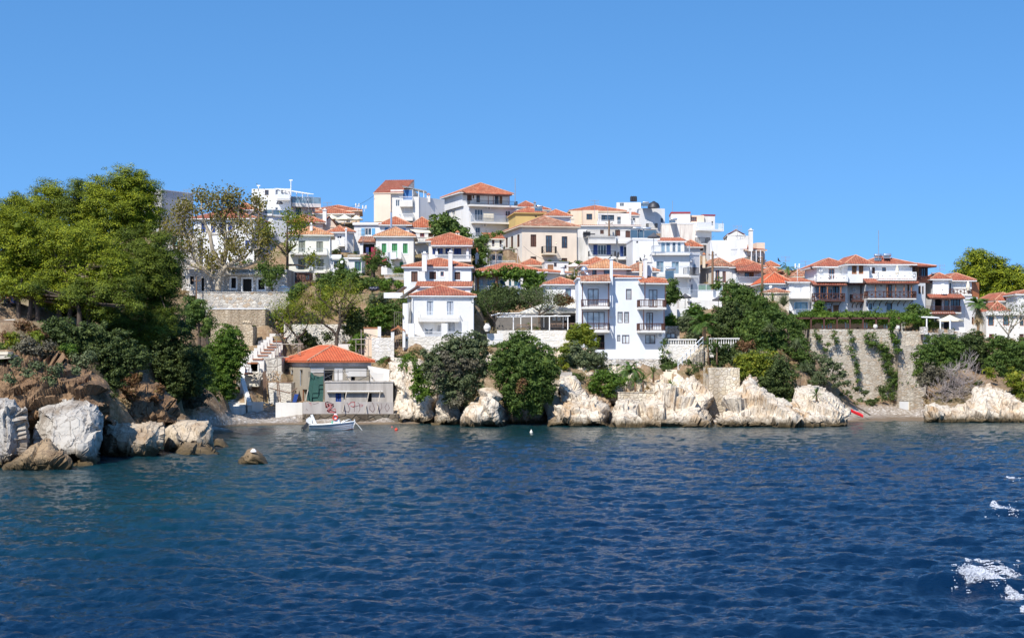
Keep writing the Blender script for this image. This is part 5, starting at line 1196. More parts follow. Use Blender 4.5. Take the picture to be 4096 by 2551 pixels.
# ================================================================ rocks
ROCKW = rockmat('white_limestone', (.60,.52,.41), (.44,.30,.17), (.16,.09,.045), .95, .68)
ROCKG = rockmat('grey_white_boulder', (.40,.37,.325), (.22,.175,.13), (.12,.08,.05), 1.0, .6, bd=.09)
ROCKC = rockmat('cream_boulder', (.46,.38,.28), (.30,.21,.13), (.12,.075,.045), 1.0, .55, bd=.1)
ROCKT = rockmat('tan_boulder', (.30,.21,.12), (.19,.11,.055), (.08,.045,.025), .9, .55)
ROCKY = rockmat('yellow_boulder', (.44,.26,.085), (.34,.18,.06), (.28,.14,.05), .3, .4)
ROCKB = rockmat('brown_schist', (.24,.145,.075), (.13,.068,.03), (.05,.027,.015), .3, .75, rot=(0,.9,0), bd=.4)
ROCKD = rockmat('cave_limestone', (.38,.27,.17), (.20,.12,.07), (.08,.05,.03), .5, .6)
def inside(px, py, poly):
    n = len(poly); c = np.zeros(px.shape, bool); d = np.full(px.shape, 1e9)
    for i in range(n):
        x0,y0 = poly[i]; x1,y1 = poly[(i+1)%n]
        if y0 != y1: c ^= ((y0 > py) != (y1 > py)) & (px < (x1-x0)*(py-y0)/(y1-y0)+x0)
        L2 = (x1-x0)**2+(y1-y0)**2+1e-9; t = np.clip(((px-x0)*(x1-x0)+(py-y0)*(y1-y0))/L2, 0, 1)
        d = np.minimum(d, np.hypot(px-x0-t*(x1-x0), py-y0-t*(y1-y0)))
    return np.where(c, d, -d)
def relief(name, label, poly, Db, Dt, mat, bulge=1.2, back=3., edge=60, amps=((3.2,1.5),(1.4,.75),(.5,.2)), step=4.5, closed=False, seed=1, cat='rock', tilt=.7, wob=10, group=None, smooth=False, stretch=(1,1,.55)):
    poly = [(x, y) for x, y in poly]; my = max(p[1] for p in poly)
    poly = [(x, y+(14 if y > my-14 else 0)) for x, y in poly]
    xs = [p[0] for p in poly]; ys = [p[1] for p in poly]
    gx = np.arange(min(xs)-wob-8, max(xs)+wob+8, step); gy = np.arange(min(ys)-wob-8, max(ys)+wob+8, step)
    X, Y = np.meshgrid(gx, gy); sh = X.shape; x, y = X.ravel(), Y.ravel()
    q = np.stack([x/42, y/42, np.full(x.shape, seed*3.3)], 1)
    wx = fbm(q, 3, seed)*wob*2; wy = fbm(q+7.7, 3, seed+5)*wob*2*(y < my-25)
    d = inside(x+wx, y+wy, poly)
    t = np.clip((my-y)/(my-min(ys)+1e-6), 0, 1); e = np.clip(d/edge, 0, 1)
    curl = 1-np.sqrt(np.clip(1-(1-e)**2, 0, 1))
    D0 = Db+(Dt-Db)*t; D = D0+back*curl-bulge*np.sqrt(e)
    def world(D): return np.stack([(x-CX)/F*D, D, H0+(YH-y)/F*D], 1)
    p = world(D)
    ca, sa = math.cos(tilt), math.sin(tilt)
    pr = np.stack([(p[:,0]*ca+p[:,2]*sa)*stretch[0], p[:,1]*stretch[1]*.22, (-p[:,0]*sa+p[:,2]*ca)*stretch[2]], 1)
    h = np.zeros(len(p))
    prw = pr+0.35*np.stack([fbm(pr*.8,2,seed+9),fbm(pr*.8+5,2,seed+10),fbm(pr*.8+9,2,seed+11)],1)
    for k, (cell, amp) in enumerate(amps): h += facet(prw, cell, seed*13+k*7)*amp
    h += fbm(p*2.2, 3, seed)*.12
    # push along the surface normal
    G = p.reshape(*sh, 3); du = np.gradient(G, axis=1); dv = np.gradient(G, axis=0); nn = np.cross(du, dv); nn /= np.linalg.norm(nn, axis=2, keepdims=True)+1e-9
    nn = nn.reshape(-1,3); nn[nn[:,1] > 0] *= -1
    fadein = np.clip(e*3, .25, 1)[:,None]
    v = p+nn*h[:,None]*fadein*.8
    idx = np.arange(x.size).reshape(sh); ok = (d > 0).reshape(sh)
    m = ok[:-1,:-1] & ok[1:,:-1] & ok[:-1,1:] & ok[1:,1:]
    qd = np.stack([idx[1:,:-1][m], idx[1:,1:][m], idx[:-1,1:][m], idx[:-1,:-1][m]], 1)
    vb = world(D0+back+(D0+back-D)*(1. if closed else .35)+.3)
    n = len(v); v = np.concatenate([v, vb]); qb = qd[:, ::-1]+n
    # skirt between the two skins along the outline
    from collections import Counter
    E = np.concatenate([qd[:,[0,1]],qd[:,[1,2]],qd[:,[2,3]],qd[:,[3,0]]]); key = np.sort(E,1); _, inv, cnt = np.unique(key, axis=0, return_inverse=True, return_counts=True)
    be = E[cnt[inv.ravel()] == 1]; sk = np.stack([be[:,1], be[:,0], be[:,0]+n, be[:,1]+n], 1)
    q_all = np.concatenate([qd, qb, sk]); used, inv2 = np.unique(q_all, return_inverse=True)
    return npobj(name, v[used], inv2.reshape(q_all.shape), mat, label=label, cat=cat, group=group, smooth=smooth)
relief('rock_outcrop','pyramid shaped pale rock at the water between the two large bushes',[(1838,1700),(1850,1655),(1890,1610),(1900,1595),(1925,1575),(1950,1562),(1985,1563),(1998,1600),(2015,1650),(2020,1700)],156.5,160,ROCKW,bulge=1.8,edge=55,seed=3,closed=True)
relief('cliff','pale cliff with hanging ivy beside the quay annex',[(1560,1695),(1566,1590),(1562,1500),(1556,1440),(1600,1428),(1680,1440),(1740,1470),(1750,1600),(1735,1698)],163,172,ROCKW,bulge=1.,edge=50,seed=4,cat='cliff')
relief('cave_rock','dark brown undercut rock below the grey green bush',[(1640,1698),(1650,1570),(1700,1520),(1860,1540),(1880,1600),(1860,1698)],165.5,168,ROCKD,bulge=.3,edge=80,back=4,seed=5,cat='rock')
relief('rock_outcrop','cream rock pillar left of the pyramid rock',[(1728,1697),(1735,1660),(1760,1590),(1775,1560),(1830,1570),(1850,1610),(1850,1697)],160,164,ROCKW,bulge=1.2,edge=45,seed=6)
relief('cave_rock','shaded grey rock with sea cave under the round green bush',[(2010,1700),(2015,1560),(2190,1560),(2200,1700)],163,166,ROCKD,bulge=.5,edge=70,seed=7,back=4)
relief('rock_outcrop','leaning white rocks beside the grey concrete steps',[(2180,1708),(2190,1655),(2215,1620),(2235,1600),(2232,1520),(2240,1488),(2300,1505),(2330,1545),(2390,1590),(2435,1610),(2450,1705)],157.2,165,ROCKW,bulge=1.2,edge=45,seed=8,tilt=1.1)
relief('rock_outcrop','dark leaning slab rock under the trailing shrub',[(2330,1700),(2340,1600),(2380,1560),(2450,1560),(2452,1700)],161,167,ROCKD,bulge=.6,edge=50,seed=9,tilt=1.2)
relief('rock_outcrop','broad bright white rocks sloping into the water in the centre',[(2440,1710),(2445,1640),(2470,1585),(2520,1590),(2560,1610),(2585,1575),(2630,1560),(2660,1548),(2700,1560),(2760,1580),(2800,1620),(2850,1712)],154.5,165,ROCKW,bulge=1.3,edge=55,seed=10)
relief('rock_outcrop','tilted pale rock slabs left of the sunlit rubble wall',[(2700,1712),(2690,1600),(2740,1520),(2785,1505),(2830,1550),(2858,1590),(2840,1640),(2866,1712)],156.5,168,ROCKW,bulge=1.,edge=45,seed=11,tilt=1.0)
relief('rock_outcrop','large golden white rock mass right of the sunlit rubble wall',[(2862,1712),(2862,1650),(2890,1650),(2905,1575),(2945,1550),(2985,1512),(3015,1518),(3045,1572),(3100,1610),(3160,1640),(3190,1680),(3205,1712)],155,166,ROCKW,bulge=1.6,edge=55,seed=12)
relief('rock_outcrop','rounded pale rock headland beside the red kayak beach',[(3120,1712),(3140,1650),(3170,1600),(3196,1545),(3240,1528),(3310,1545),(3350,1580),(3385,1606),(3400,1640),(3392,1708)],155,168,ROCKW,bulge=2.,edge=70,seed=13,closed=True)
relief('rock_outcrop','pale coastal rocks at the right edge of the photo',[(3690,1684),(3700,1625),(3740,1612),(3800,1625),(3860,1615),(3890,1560),(3985,1548),(4046,1590),(4150,1610),(4150,1690)],166,176,ROCKW,bulge=1.4,edge=55,seed=14)
relief('cliff','broken pale cliff face behind the two large bushes',[(1690,1700),(1700,1480),(1720,1440),(1850,1425),(1990,1410),(2080,1400),(2240,1400),(2400,1440),(2440,1600),(2400,1700)],165.6,176,ROCKW,bulge=1.,edge=60,back=4,seed=60,cat='cliff')
relief('rock_outcrop','pale rock shoulder behind the arching palm',[(2410,1590),(2420,1490),(2470,1465),(2560,1480),(2650,1490),(2720,1480),(2750,1590)],168,174.5,ROCKW,bulge=.6,edge=40,seed=61)
for i,(lab,poly,mat,bot,seed,blg,tl) in enumerate((
 ('huge grey white boulder cut off by the left edge',[(-60,1870),(-60,1590),(10,1590),(60,1597),(100,1640),(110,1750),(97,1830),(70,1868)],ROCKG,1872,21,2.2,.3),
 ('largest grey white boulder with a deep vertical crack',[(137,1860),(130,1760),(142,1690),(152,1633),(190,1615),(237,1604),(284,1592),(341,1597),(393,1623),(412,1661),(410,1727),(400,1794),(385,1860)],ROCKG,1860,22,2.2,.2),
 ('blocky brown and grey boulder with flat pale top',[(405,1830),(400,1740),(412,1670),(470,1690),(560,1692),(600,1682),(649,1685),(660,1740),(645,1800),(606,1826)],ROCKC,1832,23,1.6,.1),
 ('pale squared boulder at the end of the left rocks',[(655,1810),(652,1720),(672,1695),(700,1685),(758,1678),(838,1682),(857,1713),(853,1790),(840,1806)],ROCKC,1812,24,1.5,.1),
 ('low flat tan boulder in the water below the squared boulder',[(698,1826),(705,1800),(734,1762),(800,1770),(843,1786),(881,1812),(870,1828)],ROCKT,1828,25,1.2,.1),
 ('yellow ochre boulder behind the brown blocky boulder',[(438,1692),(450,1670),(512,1642),(592,1630),(618,1655),(620,1670),(606,1695)],ROCKY,1698,26,1.2,.1),
 ('white topped boulder with brown tidal base at lower left',[(0,1882),(15,1862),(60,1840),(99,1813),(140,1775),(199,1758),(246,1803),(280,1845),(284,1872),(142,1882)],ROCKT,1884,27,1.6,.1),
 ('small smooth brown boulder in front of the largest boulder',[(284,1862),(290,1845),(313,1828),(350,1827),(384,1851),(376,1866)],ROCKT,1868,28,.9,.1),
 ('little dark boulder at the water right of the flat tan boulder',[(856,1788),(860,1760),(900,1760),(935,1780),(910,1792)],ROCKT,1792,29,.8,.1),
 ('small cream block wedged between the two grey white boulders',[(102,1705),(100,1650),(120,1640),(155,1645),(145,1700)],ROCKW,1790,30,.8,.1),
 ('small rounded tan stone wedged low between the grey white boulders',[(105,1760),(108,1720),(135,1705),(160,1740),(155,1785),(120,1785)],ROCKT,1812,31,.8,.1),
 ('brown stone behind the shoulder of the largest boulder',[(385,1690),(385,1625),(410,1614),(445,1650),(445,1690)],ROCKY,1740,32,.9,.1))):
    D = H0*F/(bot-8-YH); w = max(p[0] for p in poly)-min(p[0] for p in poly)
    relief('boulder',lab,poly,D,D+2.2,mat,bulge=blg,back=max(1.4,w/F*D*.45),edge=max(28,min(75,w*.4)),amps=((2.4,.95),(1.0,.26),(.4,.07)),step=3.6,closed=True,seed=seed,cat='boulder',tilt=tl,wob=5,group='boulders at the foot of the left headland')
relief('sea_rock','solitary pointed rock with white bird stained tip standing in the water',[(942,1856),(950,1838),(976,1818),(990,1795),(1006,1789),(1022,1790),(1042,1806),(1060,1828),(1088,1856)],101.4,102.4,ROCKT,bulge=1.,back=1.6,edge=45,amps=((1.5,.3),(.5,.15)),step=3,closed=True,seed=40,wob=3)
mb=MB(); mb.lathe(PX(1014,1797,101.2)+Vector((0,0,-.02)),[(.2,-.12),(.13,0),(.07,.05),(.01,.07)],9); obj('guano_cap',mb,plain('guano_white',(.8,.8,.78),.9),label='white guano crust on the tip of the solitary rock',cat='guano')
relief('schist_cliff','brown layered schist cliff below the dry grass on the left headland',[(-80,1720),(-80,1395),(20,1400),(80,1385),(138,1368),(200,1400),(255,1434),(320,1462),(382,1488),(422,1536),(436,1600),(450,1700)],105,111.5,ROCKB,bulge=1.6,edge=90,amps=((3.4,1.1),(1.5,.9),(.6,.35)),stretch=(.6,1,1.5),tilt=.5,seed=50,cat='cliff',back=5)
relief('schist_cliff','steep brown rock slope between the dark bushes and the beach',[(425,1700),(440,1560),(500,1490),(564,1470),(618,1532),(691,1579),(724,1641),(700,1690)],117,129,ROCKB,bulge=1.2,edge=70,amps=((3,1.),(1.1,.5),(.5,.2)),stretch=(.5,1,1.4),tilt=-.9,seed=51,cat='cliff',back=5)
relief('ochre_ledge','jutting ochre rock ledge on the brown cliff',[(310,1600),(300,1560),(330,1530),(395,1492),(410,1520),(424,1545),(380,1570),(400,1610),(330,1610)],107.5,110,ROCKY,bulge=1.5,edge=40,amps=((1.8,.5),(.6,.25)),stretch=(.5,1,1.5),seed=52,cat='rock')
# ================================================================ vegetation
rng = np.random.default_rng(11)
def leaves(cent, nrm, size, asp=.5, rnd=.8):
    n = len(cent); r = rng.normal(size=(n,3)); nn = nrm+r*rnd; nn /= np.linalg.norm(nn,axis=1,keepdims=True)+1e-9
    a = np.cross(nn, rng.normal(size=(n,3))); a /= np.linalg.norm(a,axis=1,keepdims=True)+1e-9; b = np.cross(nn, a)
    s = (size*(.6+.8*rng.random(n)))[:,None]
    a = a*s*.5; b = b*s*.5*asp
    v = np.stack([cent-a, cent-b*1.0, cent+a, cent+b], 1).reshape(-1,3)
    return v, np.arange(4*n).reshape(n,4)
def rand_dir(n):
    d = rng.normal(size=(n,3)); return d/np.linalg.norm(d,axis=1,keepdims=True)
def clumps(blobs, cr, leaf, per, asp=.5, dens=1., flat=.75, up=.3, fill=.25, rnd=.8):
    """blobs: (centre, radius xyz). Leaf clumps spread over each blob's surface and some inside."""
    vs, qs, k = [], [], 0
    for c, r in blobs:
        c = np.array(c); r = np.array(r); area = 4*math.pi*np.mean(r)**2
        m = max(5, int(dens*area/(math.pi*cr*cr)*1.5))
        d = rand_dir(m); rad = np.where(rng.random(m) < fill, .35+.4*rng.random(m), .74+.36*rng.random(m)); rad = np.where(rng.random(m) < .13, 1.02+.3*rng.random(m), rad); cc = c+d*r*rad[:,None]
        rr = cr*(.55+.8*rng.random(m))
        cnt = np.maximum(4, (per*(rr/cr)**2)).astype(int); ix = np.repeat(np.arange(m), cnt); n = len(ix)
        d2 = rand_dir(n); d2[:,2] = np.where(rng.random(n) < .6, np.abs(d2[:,2]), d2[:,2])
        q = .45+.6*rng.random(n)
        p = cc[ix]+d2*np.array([1,1,flat])*(rr[ix]*q)[:,None]
        nn = d2+d[ix]*.5+np.array([0,0,up])
        v, qd = leaves(p, nn, leaf, asp, rnd); vs.append(v); qs.append(qd+k); k += len(v)
    return np.concatenate(vs), np.concatenate(qs)
def B(x, y, r, D, ry=None, rd=None):        # blob in photo pixels
    m = r/F*D; return (tuple(PX(x, y, D)), (m, (rd or m), (ry/F*D if ry else m)))
def core(blobs, k=.72, n=9):
    vs, qs, o = [], [], 0
    for c, r in blobs:
        u = np.linspace(0, 2*math.pi, n, endpoint=False); w = np.linspace(.15, math.pi-.15, 6)
        U2, W2 = np.meshgrid(u, w); d = np.stack([np.cos(U2)*np.sin(W2), np.sin(U2)*np.sin(W2), np.cos(W2)], -1).reshape(-1,3)
        p = np.array(c)+d*np.array(r)*k*(1+.22*fbm(d*2+np.array(c), 2, 3)[:,None]*2); vs.append(p)
        for i in range(5):
            for j in range(n): qs.append((o+i*n+j, o+i*n+(j+1)%n, o+(i+1)*n+(j+1)%n, o+(i+1)*n+j))
        o += len(p)
    return np.concatenate(vs), np.array(qs)
def bush(name, label, cat, blobs, mat, D=None, cr=.45, leaf=.22, per=26, asp=.5, dens=1., parent=None, group=None, kcore=.66, fill=.25, up=.3, flat=.75, rnd=.8):
    bl = [B(*b, D) if len(b) == 3 else B(*b) for b in blobs]
    v, q = clumps(bl, cr, leaf, per, asp, dens, flat, up, fill, rnd)
    if kcore:
        v2, q2 = core(bl, kcore); q = np.concatenate([q, q2+len(v)]); v = np.concatenate([v, v2])
    if parent is not None: return npobj('crown', v, q, mat, parent)
    ground_hint(bl)
    return npobj(name, v, q, mat, label=label, cat=cat, group=group)
def ground_hint(bl): pass
def branches(mb, p, d, L, r, depth, spread=.6, n=3, ends=None, up=.25, rs=None):
    rs = rs or random
    k = 3; pts = [p]; cur = p.copy(); dd = d.normalized()
    for i in range(k):
        dd = (dd+Vector((rs.uniform(-1,1), rs.uniform(-1,1), rs.uniform(-.4,.8)))*.18).normalized(); cur = cur+dd*L/k; pts.append(cur.copy())
    mb.tube(pts, [r, r*.88, r*.76, r*.64], 6 if r > .1 else 4, cap=False)
    if ends is not None and depth <= 1: ends.append(cur.copy())
    if depth <= 0: return
    for j in range(n):
        a = Vector((rs.uniform(-1,1), rs.uniform(-1,1), rs.uniform(-.2,1))).normalized()
        nd = (dd*(1-spread)+a*spread+Vector((0,0,up))).normalized()
        branches(mb, pts[-1] if j else pts[-2], nd, L*rs.uniform(.62,.85), r*.62, depth-1, spread, n, ends, up, rs)
def tree(name, label, cat, trunk, blobs, mat, D, tr=.22, bark=None, group=None, limbs=True, **k):
    """trunk: list of pixel points from the foot up; blobs: crown"""
    foot = PX(*trunk[0], D); root = empty(name, foot, label, cat, group)
    bl = [b if len(b) > 3 else (*b, D) for b in blobs]
    o = bush(None, None, None, bl, mat, parent=root, **k)
    mb = MB(); tp = [PX(x, y, D) for x, y in trunk]; tp[0] = tp[0]-Vector((0,0,.6))
    mb.tube(tp, [tr*(1-.55*i/max(1,len(tp)-1)) for i in range(len(tp))], 8, cap=False)
    if limbs:
        for b in bl:
            c = Vector(B(*b)[0]); s = tp[-1]; m = s.lerp(c, .5)+Vector((random.uniform(-.3,.3), random.uniform(-.3,.3), -.15)); mb.tube([s, m, c], [tr*.42, tr*.3, tr*.12], 5, cap=False)
    obj('trunk', mb, bark or BARK, root, smooth=True)
    return root
PINE = leafmat('pine_needles', (.035,.06,.005), (.16,.20,.008), (.46,.46,.02), .12)
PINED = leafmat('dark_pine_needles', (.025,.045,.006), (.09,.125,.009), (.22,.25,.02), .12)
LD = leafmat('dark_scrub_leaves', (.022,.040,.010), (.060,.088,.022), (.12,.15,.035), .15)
LG = leafmat('bright_leaves', (.035,.08,.01), (.09,.16,.02), (.19,.26,.03), .3)
LO = leafmat('olive_grey_leaves', (.05,.065,.03), (.10,.13,.055), (.18,.19,.10), .15)
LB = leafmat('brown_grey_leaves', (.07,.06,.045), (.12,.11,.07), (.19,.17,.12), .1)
LM = leafmat('mid_green_leaves', (.03,.062,.012), (.082,.135,.026), (.17,.23,.045), .25)
LY = leafmat('yellow_green_leaves', (.07,.11,.01), (.17,.21,.02), (.34,.30,.03), .3)
LDRY = leafmat('dry_grass_blades', (.20,.13,.06), (.34,.24,.12), (.42,.33,.18), .15)
LRED = leafmat('reddish_scrub_leaves', (.10,.05,.025), (.16,.08,.035), (.12,.12,.03), .15)
LPL = leafmat('plane_leaves', (.10,.095,.02), (.19,.17,.035), (.28,.22,.05), .3)
LPALM = leafmat('palm_frond_green', (.035,.075,.015), (.08,.15,.03), (.18,.24,.05), .2)
FLW = plain('crimson_petals', (.45,.02,.07), .7)
pk = dict(cr=.60, leaf=.15, per=140, asp=.38, dens=1.0, kcore=.34, up=.7, fill=.18, flat=.7, rnd=.38)
G = 'pines on the left headland'
PT = [
 ('tallest pine with a broad rounded crown nearest the grey building', [(455,1250),(470,1000),(480,850)], [(470,735,62),(530,730,48),(560,770,62),(500,800,75),(595,790,45),(430,800,60),(540,860,78),(600,860,48),(470,890,80),(400,760,48),(590,920,45),(545,700,25),(372,800,48),(385,860,58),(370,930,55),(605,755,32)], 136, PINE),
 ('dark pine whose crown hangs lowest towards the stone terrace', [(560,1330),(570,1150),(580,1050)], [(560,980,75),(620,990,60),(640,1050,70),(680,1060,48),(590,1100,80),(660,1130,60),(690,1150,38),(540,1160,70),(620,1190,70),(530,1060,70),(600,1260,60),(660,1240,50)], 131, PINED),
 ('pine with a pointed dark spire left of the broad rounded crown', [(300,1250),(305,1000),(305,850)], [(305,735,22),(310,765,34),(305,815,46),(300,870,58),(345,900,58),(350,840,45),(285,930,65),(370,950,60)], 139, PINED),
 ('pine with flat topped crown on the skyline left of the dark spire', [(190,1250),(195,1000),(200,880)], [(185,765,38),(235,775,38),(150,795,38),(130,840,48),(200,835,58),(255,830,48),(90,880,50),(170,900,60),(240,900,58)], 141, PINE),
 ('small spiky topped pine near the left skyline', [(60,1250),(62,1000),(60,880)], [(65,790,20),(70,815,32),(95,820,22),(50,860,50),(15,830,24),(-10,860,50),(0,920,60),(70,910,55)], 143, PINE),
 ('wide sunlit pine on the left edge in front of the others', [(60,1290),(70,1180),(60,1050)], [(10,920,65),(80,915,60),(140,950,65),(30,985,70),(110,1010,78),(-30,1040,70),(45,1080,62),(170,1020,55),(110,1100,52),(10,1130,50),(60,1150,40)], 125, PINE),
 ('yellow green pine in the middle front of the headland', [(235,1300),(240,1180),(245,1060)], [(215,950,60),(280,945,55),(330,975,65),(390,1000,58),(440,1035,55),(240,1020,70),(320,1050,80),(400,1090,66),(480,1060,42),(210,1100,55),(290,1130,58),(495,1110,35)], 123.5, PINE),
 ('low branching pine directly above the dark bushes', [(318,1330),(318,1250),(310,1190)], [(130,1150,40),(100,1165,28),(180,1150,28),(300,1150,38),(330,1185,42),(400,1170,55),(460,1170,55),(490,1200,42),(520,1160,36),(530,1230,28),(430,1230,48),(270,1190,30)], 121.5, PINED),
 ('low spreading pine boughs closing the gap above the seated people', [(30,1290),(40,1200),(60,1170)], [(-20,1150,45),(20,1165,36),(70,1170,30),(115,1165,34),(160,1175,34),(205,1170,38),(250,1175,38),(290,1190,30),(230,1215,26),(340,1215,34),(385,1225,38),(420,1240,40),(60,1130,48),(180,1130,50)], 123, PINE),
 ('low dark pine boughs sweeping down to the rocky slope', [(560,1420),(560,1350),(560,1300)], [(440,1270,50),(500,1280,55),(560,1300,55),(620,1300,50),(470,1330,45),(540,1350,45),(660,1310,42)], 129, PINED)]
for lab, tr, bl, D, m in PT:
    bl = [(x,y,r*1.12,D+random.uniform(-.8,.8)) for x,y,r in bl] + [(x+random.uniform(-1,1)*r*.7,y+random.uniform(-.3,.9)*r*.7,r*.85,D+random.choice((-1.6,1.8))) for x,y,r in bl]
    tree('pine_tree', lab, 'pine tree', tr, bl, m, D, tr=.26, group=G, **pk)
for i,(x0,x1,y0,y1,lab) in enumerate(((75,62,1290,1130,'dark leaning pine trunk beside the seated people'),(112,122,1285,1160,'forked thin trunk right of the leaning pine trunk'),(268,285,1300,1180,'slightly slanting bare trunk in the middle of the headland'),(345,352,1340,1220,'thin crooked trunk above the dark bushes'),(150,140,1290,1200,'slim bare trunk left of the middle trunks'))):
    mb=MB(); a,b_=PX(x0,y0,122.5),PX(x1,y1,122.5); mb.tube([a-Vector((0,0,.5)),a.lerp(b_,.5)+Vector((.12,0,0)),b_],[.22,.17,.13],7); mb.tube([a.lerp(b_,.6),b_+Vector((.5,0,.3))],[.1,.07],5); obj('bare_pine',mb,BARK,label=lab,cat='pine tree')
# right pine
tree('stone_pine','large rounded yellow green pine behind the right houses','pine tree',[(3960,1330),(3965,1200),(3965,1130)],
 [(3905,1045,48),(3870,1075,42),(3940,1060,55),(3845,1105,38),(3900,1110,55),(3980,1100,58),(4025,1085,40),(3950,1150,60),(4020,1145,55),(4080,1110,45),(4110,1150,50),(3990,1200,48),(3930,1195,40),(4060,1190,48),(4035,1215,36)], PINE, 250, tr=.4, cr=1.0, leaf=.34, per=110, asp=.36, dens=1.6, kcore=.4, up=.7, fill=.2, flat=.7, rnd=.42)
# --- bushes on the left slope
bk = dict(cr=.36, leaf=.2, per=40, kcore=.6, dens=1.25)
for lab, bl, m, D in (
 ('dark green shrubs crowding the slope under the pines',[(225,1345,50),(290,1368,48),(345,1386,48),(255,1322,45),(200,1320,40),(330,1340,45),(390,1340,45),(440,1390,50),(400,1400,45),(470,1360,40)],LD,116.5),
 ('dark shrub mass above the jutting ochre ledge',[(400,1425,52),(440,1460,50),(470,1420,55),(450,1520,45),(480,1480,45),(520,1440,45),(440,1570,35),(560,1440,40),(520,1400,45)],LD,117),
 ('small bright green round shrub above the brown cliff',[(273,1405,28)],LG,112.5),
 ('added dark shrubs standing in for shade behind the pine trunks',[(180,1215,36),(240,1230,36),(300,1235,38),(360,1250,42),(420,1265,42),(150,1240,26),(480,1290,45),(270,1265,28),(330,1285,30)],LD,129),  # shrub row added as a dark backdrop in place of deep shade
 ('dusty olive shrubs dotted over the brown schist cliff',[(60,1450,22),(150,1470,18),(230,1480,22),(110,1500,20),(300,1490,18),(200,1530,20),(40,1520,18)],LO,105.2),
 ('yellowish dry shrub on the cliff edge right of the round green one',[(364,1430,26),(300,1440,22),(335,1455,22)],LO,112),
 ('olive green dome shrub among dry grass on the left slope',[(145,1354,26)],LY,113),
 ('low olive shrub at the left edge of the slope',[(50,1368,26),(60,1395,16)],LY,112.5),
 ('mauve brown dead scrub beside the concrete ledge',[(100,1380,30),(130,1400,32),(160,1410,26),(80,1410,24),(190,1390,22)],LB,111.5),
 ('dry brown scrub beside the path on the left slope',[(95,1310,24),(130,1325,22),(165,1335,22),(30,1340,22)],LRED,115),
 ('huge dark green bush mass right of the brown rock slope',[(618,1345,62),(691,1320,58),(600,1405,52),(655,1440,78),(709,1490,76),(745,1423,66),(764,1514,66),(640,1370,60),(700,1560,50)],LD,141),
 ('brown dry shrub at the foot of the dark bush mass',[(760,1570,42),(720,1600,36),(800,1590,40),(770,1620,26)],LB,146),
 ('thin brown scrub clinging to the steep brown slope',[(530,1530,26),(520,1590,22),(500,1560,22),(560,1500,20),(620,1590,18),(650,1560,18)],LRED,121),
 ('bright green shrubs beside the beach stair',[(920,1350,48),(880,1400,48),(930,1440,52),(870,1465,58),(905,1520,48),(915,1565,34),(855,1535,46),(835,1440,45),(960,1400,30)],LG,164),
 ('mid green shrub below the pines left of the beach stair',[(790,1440,48),(815,1500,48),(830,1580,48),(840,1620,30)],LM,158)):
    bush('shrub',lab,'shrub',bl,m,D,**bk)
tree('fig_tree','leafy green tree left of the ochre garden wall','tree',[(797,1400),(797,1340),(795,1300)],[(760,1230,36),(800,1250,42),(830,1290,36),(765,1280,42),(820,1320,26),(745,1320,30),(790,1210,26)],LM,166,tr=.2,cr=.45,leaf=.2,per=34,kcore=.6)
# --- plane tree: open crown with visible limbs
def open_tree(name,label,cat,limbs,D,mat,bark,r0=.35,nl=60,leaf=.25,seed=3,depth=3,L=2.2,spread=.55,up=.2,sig=.75,n=3):
    rs = random.Random(seed); foot=PX(*limbs[0][0],D); root=empty(name,foot,label,cat); mb=MB(); ends=[]
    for lm in limbs:
        pts=[PX(x,y,D+rs.uniform(-.3,.3)+(.8*rs.uniform(-1,1) if i>1 else 0)) for i,(x,y) in enumerate(lm)]; k=len(pts)
        r=r0*(1 if lm is limbs[0] else .75); mb.tube(pts,[r*(1-.6*i/(k-1)) for i in range(k)],8,cap=False)
        for i in range(2,k):
            for _ in range(2 if i<k-1 else 3):
                d=Vector((rs.uniform(-1,1),rs.uniform(-1,1),rs.uniform(0,.9))); branches(mb,pts[i],d,L*rs.uniform(.7,1.15),r*.35,depth-1,spread,n,ends,up,rs)
    obj('trunk',mb,bark,root,smooth=True)
    E=np.array([tuple(e) for e in ends]); ix=np.repeat(np.arange(len(E)),nl); p=E[ix]+rng.normal(size=(len(ix),3))*sig*.55
    v,q=leaves(p,np.tile([0,-.2,.6],(len(p),1)),leaf,.75,1.); npobj('crown',v,q,mat,root); return root
open_tree('plane_tree','large half bare plane tree with pale forked trunk on the stone terrace','plane tree',
 [[(872,1160),(876,1110),(890,1075),(905,1000),(900,930),(895,880),(888,835)],[(872,1160),(868,1110),(840,1100),(815,1075),(780,1040),(760,980),(740,920),(715,860)],[(880,1100),(900,1070),(940,1045),(980,1030),(1010,1000),(1015,940),(1000,860)],[(890,1075),(850,1000),(840,940),(818,890),(805,840)],[(815,1075),(770,1060),(730,1040),(700,1000),(690,950)],[(905,1000),(940,960),(960,900),(952,845)],[(900,1060),(960,1070),(1020,1050),(1050,1010)]],197,LPL,PBARK,r0=.40,nl=13,leaf=.27,seed=5,depth=3,L=1.25,n=3,sig=.95)
open_tree('locust_tree','slim open tree with yellow green leaves in front of the cream house','tree',
 [[(1147,1160),(1148,1090),(1150,1020),(1148,960),(1150,900)],[(1150,1030),(1120,990),(1085,960),(1070,930)],[(1150,1010),(1180,980),(1195,950),(1200,920)],[(1150,1090),(1110,1080),(1080,1090),(1060,1120)],[(1150,1060),(1190,1060),(1230,1070)]],203,LY,BARK,r0=.2,nl=34,leaf=.24,seed=8,depth=2,L=1.0,sig=.9)
tree('tree','dark green tree hanging over the right end of the stone terrace','tree',[(1095,1165),(1085,1140),(1080,1120)],[(1060,1085,32),(1090,1100,38),(1075,1135,26),(1040,1070,24),(1120,1085,30)],LM,195,tr=.12,cr=.45,leaf=.2,per=26,kcore=.5)
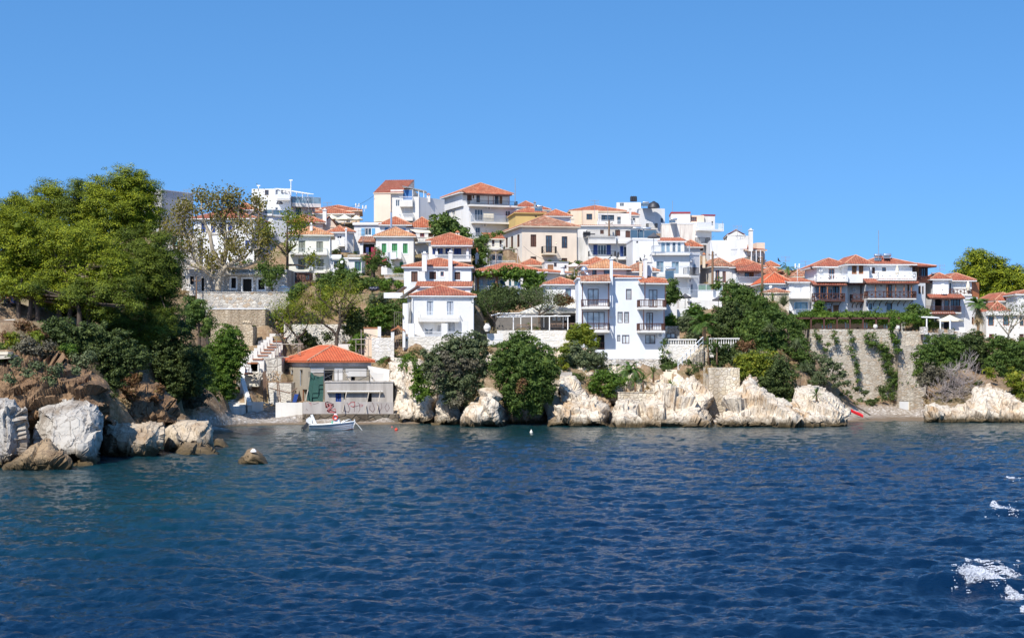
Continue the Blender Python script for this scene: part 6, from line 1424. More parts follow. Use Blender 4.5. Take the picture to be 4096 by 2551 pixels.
# --- central hillside
open_tree('thin_tree','leaning thin tree with feathery crown above the ruined house','tree',
 [[(1345,1395),(1348,1340),(1362,1290),(1358,1250),(1350,1220)],[(1350,1350),(1330,1320),(1300,1300),(1285,1280)],[(1360,1270),(1390,1240),(1410,1220)],[(1358,1250),(1320,1230),(1300,1210)],[(1358,1245),(1370,1205),(1380,1180)]],181,LO if False else LY,BARK,r0=.24,nl=48,leaf=.14,seed=12,depth=2,L=1.5,sig=1.2)
open_tree('thin_tree','second thin leaning tree beside the timber scaffold','tree',
 [[(1215,1395),(1190,1350),(1165,1320),(1162,1290),(1175,1265)],[(1165,1310),(1140,1290),(1125,1270)],[(1190,1350),(1215,1330),(1230,1300)],[(1175,1270),(1200,1240),(1220,1220)]],181.5,LY,BARK,r0=.17,nl=44,leaf=.14,seed=14,depth=2,L=1.3,sig=1.1)
open_tree('bare_tree','almost leafless dark small tree under the timber scaffold','tree',[[(1130,1420),(1135,1380),(1125,1350),(1110,1330)],[(1135,1380),(1150,1350),(1165,1335)]],177,LY,BARK,r0=.15,nl=3,leaf=.12,seed=15,depth=2,L=.9)
ck = dict(cr=.40, leaf=.24, per=32, kcore=.58, dens=1.3)
for lab, bl, m, D in (
 ('wide green hedge mound below the low white annex',[(1300,1135,32),(1335,1125,38),(1375,1130,38),(1400,1150,32),(1290,1155,26),(1345,1160,30),(1395,1110,26)],LM,200),
 ('tall leafy green shrub in front of the white annex',[(1418,1110,28),(1425,1135,32),(1450,1135,28),(1480,1140,24)],LM,198),
 ('round clipped green bush left of its twin',[(1541,1139,25)],LG,198.5),
 ('smaller round clipped green bush near the brown shuttered house',[(1594,1142,19)],LG,198),
 ('grey green shrub pair on the scree slope',[(1490,1200,22),(1520,1192,20),(1540,1205,20),(1500,1215,18)],LO,193),
 ('oleander like green shrubs left of the white porch',[(1495,1255,32),(1520,1240,28),(1545,1270,34),(1500,1290,32),(1535,1300,26)],LG,184.5),
 ('dark leafy tree beside the white porch pillar',[(1580,1250,32),(1595,1275,30),(1570,1230,22)],LM,184),
 ('dark cypress like shrubs in the middle of the hillside',[(1400,1250,28),(1425,1265,34),(1405,1300,36),(1440,1300,30),(1415,1330,26)],LD,183),
 ('green shrub behind the right scaffold',[(1430,1370,24),(1445,1350,22),(1420,1395,18)],LG,179),
 ('dark shrubs in front of the flaking terrace wall',[(1200,1360,24),(1240,1365,22),(1225,1335,16),(1310,1350,18),(1260,1380,20)],LD,183.5),
 ('green creeper at the upper left of the pampas grass',[(1180,1170,24),(1165,1200,20),(1200,1150,20),(1110,1270,22),(1140,1265,18)],LM,191),
 ('yellow green weeds on the slope around the pampas grass',[(1200,1230,30),(1170,1250,26),(1280,1220,30),(1300,1180,28),(1140,1310,24),(1300,1230,26)],LY,190.5),
 ('small green garden shrub on the white terrace by the barbecue',[(1590,1085,16),(1605,1090,14)],LG,209),
 ('tall thin green bush beneath the white satellite dish',[(1365,1070,18),(1375,1095,18),(1362,1045,14)],LM,206),
 ('dark green shrub band between the vine terrace and the restaurant',[(1960,1200,42),(2000,1195,42),(2045,1190,42),(2095,1195,40),(1940,1235,32),(2140,1190,36),(2020,1220,36),(1985,1160,26),(2160,1215,26)],LD,196),
 ('feathery grey green tree in front of the cream canvas','' ,None,0),
 ('reddish green small tree before the white cottage',[(2235,1195,20),(2255,1200,22),(2275,1205,16),(2245,1215,16)],LRED,187),
 ('deep green clipped tree beside the right tower of the main house',[(2688,1135,20),(2685,1160,30),(2700,1185,24),(2680,1195,24)],LM,190),
 ('big spreading grey green bush hanging over the sea cave',[(1815,1375,42),(1790,1400,30),(1900,1375,45),(1730,1450,34),(1760,1440,50),(1830,1430,60),(1900,1440,50),(1780,1510,60),(1860,1520,65),(1720,1490,30),(1925,1480,36),(1810,1580,42),(1870,1580,40),(1700,1420,18)],LO,160),
 ('brown twiggy patches on the grey green bush',[(1790,1445,40),(1830,1480,36),(1760,1490,34),(1900,1460,26),(1835,1600,30),(1850,1450,30)],LB,159.2),
 ('huge round deep green bush between two pale rocks',[(2080,1375,48),(2120,1400,50),(2040,1420,52),(2000,1470,50),(2090,1460,80),(2170,1450,58),(2200,1490,38),(2060,1530,66),(2140,1530,66),(2030,1570,40),(2070,1610,46),(2130,1600,44),(2175,1570,36),(2190,1540,34),(2140,1640,24),(2200,1600,16)],LM,159.5),
 ('small rusty red leaf patch in the round deep green bush',[(2090,1530,9),(2085,1560,10),(2083,1545,8)],LRED,156.7),
 ('yellow flecked green bush below the left balconies of the main house',[(2320,1335,38),(2345,1360,32),(2295,1370,32),(2340,1320,24),(2290,1345,26),(2370,1375,26),(2280,1400,24)],LY,175),
 ('grey green spreading shrub under the main seaside house',[(2300,1425,42),(2345,1440,46),(2385,1440,36),(2270,1440,30),(2330,1480,38),(2290,1400,28),(2405,1450,22),(2360,1490,28)],LO,172),
 ('glossy green shrub draped over the dark leaning slab',[(2400,1505,28),(2440,1520,30),(2375,1540,26),(2420,1555,28),(2460,1530,26),(2490,1525,20),(2380,1570,16),(2440,1575,18)],LG,167),
 ('loose weeds beside the main seaside house footing',[(2250,1400,18),(2240,1440,16),(2255,1470,14),(2230,1460,14)],LY,170),
 ('ivy curtain hanging from the pale cliff',[(1612,1440,14),(1630,1430,16),(1650,1440,16),(1608,1465,11,162.4,22),(1625,1470,9,162.4,24),(1662,1465,11,162.4,22)],LG,163),
 ('long trailing green creeper beside the brown cave',[(1680,1480,22),(1668,1510,24),(1690,1520,26),(1665,1550,22),(1690,1560,22),(1680,1590,10,162,22),(1715,1560,10,162,24),(1655,1570,8,162,26)],LG,163),
 ('small dark shrub at the foot of the right tower',[(2665,1455,20),(2680,1460,18),(2655,1440,14)],LD,176),
 ('ivy strip climbing the corner of the right tower',[(2655,1375,9,178.5,14),(2650,1400,8,178.5,14),(2648,1425,10,178.5,12),(2660,1365,8),(2672,1410,9)],LM,178.5),
 ('reedy green scrub between the dark thicket and the great wall',[(3200,1410,32),(3225,1460,34),(3190,1500,30),(3235,1530,30),(3200,1370,26),(3250,1590,22),(3215,1570,26)],LM,181),
 ('olive scrub filling the hollow above the yellow green scrub',[(2955,1450,26),(3010,1430,30),(2980,1435,24),(3040,1435,30),(2950,1490,20)],LO,174),
 ('low shrubs between the terrace canopy and the vine pergola',[(3695,1298,16),(3722,1300,18),(3750,1303,15),(3675,1300,14)],LM,190.5),
 ('rounded green shrubs behind the stone annex',[(2680,1285,22),(2705,1290,20),(2665,1300,14),(2780,1240,26),(2760,1255,22)],LG,187),
 ('brown green shrubbery around the fan palm',[(2750,1310,30),(2780,1330,28),(2735,1280,24),(2790,1290,26),(2770,1350,18)],LO,183),
 ('large dark shrub mass above the second balustrade',[(2865,1275,34),(2900,1250,40),(2900,1310,44),(2860,1330,32),(2950,1290,42),(2930,1340,40),(2950,1250,36)],LD,184),
 ('light green shrubs near the top of the right slope',[(2905,1195,26),(2940,1185,26),(2970,1200,32),(3000,1185,30),(3010,1220,36),(2980,1240,36),(3040,1215,32),(3070,1240,34)],LM,190),
 ('flat topped green locust tree behind the glass screens',[(2690+180,1140,20),(2925,1150,24),(2960,1165,26),(2900,1150,18),(2980,1185,18),(2940,1150,20)],LM,197),
 ('wide mid green scrub in the middle of the right slope',[(3010,1290,44),(3060,1290,44),(2990,1340,46),(3050,1350,52),(3110,1330,40),(3120,1290,34),(3100,1260,28),(3020,1400,50),(3080,1400,48),(3130,1380,38)],LM,182),
 ('reddish brown scrub patch beside the second balustrade',[(2960,1390,26),(2990,1400,24),(2975,1420,20),(3000,1375,18),(2945,1410,18)],LRED,176.5),
 ('dark flowering shrubs under the second balustrade',[(2870,1400,28),(2900,1410,28),(2930,1400,24),(2890,1440,28),(2930,1440,28),(2855,1450,22),(2960,1430,20),(2870,1460,18)],LD,176),
 ('yellow green scrub over the sunlit rubble wall edge',[(2990,1450,38),(3030,1450,40),(3000,1490,38),(3050,1495,42),(2975,1480,26),(3070,1450,34)],LY,171),
 ('dark brown green thicket above the golden rocks',[(3050,1540,34),(3090,1530,42),(3080,1580,34),(3110,1600,28),(3130,1560,38),(3140,1500,42),(3110,1460,42),(3150,1610,22),(3160,1570,26),(3100,1490,30)],LD,170),
 ('dark shrub column left of the great wall top',[(3165,1290,26),(3180,1330,28),(3160,1350,28),(3190,1360,22),(3150,1310,24),(3200,1300,18)],LM,187.5),
 ('sprawling green branches across the great wall foot',[(3290,1440,18),(3320,1450,18),(3345,1470,18),(3370,1500,18),(3385,1530,14),(3260,1430,14),(3230,1470,22),(3260,1500,20),(3300,1480,20),(3330,1510,16),(3350,1540,14),(3290,1520,20)],LO,180),
 ('huge dark green rounded bush covering the right end of the great wall',[(3740,1400,52),(3780,1380,42),(3700,1430,42),(3800,1420,48),(3730,1460,50),(3780,1470,46),(3820,1450,36),(3690,1480,36),(3720,1510,36),(3830,1400,30)],LM,181),
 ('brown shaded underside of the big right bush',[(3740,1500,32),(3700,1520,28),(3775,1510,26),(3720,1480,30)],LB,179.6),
 ('dark green tree bushes behind the tall palm trunk',[(3860,1375,38),(3895,1360,36),(3880,1410,40),(3920,1390,36),(3935,1430,28),(3845,1410,30),(3900,1440,26)],LD,186),
 ('mixed green bushes at the right edge below the white house',[(3990,1370,30),(4030,1390,34),(4070,1410,34),(3990,1420,34),(4040,1440,38),(4080,1460,36),(3970,1460,28),(4010,1480,32),(4090,1380,28)],LM,184),
 ('yellowing shrubs above the right edge rocks',[(4060,1500,28),(4085,1540,28),(3960,1490,18),(4040,1530,18),(4090,1590,22),(4075,1570,18)],LY,177),
 ('thick ivy cascade down the middle of the great wall',[(3465,1340,12),(3470,1365,16),(3495,1372,20),(3520,1385,22),(3545,1400,20),(3560,1425,16),(3540,1430,18),(3545,1460,18),(3560,1490,20),(3575,1520,22),(3600,1540,22),(3560,1545,18),(3590,1500,20),(3620,1520,24),(3640,1495,24),(3650,1540,22),(3620,1560,18),(3570,1580,12,182,22),(3530,1560,14)],LM,186.3),
 ('ivy strand hanging in the centre left of the great wall',[(3405,1330,9,186.5,14),(3410,1360,10,186.5,14),(3400,1395,11,186.5,14),(3415,1425,12,186.5,14),(3425,1455,9,186.5,14),(3428,1490,9,186.5,16),(3430,1525,8,186.5,16)],LM,186.3),
 ('short ivy tufts under the top edge of the great wall',[(3265,1340,10,187,18),(3280,1355,9,187,16),(3335,1340,9,187,14),(3345,1365,8,187,12),(3310,1380,10),(3300,1400,10),(3490,1340,8,186.4,16)],LM,186.8),
 ('broad vine column falling from the pergola right part',[(3570,1315,12,186.3,18),(3572,1345,12,186.3,18),(3585,1370,14,186.3,14),(3590,1400,12,186.3,12),(3575,1290,16)],LG,186.4),
 ('dark creeper beside the lower pipe on the great wall',[(3520,1560,12),(3535,1575,12),(3540,1590,8,184,12),(3430,1560,10),(3460,1570,9)],LD,184.6),
 ('bush between the mansion and the terrace canopy',[(3640,1245,20),(3665,1240,20),(3690,1250,20),(3710,1260,16),(3655,1262,18)],LM,192),
 ('leafy small tree standing left of the mansion balconies',[(3275,1220,16),(3285,1240,18),(3265,1250,18),(3290,1255,14)],LG,192),
 ('sparse dry tree in front of the right edge house',[],None,0)):
    if m is None: continue
    if 'ivy' in lab and 'wall' in lab: bl=[(b[0],b[1],b[2],187.55,(b[4] if len(b)>4 else b[2]),.4) for b in bl]
    bush('shrub' if 'tree' not in lab[:30] else 'small_tree',lab,'vine' if any(w in lab for w in ('ivy','vine','creeper')) else ('tree' if 'tree' in lab[:28] else 'shrub'),bl,m,D,**(ck if 'ivy' not in lab else dict(cr=.3,leaf=.17,per=24,kcore=.45)))
open_tree('grey_tree','feathery grey green tree in front of the cream canvas roof','tree',[[(2160,1310),(2155,1270),(2160,1240),(2170,1215)],[(2158,1260),(2190,1240),(2215,1230)],[(2160,1245),(2130,1225),(2120,1215)]],186.3,LO,BARK,r0=.16,nl=50,leaf=.15,seed=21,depth=2,L=1.1,sig=.9)
open_tree('dark_tree','dark branching small tree below the vine terrace left end','tree',[[(1975,1320),(1978,1290),(1970,1260),(1960,1230)],[(1978,1290),(1995,1260),(2010,1230)],[(1975,1280),(1950,1250),(1940,1220)]],186,LD,BARK,r0=.14,nl=60,leaf=.17,seed=22,depth=2,L=1.1,sig=.8)
open_tree('sparse_tree','sparse half bare tree in front of the right edge house','tree',[[(4035,1400),(4032,1350),(4040,1310),(4050,1280)],[(4035,1340),(4010,1310),(3995,1290)],[(4038,1330),(4065,1290),(4080,1260)]],189,LO,PBARK,r0=.14,nl=26,leaf=.16,seed=23,depth=2,L=1.3,sig=1.0)
# bougainvillea, fig, vines
r_ = tree('bougainvillea','bougainvillea with crimson flowers climbing in front of the white house','bougainvillea',[(1494,1125),(1492,1085),(1490,1060)],[(1480,1040,28),(1510,1035,34),(1535,1045,28),(1555,1060,20),(1475,1065,24),(1500,1065,28),(1515,1005,16),(1460,1035,18)],LM,204,tr=.35,cr=.4,leaf=.17,per=26,kcore=.5)
v,q = clumps([B(1475,1030,22,203),B(1505,1015,18,203),(B(1545,1050,16,203)),B(1462,1045,12,203)],.3,.13,1,.9,.35); npobj('flowers',v,q,FLW,r_)
tree('fig_tree','dense dark green broadleaf tree behind the small veranda house','tree',[(1790,960),(1795,935),(1795,920)],[(1745,900,30),(1780,890,32),(1815,905,32),(1850,925,24),(1780,925,38),(1830,940,30),(1755,930,28),(1800,880,18),(1860,945,16)],LM,224,tr=.3,cr=.6,leaf=.34,per=24,asp=.7,kcore=.7)
for lab, bl, m, D in (
 ('leafy green tree between the veranda house and the reed pergola',[(1905,965,22),(1935,960,24),(1920,990,28),(1900,1010,26),(1940,1010,24),(1915,1040,26),(1945,1040,20),(1925,1065,20),(1900,1050,18)],LM,216),
 ('green grape vine climbing toward the small cream house',[(1950,950,13),(1975,943,12),(1995,935,11),(2008,930,8),(1930,950,14)],LG,221),
 ('low plants along the terrace steps',[(1925,1050,14),(1940,1055,14),(1910,1065,10),(1925,1030,10)],LG,212)):
    bush('tree' if 'tree' in lab else 'vine',lab,'tree' if 'tree' in lab else 'vine',bl,m,D,cr=.4,leaf=.2,per=26,kcore=.6)
bush('grape_vine','thick green grape vine canopy spilling over the timber pergola','grape vine',[(1905,1100,10),(1930,1098,12),(1955,1095,14),(1985,1095,18),(2015,1092,20),(2045,1095,22),(2075,1092,22),(2105,1100,24),(2130,1095,16),(2130,1125,26),(2155,1130,24),(2165,1155,22),(2130,1150,24),(2105,1140,20),(2165,1110,14),(2060,1115,12),(2025,1112,10)],LG,200.8,cr=.42,leaf=.24,per=28,asp=.8,kcore=.7)
bush('pergola_vine','long dense vine canopy covering the terrace below the mansion','vine',[(x,1268+random.uniform(-5,5)+(6 if x>3560 else 0),random.uniform(13,20)) for x in range(3195,3640,17)]+[(x,1285+random.uniform(-4,6),random.uniform(9,13)) for x in range(3200,3700,19)]+[(3640,1272,18),(3665,1275,18),(3690,1285,14),(3205,1290,20),(3225,1300,16),(3240,1285,18)],LG,189.5,cr=.4,leaf=.22,per=26,kcore=.7)
bush('pergola_vine','shaded vine canopy reaching back from the pergola edge to the mansion','vine',[B_ for D_ in (192,194.5,197,199.5) for B_ in [(x,1268+random.uniform(-4,4),random.uniform(14,19),D_) for x in range(3215,3700,24)]],LM,cr=.5,leaf=.3,per=16,kcore=.85,dens=.6)
# --- grasses
def tuft(name,label,cat,x,y,r,D,mat,n=260,droop=1.,w=.03,up=1.):
    c=PX(x,y,D); m=r/F*D; vs=[];qs=[];k=0
    for i in range(n):
        a=rng.random()*2*math.pi; s=.25+.9*rng.random(); L=m*(.7+.6*rng.random()); pts=[]
        for t in (0,.33,.66,1): pts.append(np.array([c.x+math.cos(a)*s*L*t, c.y+math.sin(a)*s*L*t, c.z+up*L*(1.5*t-droop*1.3*s*t*t)]))
        sd=np.array([-math.sin(a),math.cos(a),0])*w; sd=np.array([w,0,0]) if abs(sd[0])<w*.4 else sd
        for j,pp in enumerate(pts): ww=sd*(1-.8*j/3); vs+= [pp-ww,pp+ww]
        for j in range(3): qs.append((k+2*j,k+2*j+1,k+2*j+3,k+2*j+2))
        k+=8
    return npobj(name,np.array(vs),np.array(qs),mat,label=label,cat=cat)
tuft('pampas_grass','large fountain of dry pampas grass beside the stone terrace','grass clump',1238,1215,46,190,LDRY,520,1.3,.035)
for lab,x,y,r,D,m in (('brown dry grass tuft above the tilted rock slabs',2835,1500,34,167,LDRY),('second dry grass tuft beside the tan wall',2790,1520,26,168,LDRY),('dry fern tuft on the pale cliff beside the gate',1555,1450,18,163.5,LRED),('dry grass by the rock ledge wall',2590,1560,16,167,LDRY),('green reeds on the slope by the great wall',3185,1400,36,178,LO),('tall green reeds behind the shrubs near the rubble hut',3135,1225,40,190,LO),('tall reeds at the left of the blue door house',3100,1250,34,189,LM),('dry weeds at the right of the great wall',3970,1500,22,180,LDRY),('pale reeds above the rocky headland',3215,1490,34,176,LO),('second clump of pale reeds left of the headland',3180,1520,28,175,LDRY),('long grass on the rocky headland',3260,1530,22,168,LO),('reed clump high on the right slope',3020,1240,34,186,LM),('reed clump over the dark thicket',3080,1330,34,180,LO),('dry stalks in the right thicket',3120,1430,28,175,LDRY)): tuft('grass_clump',lab,'grass clump',x,y,r,D,m,260,1.)
grp=[]
for i,(x,y,D) in enumerate([(random.uniform(0,130),random.uniform(1330,1410),0) for _ in range(26)]+[(random.uniform(130,330),0,0) for _ in range(16)]):
    if x>130: y=1372+(x-138)*.42+random.uniform(-12,2)
    D=104+ (1700-y)/(1700-1368)*13.5 - .5
    o=tuft('dry_grass_tuft','small dry grass tuft on the brown left slope','grass tuft',x,y+8,random.uniform(12,22),D,LDRY if random.random()<.6 else LRED,70,.8,.025)
    o['group']='dry grass tufts on the left slope'
# --- palms
def frond(vs,qs,base,a,el,L,droop,w,fan=False):
    k=len(vs); d=np.array([math.cos(a),math.sin(a),0]); n=10; pts=[]
    for i in range(n+1):
        t=i/n; pts.append(np.array(base)+d*(L*math.cos(el)*t*(1-.15*t))+np.array([0,0,L*(math.sin(el)*t-droop*t*t)]))
    sd=np.array([-d[1],d[0],0])
    for i in range(n):
        p,q=pts[i],pts[i+1]; f=(q-p)/np.linalg.norm(q-p); ww=w*math.sin(math.pi*(i+.6)/(n+.6))**.7
        for s in (-1,1):
            for u in (.15,.65):
                b0=p+(q-p)*u; tip=b0+sd*s*ww+f*ww*.7-np.array([0,0,ww*.35]); k=len(vs)
                vs += [b0,b0+f*L/n*.38,tip+f*.02,tip]; qs.append((k,k+1,k+2,k+3))
        k=len(vs); vs+=[p-sd*.02,p+sd*.02,q+sd*.02,q-sd*.02]; qs.append((k,k+1,k+2,k+3))
def palm(name,label,x,y,D,L,nf,trunk=None,droop=.5,w=.35,mat=None,skirt=0,el0=-.1,el1=1.3,tr=.2):
    c=PX(x,y,D); root=empty(name,PX(x,trunk,D) if trunk else c,label,'palm tree' if 'palm' in name else 'yucca'); vs=[];qs=[]
    for i in range(nf): frond(vs,qs,c,i*2.399+random.uniform(-.2,.2),random.uniform(el0,el1),L*random.uniform(.8,1.1),droop*random.uniform(.7,1.2),w)
    npobj('fronds',np.array(vs),np.array(qs),mat or LPALM,root)
    if skirt:
        vs=[];qs=[]
        for i in range(skirt): frond(vs,qs,np.array(c)-np.array([0,0,random.uniform(0,skirt*.03)]),i*2.399,random.uniform(-1.4,-.9),L*random.uniform(.7,1.0),.1,w*.5)
        npobj('dead_fronds',np.array(vs),np.array(qs),LDRY,root)
    mb=MB(); mb.tube([PX(x+2,(trunk or y+20),D)-Vector((0,0,.5)),PX(x+1,(trunk or y+20)*.5+y*.5,D),c],[tr*1.2,tr,tr*.9],8); obj('trunk',mb,plain('palm_trunk',(.26,.16,.09),.9,var=.3),root,smooth=True); return root
palm('fan_palm','tall fan palm with dead frond skirt in front of the right annex',3912,1215,187,1.9,34,trunk=1480,droop=.45,w=.5,skirt=34,tr=.17)
palm('date_palm','arching feathery palm under the main seaside house',2520,1480,171,2.4,34,trunk=1520,droop=.75,w=.32)
palm('fan_palm','broad fan palm above the white balustrade',2815,1290,181,2.3,34,trunk=1345,droop=.5,w=.5,tr=.2)
palm('fan_palm','smaller fan palm left of the broad one',2762,1262,184,1.7,22,trunk=1330,droop=.5,w=.4)
for lab,x,y,D,t in (('spiky yucca right of the tan stair top',2832,1378,175.5,1440),('second spiky yucca beside the first above the tan wall',2866,1388,175.2,1440),('spiky yucca left in front of the arching palm',2540,1528,168.5,1560),('spiky yucca right in front of the arching palm',2572,1520,168.3,1560),('yucca beside the flagstone steps',2683,1548,168,1568),('low yucca at the foot of the flagstone steps',2612,1490,171,1510),('yucca plant on the rocky headland',3265,1578,159,1600),('spiky green yucca near the utility pole on the right slope',3045,1170,194,1230),('small yucca beside the rubble hut',3090,1205,191,1240)):
    palm('yucca',lab,x,y,D,1.0 if y>1400 else 1.25,46,trunk=t,droop=.15,w=.05,el0=-.6,el1=1.5,tr=.1)
palm('background_palm','distant palm fronds on the skyline right of the utility pole',3150,1075,226,2.6,16,trunk=1150,droop=.6,w=.3)
# --- dead grey branches
root=empty('dead_shrub',PX(3800,1600,178),'big tangled pale dead shrub hanging beside the great wall','dead shrub'); mb=MB(); rs=random.Random(4)
for (x,y,n) in ((3850,1470,16),(3830,1520,22),(3790,1560,20),(3750,1600,18),(3860,1540,16)):
    for i in range(n): branches(mb,PX(x+rs.uniform(-25,25),y+rs.uniform(-25,25),179.5),Vector((rs.uniform(-1,.8),rs.uniform(-1,0),rs.uniform(-.7,.5))),rs.uniform(.8,1.5),.032,2,.45,3,None,0.05,rs)
obj('branches',mb,plain('bleached_twigs',(.42,.36,.33),.9,var=.25),root)
# ================================================================ small things
def umbrella(label,x,yt,yb,D,rpx,yedge,mat,closed=False,name='parasol',grp=None):
    root=empty(name,P(x,yb,D),label,'parasol',grp); t=P(x,yt,D); b=P(x,yb,D); m=rpx/SC/F*D; ze=P(x,yedge,D).z
    mb=MB(); mb.tube([b-Vector((0,0,.2)),t],.04,6); obj('pole',mb,METAL if mat is CLOTHG else WPAINT,root)
    mb=MB(); n=8
    if closed: mb.lathe(b+Vector((0,0,(t.z-b.z)*.2)),[(.16,0),(.26,.4),(.2,(t.z-b.z)*.5),(.03,(t.z-b.z)*.8)],8)
    else:
        rim=[Vector((t.x+m*math.cos(2*math.pi*i/n+.39),D+m*math.sin(2*math.pi*i/n+.39),ze)) for i in range(n)]
        mid=[Vector((t.x,D,t.z)).lerp(r,.5)+Vector((0,0,-.06)) for r in rim]
        for i in range(n):
            j=(i+1)%n; mb.poly([t,mid[i],mid[j]]); mb.poly([mid[i],rim[i],rim[j],mid[j]]); mb.poly([rim[i],rim[i]-Vector((0,0,.18)),rim[j]-Vector((0,0,.18)),rim[j]])
    obj('canopy',mb,mat,root); return root
crop(950,700)
umbrella('wide cream parasol on the left of the roof terrace',1265,532,655,243,112,585,CLOTHW,grp='parasols')
umbrella('wide cream parasol in the middle of the roof terrace',1440,530,660,241.5,125,592,CLOTHW,grp='parasols')
umbrella('cream parasol partly hidden at the right of the roof terrace',1600,540,650,242.5,90,592,CLOTHW,grp='parasols')
umbrella('closed cream parasol on the modern house terrace',340,330,530,237.2,40,500,CLOTHW,closed=True)
crop(2050,750); umbrella('pale pink parasol above the domed white chimney',830,1010,1170,200,100,1048,plain('pale_pink_canvas',(.74,.62,.55),.8))
crop(2400,750); umbrella('charcoal parasol on the glass veranda balcony',722,603,860,207.5,90,660,CLOTHG)
crop(2550,1050); umbrella('charcoal parasol beside the deep green clipped tree',640,412,620,200,88,462,CLOTHG); umbrella('charcoal parasol above the right slope shrubs',1090,447,640,200,90,496,CLOTHG)
crop(3500,900,3.023); umbrella('large cream parasol on the rubble pier terrace',905,1085,1260,190.5,165,1150,CLOTHW)
umbrella('closed cream parasol on the upper mansion balcony',268,485,645,200.6,20,600,CLOTHW,closed=True); umbrella('closed cream parasol on the annex balcony',1125,675,820,205,20,600,CLOTHW,closed=True)
def antenna(label,x,yb,yt,D,kind='yagi',r=.03):
    b,t=P(x,yb,D),P(x,yt,D); mb=MB(); mb.tube([b-Vector((0,0,.3)),t],r,5)
    if kind=='yagi':
        for k in (0,.35): 
            z=t-Vector((0,0,.1+k*1.4)); mb.tube([z-Vector((.7,0,0)),z+Vector((.7,.1,0))],.018,4)
            for i in range(6): c=z+Vector((-.6+i*.24,0,0)); mb.tube([c-Vector((0,.1,.22)),c+Vector((0,.1,.22))],.012,4)
    if kind=='drum':
        for s in (-.25,.25): mb.lathe(t+Vector((s,0,-.35)),[(.09,0),(.1,.02),(.1,.5),(.05,.55)],6)
    return obj('antenna',mb,METAL if kind!='drum' else WPAINT,label=label,cat='antenna',group='rooftop antennas')
crop(950,700); antenna('aerial with long arms above the left orange roofs',1208,430,365,250); antenna('tall lattice aerial in front of the brown eaved house',955,640,280,225)
crop(1350,700); antenna('small white drum aerial at the far orange roof',268,460,400,252,'drum'); antenna('second white drum aerial nearer the peach wall',362,470,425,250,'drum'); antenna('thin aerial before the tiled lean-to',343,1090,740,216)
crop(1700,700); antenna('very tall radio mast beside the four storey house',1212,345,50,247,'mast',.05)
crop(2050,750); antenna('thin white pole aerial on the peach upper house',1104,400,170,246,'yagi'); antenna('thin pole aerial before the black window bay',1280,420,260,245,'m')
crop(2400,750); antenna('slim aerial with round head above the red edged room',975,470,180,243,'m'); antenna('aerial on the red edged house right balcony',1645,520,450,236,'m')
crop(2700,800); antenna('white yagi aerial on the small gable house',838,500,345,239); antenna('aerial behind the palm fronds on the skyline',1485,870,760,232)
crop(3100,900); antenna('twin drum aerial above the wide bright red roof',300,720,540,204,'drum'); antenna('aerial on the weathered background roof',410,640,480,221); antenna('tall red and white mast over the mansion solar tanks',1392,440,70,206,'m',.04)
crop(3500,900,3.023); antenna('small aerial between mansion and annex roofs',785,620,480,206)
crop(600,700); antenna('small aerial on the grey building roof',505,265,195,238)
def heater(label,x0,x1,yt,yb,D,ypt,ypb,xp0=None,xp1=None):
    root=empty('solar_water_heater',P((x0+x1)/2,ypb,D),label,'solar heater','rooftop solar water heaters'); a,b=P(x0,(yt+yb)/2,D),P(x1,(yt+yb)/2,D); r=(yb-yt)/SC/F*D/2
    mb=MB(); mb.lathe(a,[(r*.85,0),(r,.08),(r,(b-a).length-.08),(r*.85,(b-a).length)],14,ax=(b-a)); obj('tank',mb,STEEL,root,smooth=True)
    xp0=x0 if xp0 is None else xp0; xp1=x1 if xp1 is None else xp1
    mb=MB(); p=P(xp0,ypb,D-1.2); q=P(xp1,ypb,D-1.2); u=P(xp0,ypt,D-.1)-p; mb.box(p,q-p,u,(0,-.07,.05)); obj('collector',mb,plain('solar_glass',(.05,.09,.13),.12),root)
    mb=MB(); fr=.05
    for s,e in ((p,q),(p+u,q+u),(p,p+u),(q,q+u)): mb.tube([s+Vector((0,-.06,.04)),e+Vector((0,-.06,.04))],.035,4)
    for c in (a.lerp(b,.15),b.lerp(a,.15)): mb.tube([c,Vector((c.x,c.y,p.z))],.03,4)
    obj('stand',mb,METAL,root)
crop(2050,750); heater('solar heater on the roof of the mustard yellow house',330,408,238,270,242,275,318,300,400)
crop(2400,750); heater('left twin solar heater with two tall panels above the rounded apartments',440,548,530,565,212.5,572,684,410,505); heater('right twin solar heater behind the charcoal parasol',575,685,533,568,212.5,580,686,590,755); heater('middle blue collector panel between the twin solar tanks',556,600,536,560,213,575,684,510,585)
heater('solar heater on the white skyline block',572,658,188,212,262,218,250,550,668); heater('solar heater in front of the roof tile cube with red edge',950,1038,412,440,240,445,476,930,1012); heater('solar heater standing before the mid balcony of the rounded apartments',886,1012,1072,1110,198,1120,1235,878,992)
crop(3100,900); heater('left solar tank on the mansion roof',1332,1440,388,428,207,445,482,1335,1425); heater('right solar tank on the mansion roof',1455,1560,382,425,207,430,450,1460,1540)
crop(3500,900,3.023); heater('low solar panels behind the annex roof',680,780,572,590,209,592,600)
crop(2050,750); mb=MB(); mb.ball(P(965,1110,189),.45,10); mb.tube([P(975,1140,188.5),P(1030,1180,188)],.14,6); obj('boiler',mb,STEEL,label='round shiny boiler beside the left chimney of the main house',cat='boiler',smooth=True)
for i,(x,lab) in enumerate(((1600,'left black rooftop water drum on the skyline block'),(1628,'middle black rooftop water drum on the skyline block'),(1654,'right black rooftop water drum on the skyline block'))):
    mb=MB(); mb.lathe(P(x,190,262),[(.2,0),(.24,.05),(.24,.75),(.15,.85),(.1,.9)],10); obj('water_drum',mb,DMETAL,label=lab,cat='water drum',group='black water drums')
